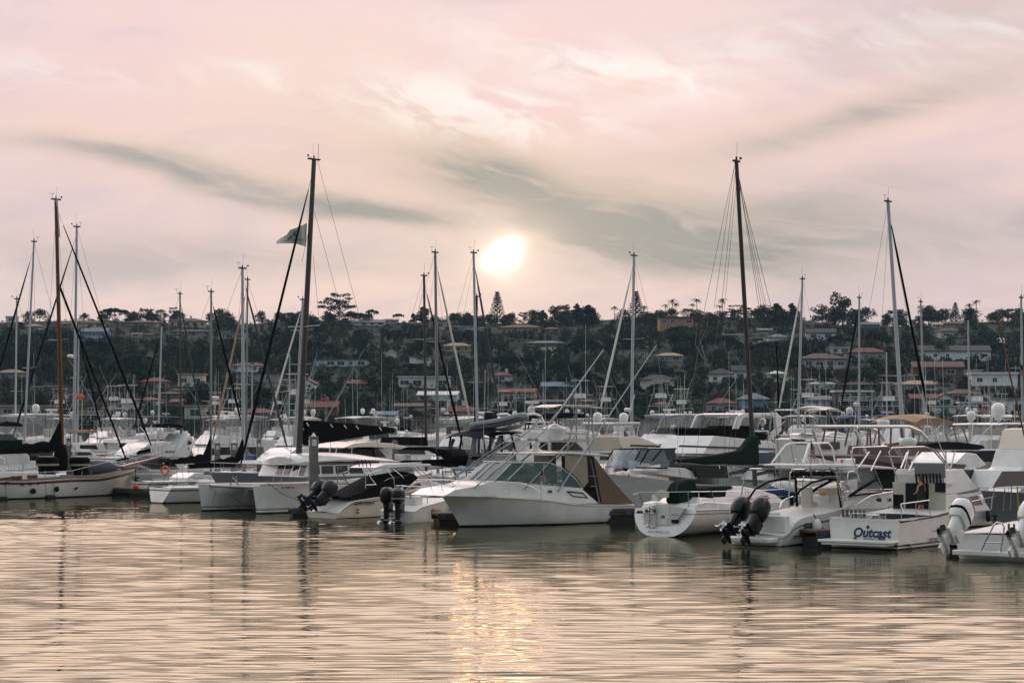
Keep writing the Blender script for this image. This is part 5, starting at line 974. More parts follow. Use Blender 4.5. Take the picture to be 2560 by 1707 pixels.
# antenna arch and radar gear on the hardtop
m = MB(); B.tp(m, [(2007, 1158, -.8), (2022, 1112, -.6), (2030, 1107, -.55), (2072, 1107, -.55), (2080, 1118, -.6), (2089, 1158, -.8)], .045); B.tp(m, [(2045, 1110, -.3), (2064, 1158, -.3)], .03, False); v = B.l(2030, 1107, -.55); m.tube([v, Vector((v.x, -v.y, v.z))], .035, 6); B.part('antenna_arch', m, gel)
m = MB(); m.box(B.l(2115, 1153, -.2), (.95, .5, .28)); B.part('deck_box', m, gel, bev=.04); m = MB(); m.box(B.l(2105, 1152, -.47), (.22, .02, .16)); B.part('box_mark', m, red)
m = MB(); m.tube([B.l(2128, 1150, .1), B.l(2142, 1000, .3)], .025, 5, r2=.01); B.part('antenna', m, gel)
m = MB(); B.tp(m, [(2128, 1282, -1.35), (2140, 1262, -1.3), (2160, 1248, -1.3), (2178, 1238, -1.25), (2240, 1226, -1.0), (2330, 1222, -.2)], .022); [B.tp(m, [(a, b_, -y), (a-8, b_+26, -y-.05)], .018) for a, b_, y in ((2178, 1238, 1.25), (2226, 1229, 1.05))]; B.part('bow_rail', m, ss)
m = MB(); q = B.l(2042, 1321, -1.62); m.lathe([(.06, -.46), (.2, -.36), (.22, .2), (.14, .36), (.06, .44)], q, 12); fe = B.part('fender', m, gel); m = MB(); m.tube([q+Vector((0, 0, .4)), B.l(2034, 1285, -1.45)], .025, 5); m.build('fender_line', blk, fe)
m = MB(); m.ball(B.l(2052, 1326, -1.7), .24, 10, 7); B.part('buoy_fender', m, navy)
m = MB(); B.tp(m, [(1949, 1270, -1.3), (1955, 1252, -1.25), (1970, 1244, -1.2), (1983, 1240, -1.2)], .025, False); B.part('grab_rail', m, ss)

# ---- Outcast
B = Boat('charter_fishing_boat', 'white charter boat named Outcast with a woman standing in its open cockpit', 54)
B.at(0, -1.75, 2255, 84.5)
hull(B, 0, 8.6, 10.0, 3.5, [(-.2, 1.22), (0, 1.22), (4, 1.36), (10, 1.85)], [gel, boot, navy, gel], [(0, .05, 1), (.10, .17, 2), (.96, 1, 3)], ws=.94, wl=.92, p0=1.8, p1=2.6, fl=1.6, tr=.0, rubm=rub, deck=False)
m = MB(); m.box((-.55, 0, .36), (1.15, 3.3, .12)); m.box((-.6, 0, .25), (.95, 3.0, .12)); B.part('swim_platform', m, gel, bev=.03)
B.text('Outcast', 2132, 1340, 0, .54, inkn, x=-.012, shear=.22, bold=.018, name='name_lettering'); B.text('San Diego, Ca', 2158, 1348, 0, .13, inkb, x=-.012)
m = MB(); [m.tube([B.lx(a, b_, .1), B.lx(a, b_, -.03)], .075, 10) for a, b_ in ((2170, 1317), (2200, 1345), (2209, 1347), (2138, 1345))]; B.part('through_hull', m, M('bronze', (96, 74, 48), .4, .6))
m = MB(); [m.tube([B.l(a, b_, -1.5), B.l(a, b_, -1.80)], .07, 10) for a, b_ in ((2331, 1347), (2343, 1346), (2279, 1362))]; B.part('scupper', m, ss)
m = MB(); m.box((1.7, 0, .62), (3.2, 3.1, .06)); B.part('cockpit_sole', m, inner)
m = MB()
for sd in (-1, 1): m.box((2.2, sd*1.57, 1.27), (4.2, .3, .07))
m.box((.14, 0, 1.25), (.3, 3.1, .07)); B.part('covering_board', m, gel)
m = MB(); d_ = [[(x, y*w_, z+.06*(1-abs(y))) for y in (-1, 0, 1)] for x, w_, z in ((3.4, 1.70, 1.32), (6, 1.6, 1.48), (8, 1.15, 1.66), (9.4, .45, 1.8), (9.95, .05, 1.84))]; m.sheet(d_, .03); B.part('deck', m, geld)
# cabin: sides, brow, bulkhead; dark panel painted as the shade in the doorway
zc = 1.3; xa = B.l(2365, 1300, -1.3).x
cp_ = [(xa, zc), B.tr([(2365, 1237)], -1.3)[0], B.tr([(2448, 1229)], -1.3)[0], B.tr([(2478, 1292)], -1.3)[0]]; cp_[3] = (cp_[3][0], zc)
cabin(B, cp_, 1.3, gel, .06); sidewin(B, [B.tr([(2393, 1248), (2446, 1237), (2458, 1261), (2393, 1268)], -1.3)], 1.3, dkg, zc, .06)
up = B.tr([(2365, 1236), (2362, 1186), (2366, 1174), (2412, 1172), (2446, 1222), (2448, 1229)], -1.25); cabin(B, up, 1.25, gel, .08, 'flybridge_coaming'); sidewin(B, [B.tr([(2395, 1232), (2444, 1221), (2449, 1227), (2395, 1235)], -1.26)], 1.27, dkg, up[0][1], .08, 'brow_window')
m = MB(); m.box((xa-.02, .95, 2.0), (.05, .62, 1.4)); B.part('bulkhead', m, inner); m = MB(); m.box((xa-.02, -.9, 2.0), (.05, .8, 1.4)); B.part('bulkhead', m, inner); m = MB(); m.box((xa-.03, .08, 2.0), (.03, 1.1, 1.35)); B.part('companionway_shade', m, M('interior_shade', (12, 12, 13), .9))
m = MB(); wl_ = B.tr([(2246, 1300), (2246, 1195), (2256, 1183), (2290, 1172), (2365, 1172), (2365, 1228), (2262, 1230), (2258, 1300)], 1.3)
m.prism(wl_, 1.25, 1.36); B.part('side_wing', m, gel)
m = MB(); tp1 = B.l(2256, 1228, 1.2); m.prism([(tp1.x, 2.62), (xa, 2.62), (xa, 2.70), (tp1.x, 2.70)], -1.3, 1.3); B.part('overhang', m, gel)
m = MB(); a = B.lx(2286, 1168, xa-.25); b_ = B.lx(2362, 1185, xa-.25); m.box((xa-.2, (a.y+b_.y)/2, (a.z+b_.z)/2), (.07, abs(a.y-b_.y), .62), ry=-.1); B.part('rocket_launcher_board', m, gelg)
for i in range(8):
    m = MB(); q = B.lx(2292+8.5*i, 1196, xa-.34); m.tube([q+Vector((0, 0, -.2)), q+Vector((-.1, 0, .22))], .045, 7); B.part('rod_holder', m, rub)
m = MB(); m.box(B.lx(2351, 1218, xa-.08), (.06, .5, .42)); B.part('display_screen', m, dkg)
m = MB(); q = B.lx(2262, 1245, xa-.3); sidel = [(2267, 1240), (2267, 1285), (2252, 1285)]; m.tube([B.l(2272, 1300, 1.0), B.l(2272, 1236, 1.0), B.l(2250, 1238, 1.15)], .03, 5); m.tube([B.l(2271, 1253, 1.0), B.l(2246, 1253, 1.1)], .03, 5); B.part('ladder', m, gel)
m = MB(); m.box((xa-.03, .98, 1.75), (.08, .5, .8)); B.part('side_door', m, dkg)
m = MB(); m.box((.75, .55, 1.05), (.8, 1.5, .85)); bt_ = B.part('bait_tank', m, gel, bev=.05); m = MB(); [m.box((.30, 1.15-.2*i, 1.5), (.10, .09, .30)) for i in range(6)]; B.part('rod_rack', m, M('rack_brown', (78, 68, 58), .6))
m = MB(); B.tp(m, [(2125, 1305, 0), (2128, 1285, 0)], .02, False)
pts = [B.lx(a, b_, .1) for a, b_ in ((2124, 1307), (2129, 1283), (2180, 1282), (2260, 1284))]; m.tube(pts, .022, 5)
for a in (2150, 2215): m.tube([B.lx(a, 1283, .1), B.lx(a-3, 1309, .1)], .018, 5)
m.tube([pts[-1], (.3, -1.55, 1.95), (3.2, -1.55, 2.02)], .022, 5)
for x in (.3, 1.8, 3.2): m.tube([(x, -1.55, 1.95), (x, -1.6, 1.25)], .02, 5)
B.part('cockpit_rail', m, ss)
m = MB(); q = [B.lx(a, b_, .35) for a, b_ in ((2180, 1288), (2212, 1290), (2207, 1309), (2176, 1307))]; m.add(q+[v+Vector((.03, 0, 0)) for v in q], [(0, 1, 2, 3), (7, 6, 5, 4), (0, 4, 5, 1), (2, 6, 7, 3)]); sg = B.part('cover_sign', m, gel)
m = MB(); q = [B.lx(a, b_, .33) for a, b_ in ((2182, 1288.5), (2211.5, 1290.5), (2209, 1302), (2179, 1300.5))]; m.add(q, [(0, 1, 2, 3)]); m.build('sign_field', navy, sg)
B.text('COVERED BY', 2184, 1293.5, 0, .085, gel, x=.325, par=sg); B.text('KUSLER', 2184, 1300, 0, .13, gel, x=.325, par=sg, bold=.006)
m = MB(); B.tp(m, [(2378, 1300, -1.6), (2384, 1272, -1.6), (2400, 1262, -1.6), (2433, 1252, -1.55), (2520, 1234, -1.0), (2530, 1236, -.5)], .026); [B.tp(m, [(a, b_, -y), (a-3, b_+26, -y)], .02) for a, b_, y in ((2433, 1252, 1.55), (2480, 1243, 1.3), (2524, 1236, .8))]; B.part('bow_rail', m, ss)
# pipe frame with radar and navy top
m = MB()
for pts in ([(2245, 1204, .9), (2222, 1130, .9), (2230, 1119, .9), (2310, 1116, .9), (2330, 1122, .9), (2386, 1186, 1.0)], [(2252, 1170, 1.0), (2268, 1130, .9)], [(2272, 1178, .9), (2296, 1128, .9)], [(2336, 1120, .9), (2392, 1190, 1.0)], [(2365, 1126, .9), (2365, 1172, 1.0)], [(2388, 1126, .9), (2376, 1172, 1.0)]): B.tp(m, [(a, b_, -y) for a, b_, y in pts], .034)
B.part('radar_frame', m, ss)
t_ = B.tr([(2268, 1110), (2300, 1104), (2350, 1104), (2410, 1112), (2416, 1120), (2400, 1124), (2350, 1116), (2300, 1112)], 0); m = MB(); m.prism(t_, -.95, .95); B.part('bimini_top', m, nvc, bev=.03)
m = MB(); m.lathe([(.1, -.14), (.36, -.12), (.40, .0), (.40, .10), (.33, .2), (.05, .22)], B.l(2270, 1106, -.3), 18); B.part('radar_dome', m, gel)
m = MB(); m.tube([B.l(2382, 1196, -1.1), B.l(2284, 942, -.8)], .03, 5, r2=.012); m.tube([B.l(2322, 1112, -.4), B.l(2312, 940, -.4)], .022, 5, r2=.01); B.part('antenna', m, gel)
OUT = B; XA_OUT = xa

# ---- outboard boat cut off by the right edge
B = Boat('workboat', 'white boat at the right edge with boarding ladder and white outboards', 50)
B.at(0, 0, 2492, 78.5)
hull(B, 0, 6.5, 7.6, 3.7, [(0, 1.0), (3, 1.15), (7.6, 1.5)], [gel, boot], [], ws=.96, wl=.9)
m = MB(); m.box((-.3, 0, .28), (.7, 3.2, .2)); B.part('motor_bracket', m, gel, bev=.04)
for y in (1.42, -1.5): outboard(B, -.42, y, .92, 50, obw, 1.45, stripe=blk if y > 0 else None, prop=obk)
m = MB(); a_ = [B.lx(p[0], p[1], -.6) for p in ((2452, 1378), (2484, 1312), (2492, 1305), (2506, 1308), (2511, 1318), (2502, 1378))]; m.tube(a_, .036, 6); m.tube([B.lx(*p, -.6) for p in ((2452, 1378), (2460, 1382), (2490, 1382), (2502, 1378))], .036, 6)
for t, s_ in (((2461, 1355), (2504, 1356)), ((2472, 1332), (2507, 1333))): m.tube([B.lx(*t, -.6), B.lx(*s_, -.6)], .03, 6)
B.part('boarding_ladder', m, ss)
m = MB(); [m.box((.1, -.9+.22*i, 1.25), (.06, .07, .4)) for i in range(3)]; B.part('rod_rack', m, deckw)
m = MB(); m.tube([B.lx(2488, 1302, .2), B.lx(2486, 1288, .2)], .05, 6); m.tube([B.lx(2481, 1287, .2), B.lx(2495, 1289, .2)], .045, 6); B.part('pedestal', m, rub)
for px, y_ in ((2546, 1215), (2550, 1255)):
    m = MB(); q = B.lx(px, y_+62, .6); m.tube([q, B.lx(px-3, y_, .6)], .03, 6); B.part('fishing_rod', m, gold)
m = MB(); m.add([B.lx(a, b_, -.012) for a, b_ in ((2530, 1320), (2546, 1322), (2544, 1352), (2533, 1352))], [(0, 1, 2, 3)]); B.part('decal', m, M('decal_teal', (30, 120, 120), .6))
# ================================================================ rows behind
def row(z, Y): return HY+(H-z)*F/Y
def sq(pts, w, Y):
    """the far side of a body shows to the left of its near side: pull the near outline in by that much"""
    x0, x1 = min(a for a, c in pts), max(a for a, c in pts); off = min(.75*1.41*w*F/Y, .5*(x1-x0))
    return [(a+off*(1-(a-x0)/(x1-x0)), c) for a, c in pts]
def tb(name, label, hd, px, Y, L, beam, zs, zb, bodies=(), wins=(), tubes=(), domes=(), hm=gel, lx=.5, cat='boat', stripes=(), ws=.92, rails=True, sheets=()):
    """boat whose upper works are traced on lengthwise planes: bodies=(part, pixels, half width, material[, lean])"""
    B = Boat(name, label, hd, cat); B.at(L*lx, 0, px, Y)
    hull(B, 0, L*.9, L, beam, [(0, zs), (L*.5, zs*.55+zb*.38), (L, zb)], [hm, boot, navy, ink], [(0, .05, 1)]+list(stripes), ws=ws, wl=.84, n=14, rubm=None)
    for b_ in bodies:
        poly = B.tr(sq(b_[1], b_[2], Y), B.near*b_[2])
        cabin(B, poly, b_[2], b_[3], b_[4] if len(b_) > 4 else .06, b_[0])
    for pts, w, *r_ in wins:
        mt = r_[0] if r_ else dkg; p = B.tr(pts, B.near*w); sidewin(B, [p], w, mt, min(z for x, z in p), .06, r_[1] if len(r_) > 1 else 'window')
    for nm, pts, r_, mt, *mi in tubes:
        if nm.endswith(('post', 'outrigger')):
            for q in pts:
                for sd in (1, -1): m = MB(); m.tube([Vector((v.x, sd*v.y, v.z)) for v in (B.l(a, b_, B.near*y) for a, b_, y in q)], r_, 5); B.part(nm, m, mt)
            continue
        m = MB()
        for q in pts: B.tp(m, [(a, b_, B.near*y) for a, b_, y in q], r_, not mi)
        B.part(nm, m, mt)
    for a, b_, y, r_ in domes: dome(B, B.l(a, b_, y), r_)
    for nm, pts, w, th, mt in sheets:
        m = MB(); v = [B.l(a, b_, B.near*w) for a, b_ in sq(pts, w, Y)]; m.sheet([[Vector((q.x, t*w, q.z+.14*w*(1-t*t))) for t in (-1, -.5, 0, .5, 1)] for q in v], th); B.part(nm, m, mt)
    rf = random.Random(int(px*3+Y)); yf = B.near*beam/2
    for i in range(rf.choice((1, 2, 2, 3))):
        u = rf.uniform(.12, .62); v = B.sh(u, B.near, -.75)+Vector((0, B.near*.12, 0)); m = MB(); m.lathe([(.05, -.36), (.14, -.28), (.14, .24), (.05, .34)], v, 10); m.tube([v+Vector((0, 0, .3)), v+Vector((0, -B.near*.12, .8))], .018, 4); B.part('fender', m, rf.choice((blk, gel, navy, gel)))
    for i in range(rf.choice((1, 2, 2))):
        a = Vector((L*rf.uniform(.25, .5), rf.uniform(-.8, .8), zs+1.5)); m = MB(); m.tube([a, a+Vector((-.2, 0, rf.uniform(3.5, 6.5)))], .02, 4, r2=.009); B.part('antenna', m, gel)
    if rails: rail(B, [.62, .75, .86, .95, .985], .62, [.62, .75, .86, .95])
    return B
def dome(B, v, r, name='radome'):
    r *= .78; m = MB(); m.lathe([(r*.45, -r*1.5), (r*.5, -r), (r*.92, -r*.8), (r, -r*.1), (r*.92, r*.45), (r*.6, r*.85), (r*.1, r)], v, 14); return B.part(name, m, gel)
# big motor yacht behind the green sail cover
B = tb('motor_yacht', 'large white motor yacht with black flybridge cover and swept radar arch', 225, 1850, 130, 15, 4.6, 1.5, 2.4,
 [('upper_deck', [(1678, 1134), (1690, 1122), (1719, 1089), (1926, 1103), (1949, 1122), (1949, 1143), (1890, 1142)], 2.0, gel), ('flybridge_cover', [(1720, 1073), (1725, 1069), (1840, 1072), (1850, 1064), (1865, 1066), (1868, 1078), (1921, 1087), (1919, 1101), (1728, 1089)], 1.75, blk),
  ('saloon', [(1692, 1140), (1890, 1143), (1962, 1146), (1962, 1185), (1692, 1185)], 1.8, geld)],
 [([(1697, 1117), (1700, 1112), (1949, 1121), (1949, 1125)], 2.02, ink, 'stripe'), ([(1702, 1142), (1885, 1146), (1885, 1158), (1702, 1156)], 1.82), ([(1895, 1146), (1955, 1148), (1955, 1168), (1895, 1166)], 1.82)],
 [('grab_rail', [[(1845, 1128, 2.02), (1945, 1131, 2.02)]], .02, ss)], [(1893, 1052, .8, .28), (1907, 1053, .2, .28), (1842, 1034, .5, .16)])
for sd in (1, -1):
    m = MB(); m.prism(B.tr([(1832, 1072), (1845, 1038), (1858, 1033), (1942, 1032), (1953, 1043), (1952, 1078), (1930, 1096), (1919, 1090), (1937, 1073), (1935, 1046), (1930, 1040), (1868, 1040), (1857, 1046), (1846, 1072)], 1.75), sd*1.65, sd*1.8); B.part('radar_arch', m, gel, bev=.03)
m = MB(); p = B.tr([(1850, 1036), (1862, 1032), (1940, 1032), (1948, 1037)], 1.7); m.prism(p, -1.64, 1.64); B.part('arch_top', m, gel)
# express cruiser bow in front of it
B = tb('express_cruiser', 'white express cruiser with pointed bow and grey framed windshield left of the green sail cover', 222, 1690, 124, 12.5, 4.0, 1.3, 2.35,
 [('foredeck_trunk', [(1590, 1177), (1640, 1168), (1700, 1170), (1745, 1185), (1740, 1198), (1600, 1185)], 1.2, gel), ('cockpit_tent', [(1672, 1166), (1700, 1140), (1760, 1145), (1815, 1150), (1822, 1195), (1690, 1192)], 1.5, M('dark_green_canvas', (16, 30, 28), .85, 0, .2, 4)), ('grey_canvas_top', [(1640, 1123), (1690, 1121), (1690, 1150), (1680, 1160), (1650, 1150)], 1.3, grc)],
 [([(1727, 1207), (1742, 1207), (1740, 1217), (1729, 1217)], 1.95)],
 [('windshield_frame', [[(1588, 1150, 1.2), (1602, 1124, 1.15), (1690, 1121, 1.2)], [(1590, 1168, 1.3), (1668, 1170, 1.4)], [(1622, 1123, 1.2), (1600, 1160, 1.3)], [(1655, 1122, 1.2), (1632, 1150, 1.3)]], .045, blk), ('tower_struts', [[(1790, 1250, .9), (1800, 1158, .7)], [(1840, 1190, .9), (1822, 1155, .6), (1860, 1155, .6), (1875, 1200, .8)]], .025, ss)], lx=.5)
m = MB(); q0, q1 = B.l(1590, 1170, 1.3), B.l(1602, 1124, 1.2); q2, q3 = B.l(1668, 1172, 1.35), B.l(1690, 1122, 1.2)
m.sheet([[Vector((q0.x+.5*(1-abs(t)), t*1.3, q0.z)) for t in (-1, -.5, 0, .5, 1)], [Vector((q1.x+.3*(1-abs(t)), t*1.15, q1.z)) for t in (-1, -.5, 0, .5, 1)]], .02); B.part('windshield', m, wsc)
for sd in (1, -1): m = MB(); m.add([Vector((v.x, sd*v.y, v.z)) for v in (q0, q2, q3, q1)], [(0, 1, 2, 3)]); B.part('side_window', m, wsc)
m = MB(); m.ball(B.l(1564, 1163, .35), (.22, .22, .36)); B.part('anchor_cover', m, blk)
m = MB(); m.tube([B.l(1572, 1186, .2), B.l(1570, 1262, .3)], .05, 5); B.part('anchor_chain', m, blk)
tb('cuddy_boat', 'white bow with charcoal canvas between the dark mast and the right concrete piling', 222, 1915, 126, 10, 3.4, 1.1, 1.9,
 [('cockpit_canvas', [(1913, 1158), (1947, 1133), (2010, 1130), (2020, 1190), (1888, 1190)], 1.4, grc), ('foredeck', [(1868, 1200), (1895, 1178), (1950, 1172), (1990, 1205)], 1.0, gel)], [([(1888, 1182), (1945, 1168), (1950, 1178), (1890, 1190)], 1.1)], [('bow_pipe', [[(1830, 1172, .5), (1845, 1160, .8), (1960, 1162, 1.4)], [(1935, 1162, 1.2), (1942, 1196, 1.3)]], .025, ss)], lx=.6, rails=False)
# trawler carrying the inflatable
B = tb('trawler', 'old trawler with navy canvas flybridge top and teak trim below the grey inflatable', 225, 1230, 128, 11, 3.8, 1.3, 2.1,
 [('wheelhouse', [(1182, 1176), (1184, 1146), (1288, 1146), (1300, 1176)], 1.5, gelc), ('flybridge', [(1176, 1150), (1180, 1138), (1290, 1132), (1292, 1150)], 1.6, blk), ('rack', [(1180, 1085), (1192, 1079), (1300, 1077), (1306, 1083)], 1.3, nvc)],
 [([(1203, 1147), (1210, 1147), (1208, 1172), (1203, 1172)], 1.52, wood, 'teak_trim'), ([(1242, 1147), (1248, 1147), (1247, 1172), (1242, 1172)], 1.52, wood, 'teak_trim')],
 [('canvas_post', [[(1197, 1134, 1.4), (1198, 1092, 1.3)], [(1224, 1134, 1.4), (1226, 1090, 1.3)], [(1254, 1134, 1.4), (1256, 1088, 1.3)], [(1290, 1132, 1.4), (1278, 1086, 1.3)]], .07, blk), ('mast_strut', [[(1168, 1172, 1.2), (1189, 1098, 1.0)], [(1235, 1130, .3), (1252, 1090, .3)]], .12, grc), ('teak_rail', [[(1170, 1140, 1.6), (1272, 1137, 1.6)]], .035, wood), ('flybridge_rail', [[(1240, 1078, 1.5), (1360, 1080, 1.5)], [(1300, 1056, 1.5), (1360, 1054, 1.5)]], .03, ss)],
 sheets=[('bimini_top', [(1131, 1096), (1160, 1086), (1210, 1079), (1260, 1080), (1308, 1092)], 1.45, .04, nvc)])
m = MB(); v = [B.l(a, b_, 1.35) for a, b_ in ((1155, 1096), (1300, 1094), (1290, 1132), (1166, 1136))]
for sd in (1, -1): m = MB(); m.add([Vector((q.x, sd*q.y, q.z)) for q in v], [(0, 1, 2, 3)]); B.part('clear_curtain', m, vinyl)
TR = B
# grey inflatable on top
e = empty('inflatable_dinghy', (0, 0, 0), 0, 'grey inflatable dinghy with dark outboard stowed on the trawler roof', 'dinghy'); YR = 127
hyp = M('inflatable_grey', (112, 116, 120), .5, 0, .12, 3); m = MB()
for off in (0, 1.35):
    pts = [P(a, b_, YR+off+c) for a, b_, c in ((1181, 1066, 0), (1200, 1064, 0), (1240, 1057, 0), (1275, 1049, 0), (1297, 1043, .15), (1310, 1042, .45))]
    if off: pts = [p+Vector((0, 0, 0)) for p in pts[:-1]]+[P(1310, 1042, YR+.9)]
    m.tube(pts, .30, 10); m.ball(pts[0], (.2, .31, .3))
m.ball(P(1310, 1043, YR+.68), (.32, .5, .33)); m.build('buoyancy_tube', hyp, e, ang=60)
m = MB(); p = [P(a, b_, YR+.7) for a, b_ in ((1186, 1075), (1250, 1076), (1300, 1066), (1316, 1052))]; m.loft([[q+Vector((0, -.55, .15)), q+Vector((0, 0, -.12)), q+Vector((0, .55, .15))] for q in p], closed=True); m.build('rigid_floor', geld, e)
m = MB(); q = P(1222, 1042, YR+.7); m.lathe([(.05, -.5), (.22, -.4), (.32, 0), (.26, .3), (.06, .36)], q, 12, 1.1, .8); m.box(P(1237, 1046, YR+.7), (.35, .3, .3)); m.build('outboard_motor', obk, e)
m = MB(); m.tube([P(a, b_-1.5, YR-.31) for a, b_ in ((1186, 1066), (1240, 1059), (1275, 1051), (1300, 1044))], .03, 5); m.build('rub_strake', rub, e)
# flybridge cruiser with navy bimini behind the tower
B = tb('flybridge_cruiser', 'white flybridge cruiser with curved white arch and navy bimini behind the pipe tower', 45, 1390, 142, 13, 4.3, 1.5, 2.5,
 [('flybridge', [(1300, 1074), (1470, 1074), (1480, 1098), (1298, 1098)], 1.8, gel), ('saloon', [(1310, 1098), (1470, 1098), (1500, 1150), (1300, 1150)], 1.7, gel), ('bimini_top', [(1318, 1046), (1326, 1033), (1400, 1031), (1462, 1036), (1468, 1045), (1400, 1042)], 1.5, nvc)],
 [([(1325, 1105), (1370, 1105), (1370, 1125), (1325, 1125)], 1.72), ([(1380, 1105), (1440, 1105), (1460, 1125), (1380, 1125)], 1.72)],
 [('radar_arch', [[(1315, 1036, 1.4), (1335, 1034, 1.4), (1352, 1040, 1.45), (1366, 1074, 1.6)]], .10, gel), ('enclosure_post', [[(1315, 1050, 1.4), (1312, 1080, 1.5)], [(1397, 1044, 1.4), (1396, 1076, 1.5)], [(1462, 1046, 1.4), (1468, 1076, 1.5)]], .05, blk)], [(1328, 1024, .2, .34)])
m = MB(); m.box(B.l(1330, 1005, .2), (1.1, .3, .2)); m.tube([B.l(1329, 1038, .2), B.l(1329, 1004, .2)], .12, 8); B.part('radar', m, gel)
for sd in (1, -1):
    m = MB(); m.add([Vector((q.x, sd*q.y, q.z)) for q in [B.l(a, b_, 1.45) for a, b_ in ((1318, 1046), (1466, 1045), (1470, 1075), (1302, 1075))]], [(0, 1, 2, 3)]); B.part('clear_curtain', m, vinyl)
# sportfisher with twin domes
B = tb('sportfisher', 'cream sportfisher with clear enclosure, outriggers and two large domes right of the tower', 45, 1560, 140, 13.5, 4.4, 1.3, 2.6,
 [('hardtop', [(1478, 1060), (1482, 1055), (1598, 1055), (1603, 1060)], 1.5, gel), ('flybridge', [(1486, 1092), (1560, 1090), (1640, 1112), (1672, 1118), (1600, 1128), (1500, 1126)], 1.6, gelc), ('saloon', [(1495, 1126), (1600, 1126), (1612, 1160), (1490, 1160)], 1.6, gel)],
 [([(1500, 1132), (1530, 1132), (1530, 1150), (1500, 1150)], 1.62), ([(1545, 1133), (1600, 1133), (1608, 1150), (1545, 1150)], 1.62)],
 [('enclosure_post', [[(1482, 1060, 1.4), (1488, 1093, 1.5)], [(1540, 1060, 1.4), (1545, 1092, 1.5)], [(1598, 1060, 1.4), (1590, 1098, 1.5)]], .035, gel), ('outrigger', [[(1640, 1080, 1.5), (1683, 985, 1.8)]], .035, aluw)], [(1494, 1042, .5, .42), (1559, 1043, -.5, .42)])
for sd in (1, -1):
    m = MB(); m.add([Vector((q.x, sd*q.y, q.z)) for q in [B.l(a, b_, 1.42) for a, b_ in ((1482, 1060), (1598, 1060), (1592, 1098), (1488, 1093))]], [(0, 1, 2, 3)]); B.part('clear_curtain', m, vinyl)
# flybridge boat with white bimini frame
B = tb('flybridge_boat', 'small white flybridge boat with pale bimini on pipe frame above the rod rack hardtop', 45, 2080, 118, 11, 3.8, 1.2, 2.2,
 [('saloon', [(1974, 1098), (2000, 1094), (2120, 1098), (2165, 1140), (2160, 1175), (1980, 1175)], 1.6, gel), ('flybridge', [(2014, 1096), (2018, 1086), (2060, 1078), (2110, 1084), (2122, 1098)], 1.4, gel), ('seat', [(2018, 1082), (2022, 1071), (2050, 1070), (2058, 1082)], .8, geld)],
 [([(1977, 1096), (2012, 1098), (2016, 1112), (1990, 1112)], 1.62), ([(2053, 1105), (2100, 1104), (2100, 1122), (2053, 1122)], 1.62)],
 [('bimini_frame', [[(2013, 1097, 1.3), (2013, 1030, 1.2), (2022, 1024, 1.2), (2070, 1024, 1.2), (2078, 1034, 1.2), (2104, 1100, 1.3)], [(2022, 1040, 1.2), (2046, 1046, 1.1), (2030, 1070, 1.2)], [(2108, 1034, 1.2), (2090, 1046, 1.2)]], .04, ss), ('flybridge_rail', [[(2014, 1084, 1.4), (2116, 1092, 1.4)], [(2014, 1100, 1.45), (2118, 1106, 1.45)]], .028, ss)],
 sheets=[('bimini_top', [(2012, 1026), (2040, 1022), (2080, 1024), (2112, 1033)], 1.25, .03, whc)])
# mauve canvas cruiser and tan topped cruiser
B = tb('canvas_cruiser', 'flybridge cruiser wrapped in mauve canvas with white arch and clear panels', 45, 2230, 112, 12, 4.0, 1.3, 2.2,
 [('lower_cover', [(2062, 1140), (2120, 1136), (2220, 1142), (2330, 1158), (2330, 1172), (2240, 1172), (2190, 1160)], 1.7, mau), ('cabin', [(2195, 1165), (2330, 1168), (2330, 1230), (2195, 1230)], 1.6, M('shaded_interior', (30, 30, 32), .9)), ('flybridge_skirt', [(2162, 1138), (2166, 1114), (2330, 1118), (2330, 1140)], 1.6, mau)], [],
 [('radar_arch', [[(2168, 1140, 1.5), (2138, 1074, 1.4), (2146, 1066, 1.4), (2270, 1066, 1.4), (2300, 1078, 1.4), (2322, 1102, 1.5)]], .10, gel), ('canvas_post', [[(2170, 1070, 1.4), (2168, 1116, 1.5)], [(2197, 1070, 1.4), (2198, 1116, 1.5)], [(2228, 1070, 1.4), (2226, 1116, 1.5)], [(2252, 1070, 1.4), (2256, 1116, 1.5)], [(2280, 1074, 1.4), (2290, 1118, 1.5)]], .06, mau)], rails=False)
m = MB(); m.lathe([(.1, -.14), (.33, -.12), (.36, .0), (.36, .10), (.3, .2), (.05, .22)], B.l(2208, 1058, .2), 16); B.part('radar_dome', m, gel)
for sd in (1, -1):
    m = MB(); m.add([Vector((q.x, sd*q.y, q.z)) for q in [B.l(a, b_, 1.45) for a, b_ in ((2170, 1070), (2290, 1072), (2316, 1116), (2166, 1115))]], [(0, 1, 2, 3)]); B.part('clear_curtain', m, vinyl)
B = tb('bimini_cruiser', 'white cruiser with long tan bimini and clear side curtains right of the mauve canvas', 45, 2350, 124, 12, 4.2, 1.4, 2.3,
 [('flybridge', [(2290, 1108), (2430, 1112), (2440, 1136), (2290, 1136)], 1.7, gel), ('saloon', [(2280, 1136), (2440, 1136), (2480, 1185), (2280, 1185)], 1.7, gel)], [([(2340, 1142), (2430, 1142), (2445, 1158), (2340, 1158)], 1.72)],
 [('canvas_post', [[(2300, 1066, 1.5), (2296, 1110, 1.6)], [(2358, 1068, 1.5), (2372, 1108, 1.6)], [(2384, 1068, 1.5), (2394, 1110, 1.6)], [(2407, 1070, 1.5), (2422, 1114, 1.6)]], .05, brn)], sheets=[('bimini_top', [(2222, 1058), (2245, 1048), (2310, 1046), (2360, 1054), (2404, 1068)], 1.6, .05, tanc)])
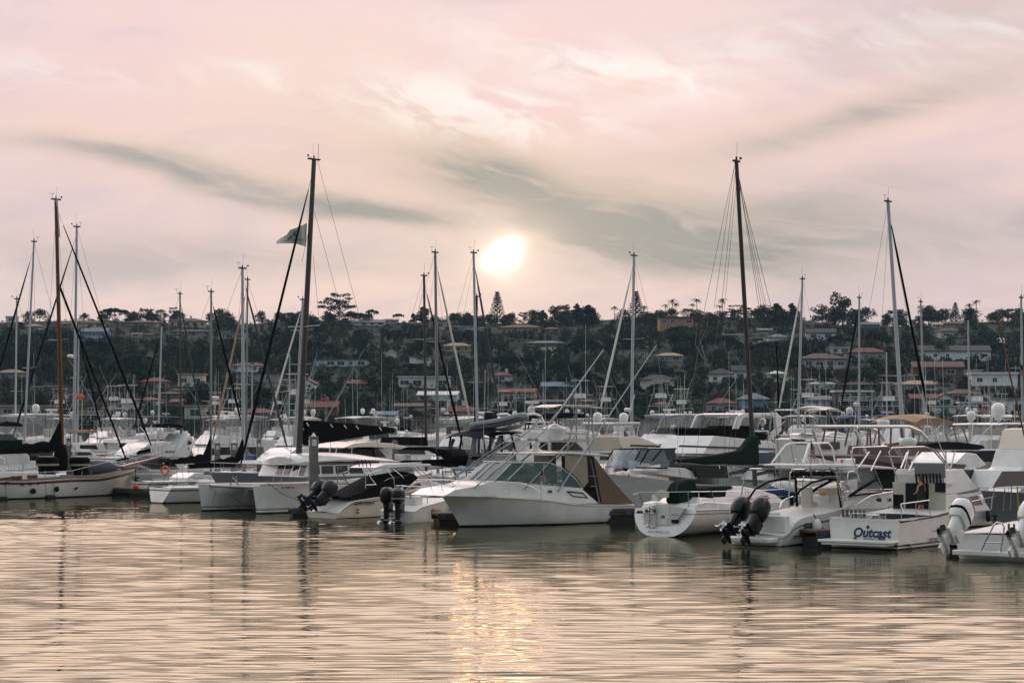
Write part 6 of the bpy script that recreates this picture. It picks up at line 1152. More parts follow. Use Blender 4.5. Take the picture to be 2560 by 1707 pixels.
for sd in (1, -1):
    m = MB(); m.add([Vector((q.x, sd*q.y, q.z)) for q in [B.l(a, b_, 1.55) for a, b_ in ((2290, 1066), (2405, 1070), (2422, 1114), (2292, 1110))]], [(0, 1, 2, 3)]); B.part('clear_curtain', m, vinyl)
# white flybridge express behind Outcast
B = tb('sport_cruiser', 'white sport cruiser with raked flybridge coaming and dark windscreen behind the charter boat', 45, 2420, 106, 10.5, 3.7, 1.2, 2.0,
 [('flybridge', [(2320, 1158), (2372, 1131), (2420, 1134), (2468, 1162), (2420, 1170), (2330, 1162)], 1.4, gel), ('saloon', [(2330, 1166), (2416, 1168), (2465, 1215), (2470, 1232), (2330, 1232)], 1.5, gel)],
 [([(2332, 1159), (2416, 1160), (2410, 1171), (2340, 1168)], 1.45), ([(2416, 1174), (2440, 1174), (2462, 1192), (2420, 1192)], 1.52)], [('rail', [[(2420, 1184, 1.5), (2545, 1186, 1.2)], [(2440, 1184, 1.5), (2448, 1225, 1.5)], [(2466, 1184, 1.4), (2470, 1230, 1.4)]], .026, ss)])
# convertible at right and the yacht cut by the right edge
B = tb('convertible_yacht', 'white convertible yacht with large dome, clear enclosure and grey canvas at the right edge', 225, 2520, 120, 13, 4.4, 1.4, 2.5,
 [('hardtop', [(2430, 1062), (2436, 1058), (2600, 1056), (2605, 1062)], 1.7, gel), ('flybridge', [(2424, 1122), (2600, 1124), (2600, 1128), (2420, 1126)], 1.75, gel), ('grey_cover', [(2422, 1127), (2600, 1128), (2600, 1156), (2530, 1158), (2470, 1152)], 1.6, grc), ('saloon', [(2462, 1154), (2600, 1158), (2600, 1195), (2480, 1195)], 1.6, gel)], [],
 [('enclosure_post', [[(2432, 1062, 1.6), (2426, 1122, 1.65)], [(2478, 1062, 1.6), (2478, 1122, 1.65)], [(2514, 1062, 1.6), (2520, 1122, 1.65)]], .04, gel), ('outrigger', [[(2426, 1116, 1.7), (2480, 1062, 1.7)]], .03, aluw), ('radar_mast', [[(2499, 1060, .3), (2495, 1040, .2)], [(2478, 1040, .3), (2528, 1040, .3)]], .09, gel)], [(2495, 1024, .3, .54), (2428, 1038, -.6, .34)], hm=gel)
for sd in (1, -1):
    m = MB(); m.add([Vector((q.x, sd*q.y, q.z)) for q in [B.l(a, b_, 1.6) for a, b_ in ((2432, 1062), (2600, 1062), (2600, 1122), (2426, 1122))]], [(0, 1, 2, 3)]); B.part('clear_curtain', m, vinyl)
m = MB(); [m.box(B.l(a, 1112, .3), (.5, .5, .5)) for a in (2464,)]; m.box(B.l(2486, 1112, -.2), (.5, .6, .6)); B.part('helm_seat', m, whc)
tb('moored_yacht', 'grey hulled yacht with swept dark windows cut off by the right edge', 225, 2590, 98, 13, 4.3, 1.5, 2.2,
 [('saloon', [(2478, 1222), (2507, 1176), (2660, 1172), (2660, 1224)], 1.6, gel), ('brow', [(2500, 1176), (2516, 1168), (2532, 1124), (2600, 1124), (2640, 1172)], .9, gel), ('top_cover', [(2534, 1124), (2560, 1072), (2600, 1070), (2600, 1124)], .8, gelc)],
 [([(2482, 1218), (2508, 1178), (2650, 1175), (2650, 1212), (2540, 1214)], 1.62)], [('bow_pipe', [[(2478, 1274, .6), (2486, 1214, .6), (2530, 1210, 1.2)], [(2508, 1278, .8), (2512, 1220, .9)], [(2526, 1276, 1.1), (2529, 1211, 1.2)]], .028, ss), ('fishing_pole', [[(2490, 776, .8), (2525, 940, .8), (2572, 1135, .8)]], .045, spruce, 1)], hm=gelg, lx=.62, rails=False)
# left-hand neighbours
B = tb('flybridge_yacht', 'white yacht with swooping flybridge wing and dark wraparound windows behind the bowsprit', 225, 392, 163, 15, 4.4, 1.25, 1.75,
 [('flybridge', [(288, 1138), (334, 1108), (400, 1104), (436, 1120), (478, 1083), (478, 1086), (465, 1112), (472, 1136), (470, 1143), (400, 1142)], 1.6, gel), ('saloon', [(330, 1140), (445, 1142), (470, 1185), (320, 1185)], 1.6, gel)], [([(345, 1150), (372, 1144), (425, 1145), (448, 1172), (380, 1172), (350, 1160)], 1.62), ([(330, 1192), (348, 1192), (347, 1196), (331, 1196)], 1.96)], [], lx=.55)
B.text('Barefoot', 413, 1131, 1.62, .27, ink, shear=.1, bold=.004)
m = MB(); q0, q1 = B.l(335, 1107, 1.3), B.l(352, 1098, 1.2); m.sheet([[Vector((q0.x, t*1.3, q0.z)) for t in (-1, 0, 1)], [Vector((q1.x, t*1.2, q1.z)) for t in (-1, 0, 1)]], .02); B.part('windscreen', m, M('teal_windscreen', (70, 120, 112), .15, alpha=.7))
m = MB(); p = B.tr([(338, 1133), (352, 1122), (374, 1116), (376, 1132), (345, 1137)], 1.55); m.prism(p, 1.58, 1.64); B.part('dark_panel', m, blk)
B = Boat('cruising_sloop', 'white sloop stern with round transom and orange lifebuoy at the left dock', 52, 'sailboat'); B.at(0, 0, 448, 138)
hull(B, 0, 8.6, 9.6, 3.0, [(0, 1.1), (9.6, 1.4)], [gel, boot, gel, navy], [(.84, .88, 3)], ws=.72, wl=.15, tr=-.35, fl=0)
m = MB(); B.tp(m, [(418, 1197, 0), (421, 1168, 0), (478, 1170, -1.0), (500, 1172, -1.3)], .025, False); [B.tp(m, [(a, 1170, -.4), (a+2, 1198, -.4)], .02, False) for a in (428, 441, 456, 470)]; B.part('stern_rail', m, ss)
m = MB(); m.tube([B.lx(413+11*math.cos(t)*.8, 1176+10*math.sin(t), -.4) for t in [6.283*i/16 for i in range(16)]], .075, 7, True); B.part('lifebuoy', m, orange)
B.text('Lady', 430, 1213, 0, .28, ink, x=-.36, shear=.3)
trunk(B, [(470, 1195), (490, 1182), (560, 1180), (620, 1186), (650, 1196)], 1.0, [[(575, 1185), (590, 1185), (592, 1191), (577, 1191)]])
m = MB(); m.prism(B.tr([(500, 1192), (512, 1177), (536, 1178), (528, 1193)], -.8), -.9, .9); B.part('companionway_hood', m, navy)
tb('grey_cruiser', 'low cruiser with white cabin and wide grey hull left of the catamaran mast', 222, 690, 138, 13, 4.2, 1.9, 2.1,
 [('cabin', [(640, 1158), (664, 1138), (700, 1121), (760, 1118), (800, 1124), (840, 1156)], 1.6, gel), ('side_deck', [(600, 1160), (610, 1152), (860, 1152), (860, 1160)], 1.9, geld)], [([(710, 1140), (725, 1133), (745, 1136), (735, 1146)], 1.62)], [], hm=gelg, lx=.58)
tb('covered_runabout', 'small boat under a royal blue cover behind the dark sail cover', 225, 625, 148, 7, 2.5, .8, 1.3, [('cover', [(600, 1150), (615, 1138), (650, 1136), (660, 1148), (640, 1152)], 1.1, blc)], rails=False)
tb('houseboat_cruiser', 'cruiser with long flat cream roof behind the catamaran cabin', 45, 905, 134, 13, 4.2, 1.4, 2.0,
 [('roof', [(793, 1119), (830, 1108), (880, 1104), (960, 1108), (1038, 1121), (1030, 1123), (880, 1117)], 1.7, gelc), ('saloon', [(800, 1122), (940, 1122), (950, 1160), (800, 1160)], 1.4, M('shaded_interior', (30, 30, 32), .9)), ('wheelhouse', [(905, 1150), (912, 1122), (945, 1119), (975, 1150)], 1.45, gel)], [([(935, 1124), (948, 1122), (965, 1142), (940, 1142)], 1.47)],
 [('roof_post', [[(826, 1118, 1.6), (822, 1140, 1.6)], [(842, 1117, 1.6), (838, 1140, 1.6)], [(880, 1118, 1.6), (878, 1142, 1.6)], [(972, 1118, 1.6), (972, 1160, 1.6)]], .035, gel)])
B = tb('covered_yacht', 'boat with boxy black flybridge cover right of the catamaran boom', 45, 1020, 150, 12, 4.0, 1.3, 2.0, [('flybridge_cover', [(975, 1112), (985, 1093), (1062, 1092), (1072, 1114)], 1.7, blk), ('saloon', [(980, 1112), (1070, 1114), (1080, 1150), (975, 1150)], 1.6, gel)], [([(990, 1120), (1060, 1121), (1064, 1135), (990, 1135)], 1.62)])
B = Boat('black_canvas_sloop', 'sloop with sweeping black dodger and white stern facing right', 150, 'sailboat'); B.at(0, 0, 1150, 127)
hull(B, 0, 9.2, 10.2, 3.3, [(0, 1.25), (10.2, 1.6)], [gel, boot], [], ws=.85, wl=.6, tr=-.4, fl=1.2)
for nm, pts, w in (('bimini_top', [(1022, 1124), (1040, 1117), (1090, 1116), (1140, 1124), (1160, 1140), (1145, 1156), (1128, 1142), (1095, 1126), (1060, 1124)], 1.2), ('dodger', [(1074, 1158), (1080, 1148), (1140, 1148), (1150, 1164), (1076, 1166)], 1.1)):
    m = MB(); m.prism(B.tr(pts, 0), -w, w); B.part(nm, m, blk, bev=.04)
trunk(B, [(1010, 1166), (1030, 1156), (1085, 1156), (1110, 1168)], 1.0)
m = MB(); [m.tube([(.1, .7-.45*i, 1.3), (-.05, .7-.45*i, 1.05)], .05, 5) for i in range(4)]; B.part('rod_holder', m, gold)
m = MB(); m.box(B.l(1007, 1142, 0), (.9, .6, .35)); B.part('deck_locker', m, gel, bev=.05)
B = tb('teal_top_skiff', 'white skiff with thin teal awning in front of the trawler', 225, 1195, 117, 7.5, 2.5, .8, 1.2, [('awning', [(1142, 1174), (1150, 1169), (1242, 1168), (1250, 1172), (1150, 1177)], 1.1, tealc), ('console', [(1165, 1210), (1170, 1190), (1188, 1190), (1192, 1210)], .5, gel)], [], [('awning_frame', [[(1165, 1176, 1.0), (1170, 1215, 1.0)], [(1195, 1176, 1.0), (1200, 1215, 1.0)], [(1168, 1180, 1.0), (1196, 1180, 1.0), (1204, 1195, 1.0)]], .035, grc)], rails=False, stripes=[(.7, .8, 2)])
B = tb('green_canopy_cruiser', 'cruiser with dark green canopy and clear curtains at the left edge', 225, 30, 150, 11, 3.8, 1.4, 2.0, [('canopy_top', [(-60, 1062), (-20, 1053), (40, 1056), (58, 1062), (56, 1066), (-20, 1062)], 1.5, grn), ('canopy_skirt', [(-60, 1100), (0, 1085), (40, 1098), (58, 1098), (56, 1125), (-60, 1125)], 1.5, grn), ('cabin', [(-60, 1122), (40, 1118), (75, 1140), (75, 1160), (-60, 1160)], 1.5, gel)])
for sd in (1, -1):
    m = MB(); m.add([Vector((q.x, sd*q.y, q.z)) for q in [B.l(a, b_, 1.46) for a, b_ in ((-60, 1063), (56, 1066), (56, 1100), (-60, 1100))]], [(0, 1, 2, 3)]); B.part('clear_curtain', m, vinyl)
tb('tan_bimini_boat', 'boat with boxy tan bimini right of the wooden mast', 45, 220, 158, 10, 3.5, 1.2, 1.8, [('bimini_top', [(193, 1078), (196, 1074), (243, 1075), (245, 1082), (193, 1082)], 1.4, tanc), ('cabin', [(190, 1108), (245, 1106), (270, 1130), (180, 1130)], 1.4, gel)], [([(200, 1112), (240, 1112), (246, 1122), (200, 1122)], 1.42)], [('bimini_post', [[(195, 1082, 1.3), (194, 1108, 1.3)], [(222, 1082, 1.3), (222, 1108, 1.3)], [(243, 1082, 1.3), (243, 1106, 1.3)]], .035, brn)])
tb('black_bimini_boat', 'white boat with wide drooping black bimini behind the flybridge wing', 45, 400, 165, 12, 4.0, 1.3, 2.0, [('bimini_top', [(334, 1068), (345, 1060), (395, 1058), (450, 1063), (463, 1069), (445, 1069), (395, 1064), (345, 1067)], 1.6, nvc), ('cabin', [(345, 1104), (440, 1102), (470, 1130), (340, 1130)], 1.6, gel)], [([(355, 1108), (435, 1108), (445, 1120), (355, 1120)], 1.62)], [('bimini_frame', [[(350, 1066, 1.5), (380, 1104, 1.5)], [(380, 1062, 1.5), (352, 1104, 1.5)], [(440, 1067, 1.5), (420, 1102, 1.5)], [(420, 1064, 1.5), (445, 1102, 1.5)]], .03, ss)])
# ---------------------------------------------------------------- generic cruisers of the far rows
def cruiser(label, px, Y, hd, L, kind, canvas, sd, hm=gel, group=None):
    r = random.Random(sd); B = Boat({'sport': 'sportfisher', 'fly': 'flybridge_yacht', 'express': 'express_cruiser', 'pilot': 'pilothouse_boat'}[kind], label, hd, 'boat', group); B.at(L/2, 0, px, Y)
    bm_, zs, zb = L*.30, .085*L+.25, .15*L+.2; hull(B, 0, L*.9, L, bm_, [(0, zs), (L*.5, (zs+zb)*.48), (L, zb)], [hm, boot, navy], [(0, .06, 1)]+([(.6, .68, 2)] if r.random() < .3 else []), ws=.93, wl=.84, n=10)
    w = bm_*.42; z1 = zs+2.05
    if kind == 'express':
        cabin(B, [(L*.35, zs), (L*.42, zs+.9), (L*.62, zs+.95), (L*.84, zb-.05), (L*.84, zs)], w, gel, .2)
        m = MB(); m.sheet([[(L*.56+.25*(1-abs(t)), t*w*.9, zs+.95) for t in (-1, 0, 1)], [(L*.45, t*w*.85, zs+1.8) for t in (-1, 0, 1)]], .03); B.part('windshield', m, wsc)
        cabin(B, [(L*.10, zs), (L*.14, zs+1.7), (L*.30, zs+2.0), (L*.46, zs+1.85), (L*.46, zs+.9), (L*.35, zs)], w*.95, canvas, .1, 'cockpit_canvas')
        m = MB(); m.tube([(L*.2, -w, zs+.3), (L*.13, -w, zs+2.3), (L*.12, -w*.7, zs+2.6), (L*.12, w*.7, zs+2.6), (L*.13, w, zs+2.3), (L*.2, w, zs+.3)], .12, 6); B.part('radar_arch', m, gel); dome(B, Vector((L*.12, .2, zs+3.0)), .25); zt = zs+2.6
    else:
        xa_, xb_ = (.30, .66) if kind == 'sport' else (.14, .66)
        cabin(B, [(L*xa_, zs-.1), (L*xa_, z1), (L*(xb_-.09), z1), (L*xb_, z1-1.0), (L*(xb_+.12), zb-.1), (L*(xb_+.12), zs-.1)], w, gel, .08, 'saloon')
        sidewin(B, [[(L*xa_+.4, z1-.25), (L*(xa_+xb_-.1)/2-.1, z1-.25), (L*(xa_+xb_-.1)/2-.1, z1-.95), (L*xa_+.4, z1-.95)], [(L*(xa_+xb_-.1)/2+.1, z1-.25), (L*(xb_-.10), z1-.25), (L*(xb_-.02), z1-.95), (L*(xa_+xb_-.1)/2+.1, z1-.95)]], w-.01, dkg, zs-.1, .08)
        if kind == 'pilot':
            cabin(B, [(L*.34, z1), (L*.36, z1+1.6), (L*.54, z1+1.6), (L*.58, z1+.9), (L*.60, z1)], w*.8, gel, .06, 'wheelhouse'); sidewin(B, [[(L*.37, z1+.75), (L*.37, z1+1.4), (L*.45, z1+1.4), (L*.45, z1+.75)], [(L*.46, z1+.75), (L*.46, z1+1.4), (L*.53, z1+1.4), (L*.565, z1+.75)]], w*.8, dkg, z1, .06); zt = z1+1.65
        else:
            cabin(B, [(L*xa_-.6, z1), (L*xa_-.5, z1+.35), (L*(xb_-.14), z1+.85), (L*(xb_-.07), z1)], w*.92, gel, .1, 'flybridge'); zt = z1+2.5
            m = MB(); m.box((L*(xb_-.19), 0, z1+1.1), (.6, 1.4, .6)); m.box((L*(xb_-.26), 0, z1+.9), (.5, .6, .9)); B.part('helm', m, r.choice((whc, geld, canvas)))
            x0_, x1_ = L*xa_-.2, L*(xb_-.14); t_ = MB(); hard = r.random() < .6
            t_.sheet([[(x0_+(x1_-x0_)*k/4, y*w*.85, zt+(.16 if not hard else .05)*(1-y*y)-.1*(k in (0, 4))) for y in (-1, -.5, 0, .5, 1)] for k in range(5)], .08 if hard else .03); B.part('hardtop' if hard else 'bimini_top', t_, gel if hard else canvas)
            for x in (x0_+.2, (x0_+x1_)/2, x1_-.2):
                for y in (-1, 1): m = MB(); m.tube([(x, y*w*.8, zt-.05), (x+.1, y*w*.85, z1+.4)], .03, 4); B.part('top_post', m, ss)
            if r.random() < .6:
                for y in (-1, 1): m = MB(); m.add([(x0_, y*w*.83, zt-.05), (x1_, y*w*.83, zt-.05), (x1_+.2, y*w*.87, z1+.7), (x0_, y*w*.87, z1+.4)], [(0, 1, 2, 3)]); B.part('clear_curtain', m, vinyl)
    if kind == 'sport':
        tw = MB(); zt2 = zt+2.6+r.random()
        for x, x2 in ((L*.34, L*.41), (L*.58, L*.47)):
            for y in (-1, 1): tw.tube([(x, y*w*.95, zs+.3), (x*.8+x2*.2, y*w*.8, zt), (x2, y*.5, zt2)], .035, 4)
        for k in (0, .4, .75):
            z = zt+(zt2-zt)*k; yy = w*.8*(1-k)+.5*k; tw.tube([(L*.36, -yy, z), (L*.36, yy, z), (L*.53, yy, z), (L*.53, -yy, z)], .025, 4, True)
        B.part('tower_frame', tw, aluw); m = MB(); m.box((L*.44, 0, zt2-.9), (1.0, .9, .5), tap=.9); m.box((L*.44, 0, zt2+.75), (1.6, 1.3, .06)); [m.tube([(L*.44+a, b_, zt2-.7), (L*.44+a, b_, zt2+.75)], .02, 4) for a in (-.6, .6) for b_ in (-.5, .5)]; B.part('tuna_tower', m, gel)
        for y in (-1, 1): m = MB(); m.tube([(L*.42, y*w, zs+1.6), (L*.05-r.random()*2, y*(w+2.2), zt2+1.5+r.random()*2)], .035, 5, r2=.015); B.part('outrigger', m, aluw)
    m = MB()
    for i in range(r.choice((2, 2, 3, 4))): x, y = L*r.uniform(.2, .5), w*r.uniform(-.8, .8); m.tube([(x, y, zt-.3), (x-.1, y, zt+r.uniform(2.5, 6))], .022, 4, r2=.012)
    B.part('antenna', m, gel)
    for i in range(r.choice((0, 1, 1, 2))): dome(B, Vector((L*(.30+.10*i), r.uniform(-.5, .5), zt+.6)), r.choice((.25, .32, .42)))
    if r.random() < .6 and kind != 'express': m = MB(); m.box((L*.42, 0, zt+.45), (.25, 1.3, .14)); m.tube([(L*.42, 0, zt), (L*.42, 0, zt+.4)], .16, 8, r2=.1); B.part('radar', m, gel)
    rail(B, [.6, .75, .88, .97], .65, [.6, .75, .88, .97], .022); return B
LAND = [(-100, 'at the far left edge'), (60, 'just left of the wooden mast'), (160, 'just right of the wooden mast'), (260, 'above the bowsprit'), (380, 'above the flybridge wing'), (480, 'by the slim dark masts'), (570, 'by the twin white masts'), (680, 'left of the tallest mast'), (790, 'over the black boom cover'), (930, 'at the end of the black boom'), (1060, 'around the double masts'), (1170, 'above the inflatable'), (1300, 'behind the pipe tower'), (1450, 'by the sloping white stay'), (1600, 'left of the tall dark mast'), (1730, 'behind the black flybridge cover'), (1860, 'right of the tall dark mast'), (1970, 'by the slim mast right of the arch'), (2080, 'behind the pale bimini'), (2190, 'by the raked white mast'), (2300, 'behind the tan bimini'), (2410, 'left of the large dome'), (2500, 'at the far right edge')]
KN = {'sport': 'white towered sportfisher', 'fly': 'white flybridge yacht', 'express': 'white express cruiser', 'pilot': 'white pilothouse boat'}
CV = [(nvc, 'navy'), (whc, 'white'), (blk, 'black'), (tanc, 'tan'), (grn, 'green'), (blc, 'blue'), (grc, 'grey'), (bge, 'beige')]
rr = random.Random(21); used = set()
for ri, (Y, st, ph) in enumerate(((178, 215, 'third row'), (214, 190, 'fourth row'), (258, 172, 'fifth row'), (312, 150, 'last row'))):
    x = -70+rr.random()*90
    while x < 2640:
        kd = rr.choices(['sport', 'fly', 'express', 'pilot'], [4, 4, 2, 1.4])[0]; cv, cn = rr.choice(CV); L = rr.uniform(11, 15.5)
        ref = [t for a, t in LAND if x >= a][-1] if x >= -100 else LAND[0][1]; lb = f'{KN[kd]} with {cn} canvas, {ph} {ref}'
        while lb in used: cv, cn = rr.choice(CV); lb = f'{KN[kd]} with {cn} canvas, {ph} {ref}'
        used.add(lb); cruiser(lb, x, Y+rr.uniform(-7, 7), rr.choice((45, 45, 225, 225, 50, 220)), L, kd, cv, int(x*3+Y), gel if rr.random() < .85 else gelg, 'boats in the packed back rows')
        x += st*rr.uniform(.75, 1.2)
# ---------------------------------------------------------------- sailing boats
def sailboat(label, top, bx, Y, hd, L=11, cover=None, boomright=None, fore=None, furl=None, mat=aluw, spr=(.45,), radar=None, r=.10, bt=.32, splen=1.0, tall=True, boomm=None, name='sailing_sloop', bend=None):
    B = Boat(name, label, hd, 'sailboat', 'sailboats with bare masts'); B.at(L*.58, 0, bx, Y)
    hull(B, 0, L*.9, L, L*.30, [(0, 1.05), (L*.5, 1.0), (L, 1.35)], [gel, boot, navy], [(0, .08, 1), (.78, .86, 2)], ws=.7, wl=.6, tr=-.3, fl=1.2, n=12, rounded=.2)
    cabin(B, [(L*.30, 1.0), (L*.32, 1.5), (L*.5, 1.55), (L*.74, 1.15), (L*.74, 1.0)], L*.10, gel, .2); sidewin(B, [[(L*.36, 1.2), (L*.36, 1.42), (L*.44, 1.42), (L*.44, 1.2)], [(L*.48, 1.2), (L*.48, 1.42), (L*.56, 1.38), (L*.58, 1.2)]], L*.10, dkg, 1.0, .2)
    zb = row(1.45, Y); foot = fore if fore else Vector((L-.1, 0, 1.35))
    mast(B, top, (bx, zb), r, mat, boom=(bend or Vector((L*.58-L*.40, 0, 2.35))), cover=cover, fore=foot, back=Vector((.1, 0, 1.1)), furl=furl, spr=spr, splen=splen, radar=radar, bt=bt, shr=L*.14, boomm=boomm)
    rail(B, [.02, .3, .6, .85, .97], .55, [.02, .2, .4, .6, .8, .97], .015, name='lifeline'); return B
for a in (
 ('white mast sloop at the far left edge', (42, 748), 37, 178, 225, 11, whc), ('sloop with black furled jib and tall white mast left of the wooden mast', (85, 605), 57, 160, 225, 12, blk, None, (-62, 1130), blk),
 ('sloop with dome on its white mast just right of the wooden mast', (192, 568), 184, 164, 225, 12.5, None, None, (22, 1125), nvc, aluw, (.38, .62), .47, .13),
 ('short masted sloop half hidden behind the domed white mast', (197, 830), 193, 186, 45, 10, navy and None, None, (258, 1092), blk), ('sloop with slim white mast above the flybridge wing', (404, 815), 394, 182, 225, 10, None, None, (333, 1078), blk),
 ('sloop with dark slim mast and grey furled jib', (450, 735), 453, 174, 45, 11, None, None, (506, 1068), grc, dkm, (.45,), None, .09), ('sloop with black sail cover and radar on a grey mast', (528, 730), 527, 152, 45, 11, blk, None, (606, 1068), blk, alu, (.4,), .42, .10, .6),
 ('sloop with thick white mast and long navy black boom cover pointing left', (606, 672), 609, 139, 45, 12, blk, None, (726, 1150), grc, aluw, (.45,), None, .13, .62), ('sloop with tan furled jib slanting left, right beside the thick white mast', (619, 700), 614, 160, 225, 11, tanc, None, (526, 1130), tanc, alu, (.45,), None, .10),
 ('far sloop with short white mast right of the twin masts', (630, 910), 630, 232, 45, 10), ('sloop with wide spreaders and white furled jib behind the tallest mast', (757, 750), 733, 166, 225, 12, whc, None, (672, 1052), whc, aluw, (.35, .62, .82), None, .12, .3, 1.5),
 ('thin white masted sloop left of the tallest mast', (724, 885), 722, 212, 225, 10), ('sloop with dark grey mast, left one of the double masts', (1060, 690), 1066, 152, 45, 11.5, blk, None, (1162, 1135), blk, dkm, (.22, .68), None, .12, .3, 1.3),
 ('sloop with grey mast, right one of the double masts', (1088, 632), 1095, 150, 45, 12, None, None, (1178, 1062), whc, alu, (.3, .6), None, .13, .3, 1.1), ('sloop with white mast standing below the sun', (1184, 633), 1196, 149, 45, 12, None, None, (1252, 1045), grc, aluw, (.3, .66), .28, .12, .3, 1.4),
 ('sloop with stubby black mast right of the one below the sun', (1192, 742), 1187, 172, 45, 10, None, None, None, None, blk, (.5,), None, .12), ('sloop with white mast and thick sloping white furled jib right of centre', (1585, 640), 1577, 149, 225, 12, None, None, (1498, 1036), whc, aluw, (.22, .62), .30, .13, .3, 1.1),
 ('sloop with slim white mast and pale furled jib right of the tall dark mast', (2006, 698), 1992, 166, 225, 11.5, None, None, (1945, 1036), whc, aluw, (.42,), .12, .12, .3, 1.1), ('sloop with short black mast right of the tall dark mast', (1941, 858), 1952, 204, 45, 10, None, None, None, None, blk, (.5,), None, .11),
 ('sloop with white mast and black furled jib above the mauve canvas', (2148, 745), 2148, 170, 225, 11, None, None, (2102, 1022), blk, aluw, (.42,), .38, .10), ('sloop with tallest raked white mast on the right and black furled jib', (2220, 505), 2265, 129, 45, 13, None, None, (2326, 1055), blk, aluw, (.385,), None, .14, .3, 1.5),
 ('sloop with white mast right of the raked mast', (2302, 755), 2313, 170, 45, 11, None, None, None, None, aluw, (.28,), None, .10), ('far sloop with thin mast left of the raked mast', (2216, 880), 2218, 214, 45, 10), ('sloop with white mast left of the large dome', (2420, 800), 2426, 190, 45, 11, whc, None, None, None, aluw, (.35,), None, .11), ('sloop with white mast at the right edge', (2553, 745), 2558, 152, 45, 11, blc, None, None, None, aluw, (.3, .6), None, .10)):
    sailboat(*a)
# ================================================================ docks, pilings, flags, person
def piling(px, cap, base, Y, w, label, wet=True):
    s_ = F/Y; r_ = w/2/s_; zt = H-(cap-HY)/s_; hc = 1.35*r_*2; o = empty('piling', (0, 0, 0), 0, label, 'piling', 'capped dock pilings'); x = (px-1280)/s_; o.location = (x, Y, 0)
    m = MB(); m.box((0, 0, (zt-hc-2+.5)/2+.2), (2*r_*.93, 2*r_*.93, zt-hc+2.5-.4), rz=.25); m.build('shaft', conc, o, bev=r_*.15)
    m = MB(); m.box((0, 0, .35), (2*r_*.95, 2*r_*.95, 1.2), rz=.25); m.build('tide_band', stain, o, bev=r_*.15)
    m = MB(); m.lathe([(r_*1.08, zt-hc-.05), (r_*1.1, zt-hc*.62), (r_*1.02, zt-hc*.60), (.02, zt)], (0, 0, 0), 12); m.build('cap', capm, o)
for a in ((784, 1081, 1262, 114.5, 23, 'nearest capped concrete piling in front of the catamaran'), (543, 1103, 1180, 165, 14, 'capped piling left of the thick white mast'), (585, 1098, 1180, 158, 18, 'wide capped piling behind the dark sail cover'), (647, 1099, 1200, 140, 12, 'rust stained slim piling behind the catamaran foredeck'),
          (864, 1100, 1180, 160, 12, 'capped piling behind the cream roof'), (987, 1100, 1200, 140, 14, 'capped piling at the end of the black boom'), (1681, 1086, 1180, 142, 18, 'capped piling left of the green sail cover'), (1961, 1078, 1210, 119, 24, 'large capped piling right of the tall dark mast'), (172, 1094, 1200, 148, 13, 'white capped piling beside the wooden mast')): piling(*a)
def dock(pa, pb, Ya, Yb, w, label, tags=(), zt=.55, name='floating_dock'):
    a = Vector(((pa-1280)*Ya/F, Ya, 0)); b_ = Vector(((pb-1280)*Yb/F, Yb, 0)); d = b_-a; L = d.length; an = math.atan2(d.y, d.x)
    o = empty(name, a, an, label, 'dock'); m = MB(); m.box((L/2, 0, zt-.06), (L, w, .12)); m.build('deck', deckw, o, bev=.01)
    m = MB(); m.box((L/2, -w/2+.04, zt-.24), (L-.02, .1, .24)); m.box((L/2, w/2-.04, zt-.24), (L-.02, .1, .24)); m.build('fascia', M('fascia_timber', (70, 52, 38), .85, 0, .3, 5), o)
    n = max(1, int(L/2.4))
    for i in range(n): m = MB(); m.box((L*(i+.5)/n, 0, zt-.62), (L/n*.86, w*.9, .6)); m.build('float', M('dock_float', (40, 36, 32), .9, 0, .3, 4), o)
    for t in tags: m = MB(); q = t/L; m.box((t, -w/2-.03, zt-.20), (.30, .03, .24)); g_ = m.build('slip_tag', M('tag_blue', (38, 72, 106), .6), o)
    return o
dock(1502, 1585, 108.5, 109, 1.3, 'short dock end with two blue slip tags left of the scooped transom', (.35, 1.35), .75)
dock(2020, 2092, 87.5, 88.2, 1.3, 'short dock end with blue slip tags left of the name on the transom', (.3, 1.05), .72)
dock(724, 790, 114.2, 114.6, 1.2, 'dock end with a blue slip tag beside the tilted outboards', (.2,), .55)
dock(1086, 1160, 106.3, 106.8, 1.3, 'dock end with blue tags under the flared bow', (.3, 1.2), .62)
dock(283, 520, 150, 143, 1.6, 'long floating dock right of the ketch bow', (), .55); dock(2395, 2478, 83, 84, 1.4, 'dark dock finger behind the white outboards', (), .5)
for pa, pb, Y, lb in ((-200, 2700, 168, 'long main dock walkway behind the first rows'), (-200, 2700, 240, 'long main dock walkway among the far rows')): dock(pa, pb, Y, Y+3, 2.4, lb, (), .6)
# red fender buoy and beach ball like buoy
o = empty('fender_buoy', P(339, 1216, 147), 0, 'red round fender hanging by the white yacht at left', 'buoy'); m = MB(); m.lathe([(.03, .3), (.08, .25), (.20, .1), (.23, 0), (.17, -.14), (.04, -.2)], (0, 0, 0), 14); m.build('body', M('buoy_red', (214, 58, 50), .5), o); m = MB(); m.tube([(0, 0, .5), (0, 0, 1.4)], .03, 5); m.lathe([(.16, .40), (.05, .62)], (0, 0, 0), 10); m.build('rope', blk, o)
q = sk.l(1955, 1228, -.55); w_ = sk.e.matrix_world
o = empty('deflated_raft', Vector((sk.o.x+q.x*sk.c-q.y*sk.s, sk.o.y+q.x*sk.s+q.y*sk.c, q.z)), 0, 'blue and white rolled raft on the sloop foredeck', 'raft'); m = MB(); m.ball((0, 0, 0), (.85, .5, .46), 16, 10); m.build('body', blc, o); m = MB(); m.ball((.12, -.03, .14), (.80, .46, .42), 16, 10); m.build('white_side', whc, o)
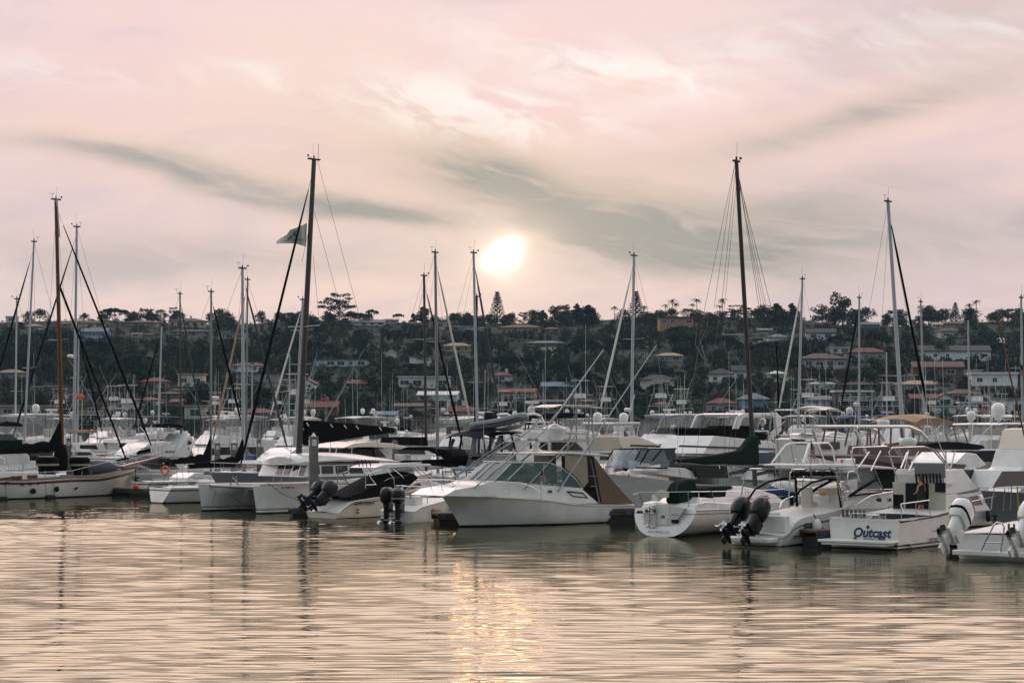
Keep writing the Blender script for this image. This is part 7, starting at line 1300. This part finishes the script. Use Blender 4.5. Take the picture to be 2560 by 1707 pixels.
# national flags
def flag(px, py, Y, w, h, label, droop=.5, cols=True, staff=None):
    o = empty('ensign_flag', P(px, py, Y), 0, label, 'flag', 'striped ensigns on the boats'); g = []
    for i in range(8):
        u = i/7; g.append([Vector((u*w*(1-.45*droop), .12*w*math.sin(u*6+v*2), -v*h/13-droop*u*w*.8+.04*math.sin(u*5))) for v in range(14)])
    for k in range(13):
        pass
    m = MB()
    for i in range(7):
        for k in range(13):
            m.mat(2 if (i < 3 and k < 7) else (0 if k % 2 == 0 else 1)); m.add([g[i][k], g[i][k+1], g[i+1][k+1], g[i+1][k]], [(0, 1, 2, 3)])
    m.build('cloth', [M('flag_red', (170, 52, 54), .8), M('flag_white', (206, 200, 196), .8), M('flag_blue', (40, 52, 96), .8)], o, False)
    m = MB(); m.tube([(0, 0, .12), staff or (0, 0, -h-1.1)], .018, 5); m.build('staff', ss, o)
flag(1553, 1118, 132, .55, .75, 'ensign hanging left of the grey windshield', .9); flag(2027, 1104, 86.8, .32, .62, 'ensign drooping on the rod rack hardtop', .95); flag(1560, 1075, 139, .5, .6, 'ensign in the clear enclosure of the cream sportfisher', .8)
flag(2551, 908, 150, .7, .8, 'ensign high on the staff at the right edge', .8); flag(803, 985, 205, .9, .6, 'small ensign over the black boom cover', .3); flag(1352, 1172, 104.6, .4, .6, 'ensign seen through the express boat windshield', .9); flag(2446, 1006, 190, .9, .9, 'ensign left of the large white dome', .7)
# orange wind marker
o = empty('windsock', P(200, 992, 186), 0, 'small orange marker flag by the left white masts', 'flag'); m = MB(); m.ball((0, 0, 0), (.45, .12, .26), 8, 6); m.build('body', orange, o)
# woman in the cockpit of the charter boat (back to the camera)
Bp = OUT; q = Bp.lx(2303, 1303, XA_OUT-.45); fx, fy = q.x, q.y; fz = 1.22
wp = lambda v: Vector((Bp.o.x+v[0]*Bp.c-v[1]*Bp.s, Bp.o.y+v[0]*Bp.s+v[1]*Bp.c, v[2]))
per = empty('person', wp((fx, fy, fz)), R(30), 'woman in a dark green dress seen from behind in the charter boat cockpit', 'person')
def skinned(name, verts, edges, rad, mat, par, lv=2):
    me = bpy.data.meshes.new(name); me.from_pydata(verts, edges, []); o = bpy.data.objects.new(name, me); COL.objects.link(o); o.parent = par
    md = o.modifiers.new('skin', 'SKIN'); md.use_smooth_shade = True; sb = o.modifiers.new('sub', 'SUBSURF'); sb.levels = sb.render_levels = lv
    for v, r_ in zip(me.skin_vertices[0].data, rad): v.radius = r_ if hasattr(r_, '__len__') else (r_, r_)
    me.skin_vertices[0].data[0].use_root = True; me.materials.append(mat); return o
# local frame: +y is where she faces (away from the camera), x to her right
V_ = [(0, 0, .92), (0, .0, 1.08), (0, -.02, 1.24), (0, -.01, 1.38), (0, 0, 1.45), (0, .02, 1.54), (0, .03, 1.63), (0, .03, 1.70),
      (-.17, -.01, 1.38), (-.21, .02, 1.12), (-.16, .20, 1.00), (-.13, .27, .99), (.17, -.01, 1.38), (.22, .01, 1.12), (.17, .20, 1.02), (.13, .27, 1.02),
      (-.09, 0, .86), (-.095, .01, .48), (-.095, -.01, .10), (-.095, .10, .03), (.09, 0, .86), (.095, .02, .48), (.095, 0, .10), (.095, .11, .03)]
E_ = [(0, 1), (1, 2), (2, 3), (3, 4), (4, 5), (5, 6), (6, 7), (3, 8), (8, 9), (9, 10), (10, 11), (3, 12), (12, 13), (13, 14), (14, 15), (0, 16), (16, 17), (17, 18), (18, 19), (0, 20), (20, 21), (21, 22), (22, 23)]
Rd_ = [(.14, .11), (.125, .10), (.135, .10), (.12, .09), (.055, .055), (.055, .06), (.085, .10), (.07, .085), (.055, .055), (.042, .042), (.030, .03), (.024, .02), (.055, .055), (.042, .042), (.030, .03), (.024, .02), (.085, .09), (.055, .06), (.036, .04), (.03, .028), (.085, .09), (.055, .06), (.036, .04), (.03, .028)]
body = skinned('body', V_, E_, Rd_, skin, per)
for sx in (-1, 1):
    hv, he = [(sx*.13, .27, 1.0+.01*(1+sx))], []
    for k in range(5):
        b0 = len(hv); a = (k-2)*.28; hv += [(sx*.13+math.sin(a)*.05, .27+.045*math.cos(a), 1.0), (sx*.13+math.sin(a)*.075, .27+.075*math.cos(a), .985), (sx*.13+math.sin(a)*.085, .27+.092*math.cos(a), .965)]; he += [(0, b0), (b0, b0+1), (b0+1, b0+2)]
    skinned('hand', hv, he, [.022]+[.010, .009, .008]*5, skin, body, 1)
m = MB(); sec = lambda z, a, b_, yo=0: [(a*math.cos(t), yo+b_*math.sin(t), z) for t in [6.2832*i/18 for i in range(18)]]
m.loft([sec(.52, .205, .165), sec(.70, .20, .165), sec(.90, .195, .155), sec(1.06, .155, .125), sec(1.22, .165, .128, -.01), sec(1.33, .175, .12, -.012), sec(1.40, .13, .10, -.01), sec(1.42, .11, .085, .02)], cap=True); m.build('dress', dress, per, ang=80)
m = MB(); m.ball((0, .015, 1.675), (.098, .115, .118), 14, 10); m.ball((0, -.095, 1.68), (.055, .05, .055), 10, 8); m.ball((0, -.05, 1.60), (.07, .05, .07), 10, 8); m.build('hair', hair, per, ang=80)
m = MB(); m.ball((0, .03+.108, 1.635), (.014, .02, .018), 6, 5); m.build('nose', skin, body)
m = MB(); m.ball((-.092, .03, 1.645), (.012, .02, .028), 6, 5); m.build('ear', skin, body); m = MB(); m.ball((.092, .03, 1.645), (.012, .02, .028), 6, 5); m.build('ear', skin, body)
# ---------------------------------------------------------------- evening haze
hz = MB(); hz.box((0, 500, 60), (1500, 1200, 123)); ho = hz.build('haze', [], None, False)
hmat = bpy.data.materials.new('haze'); hmat.use_nodes = True; t = hmat.node_tree; t.nodes.remove(t.nodes['Principled BSDF'])
pv = t.nodes.new('ShaderNodeVolumePrincipled'); pv.inputs['Color'].default_value = (.52, .78, .96, 1); pv.inputs['Density'].default_value = .00006
t.links.new(pv.outputs[0], t.nodes['Material Output'].inputs['Volume']); ho.data.materials.append(hmat)
tag(ho, 'thin blue evening haze over the hillside', 'haze', None, 'stuff')
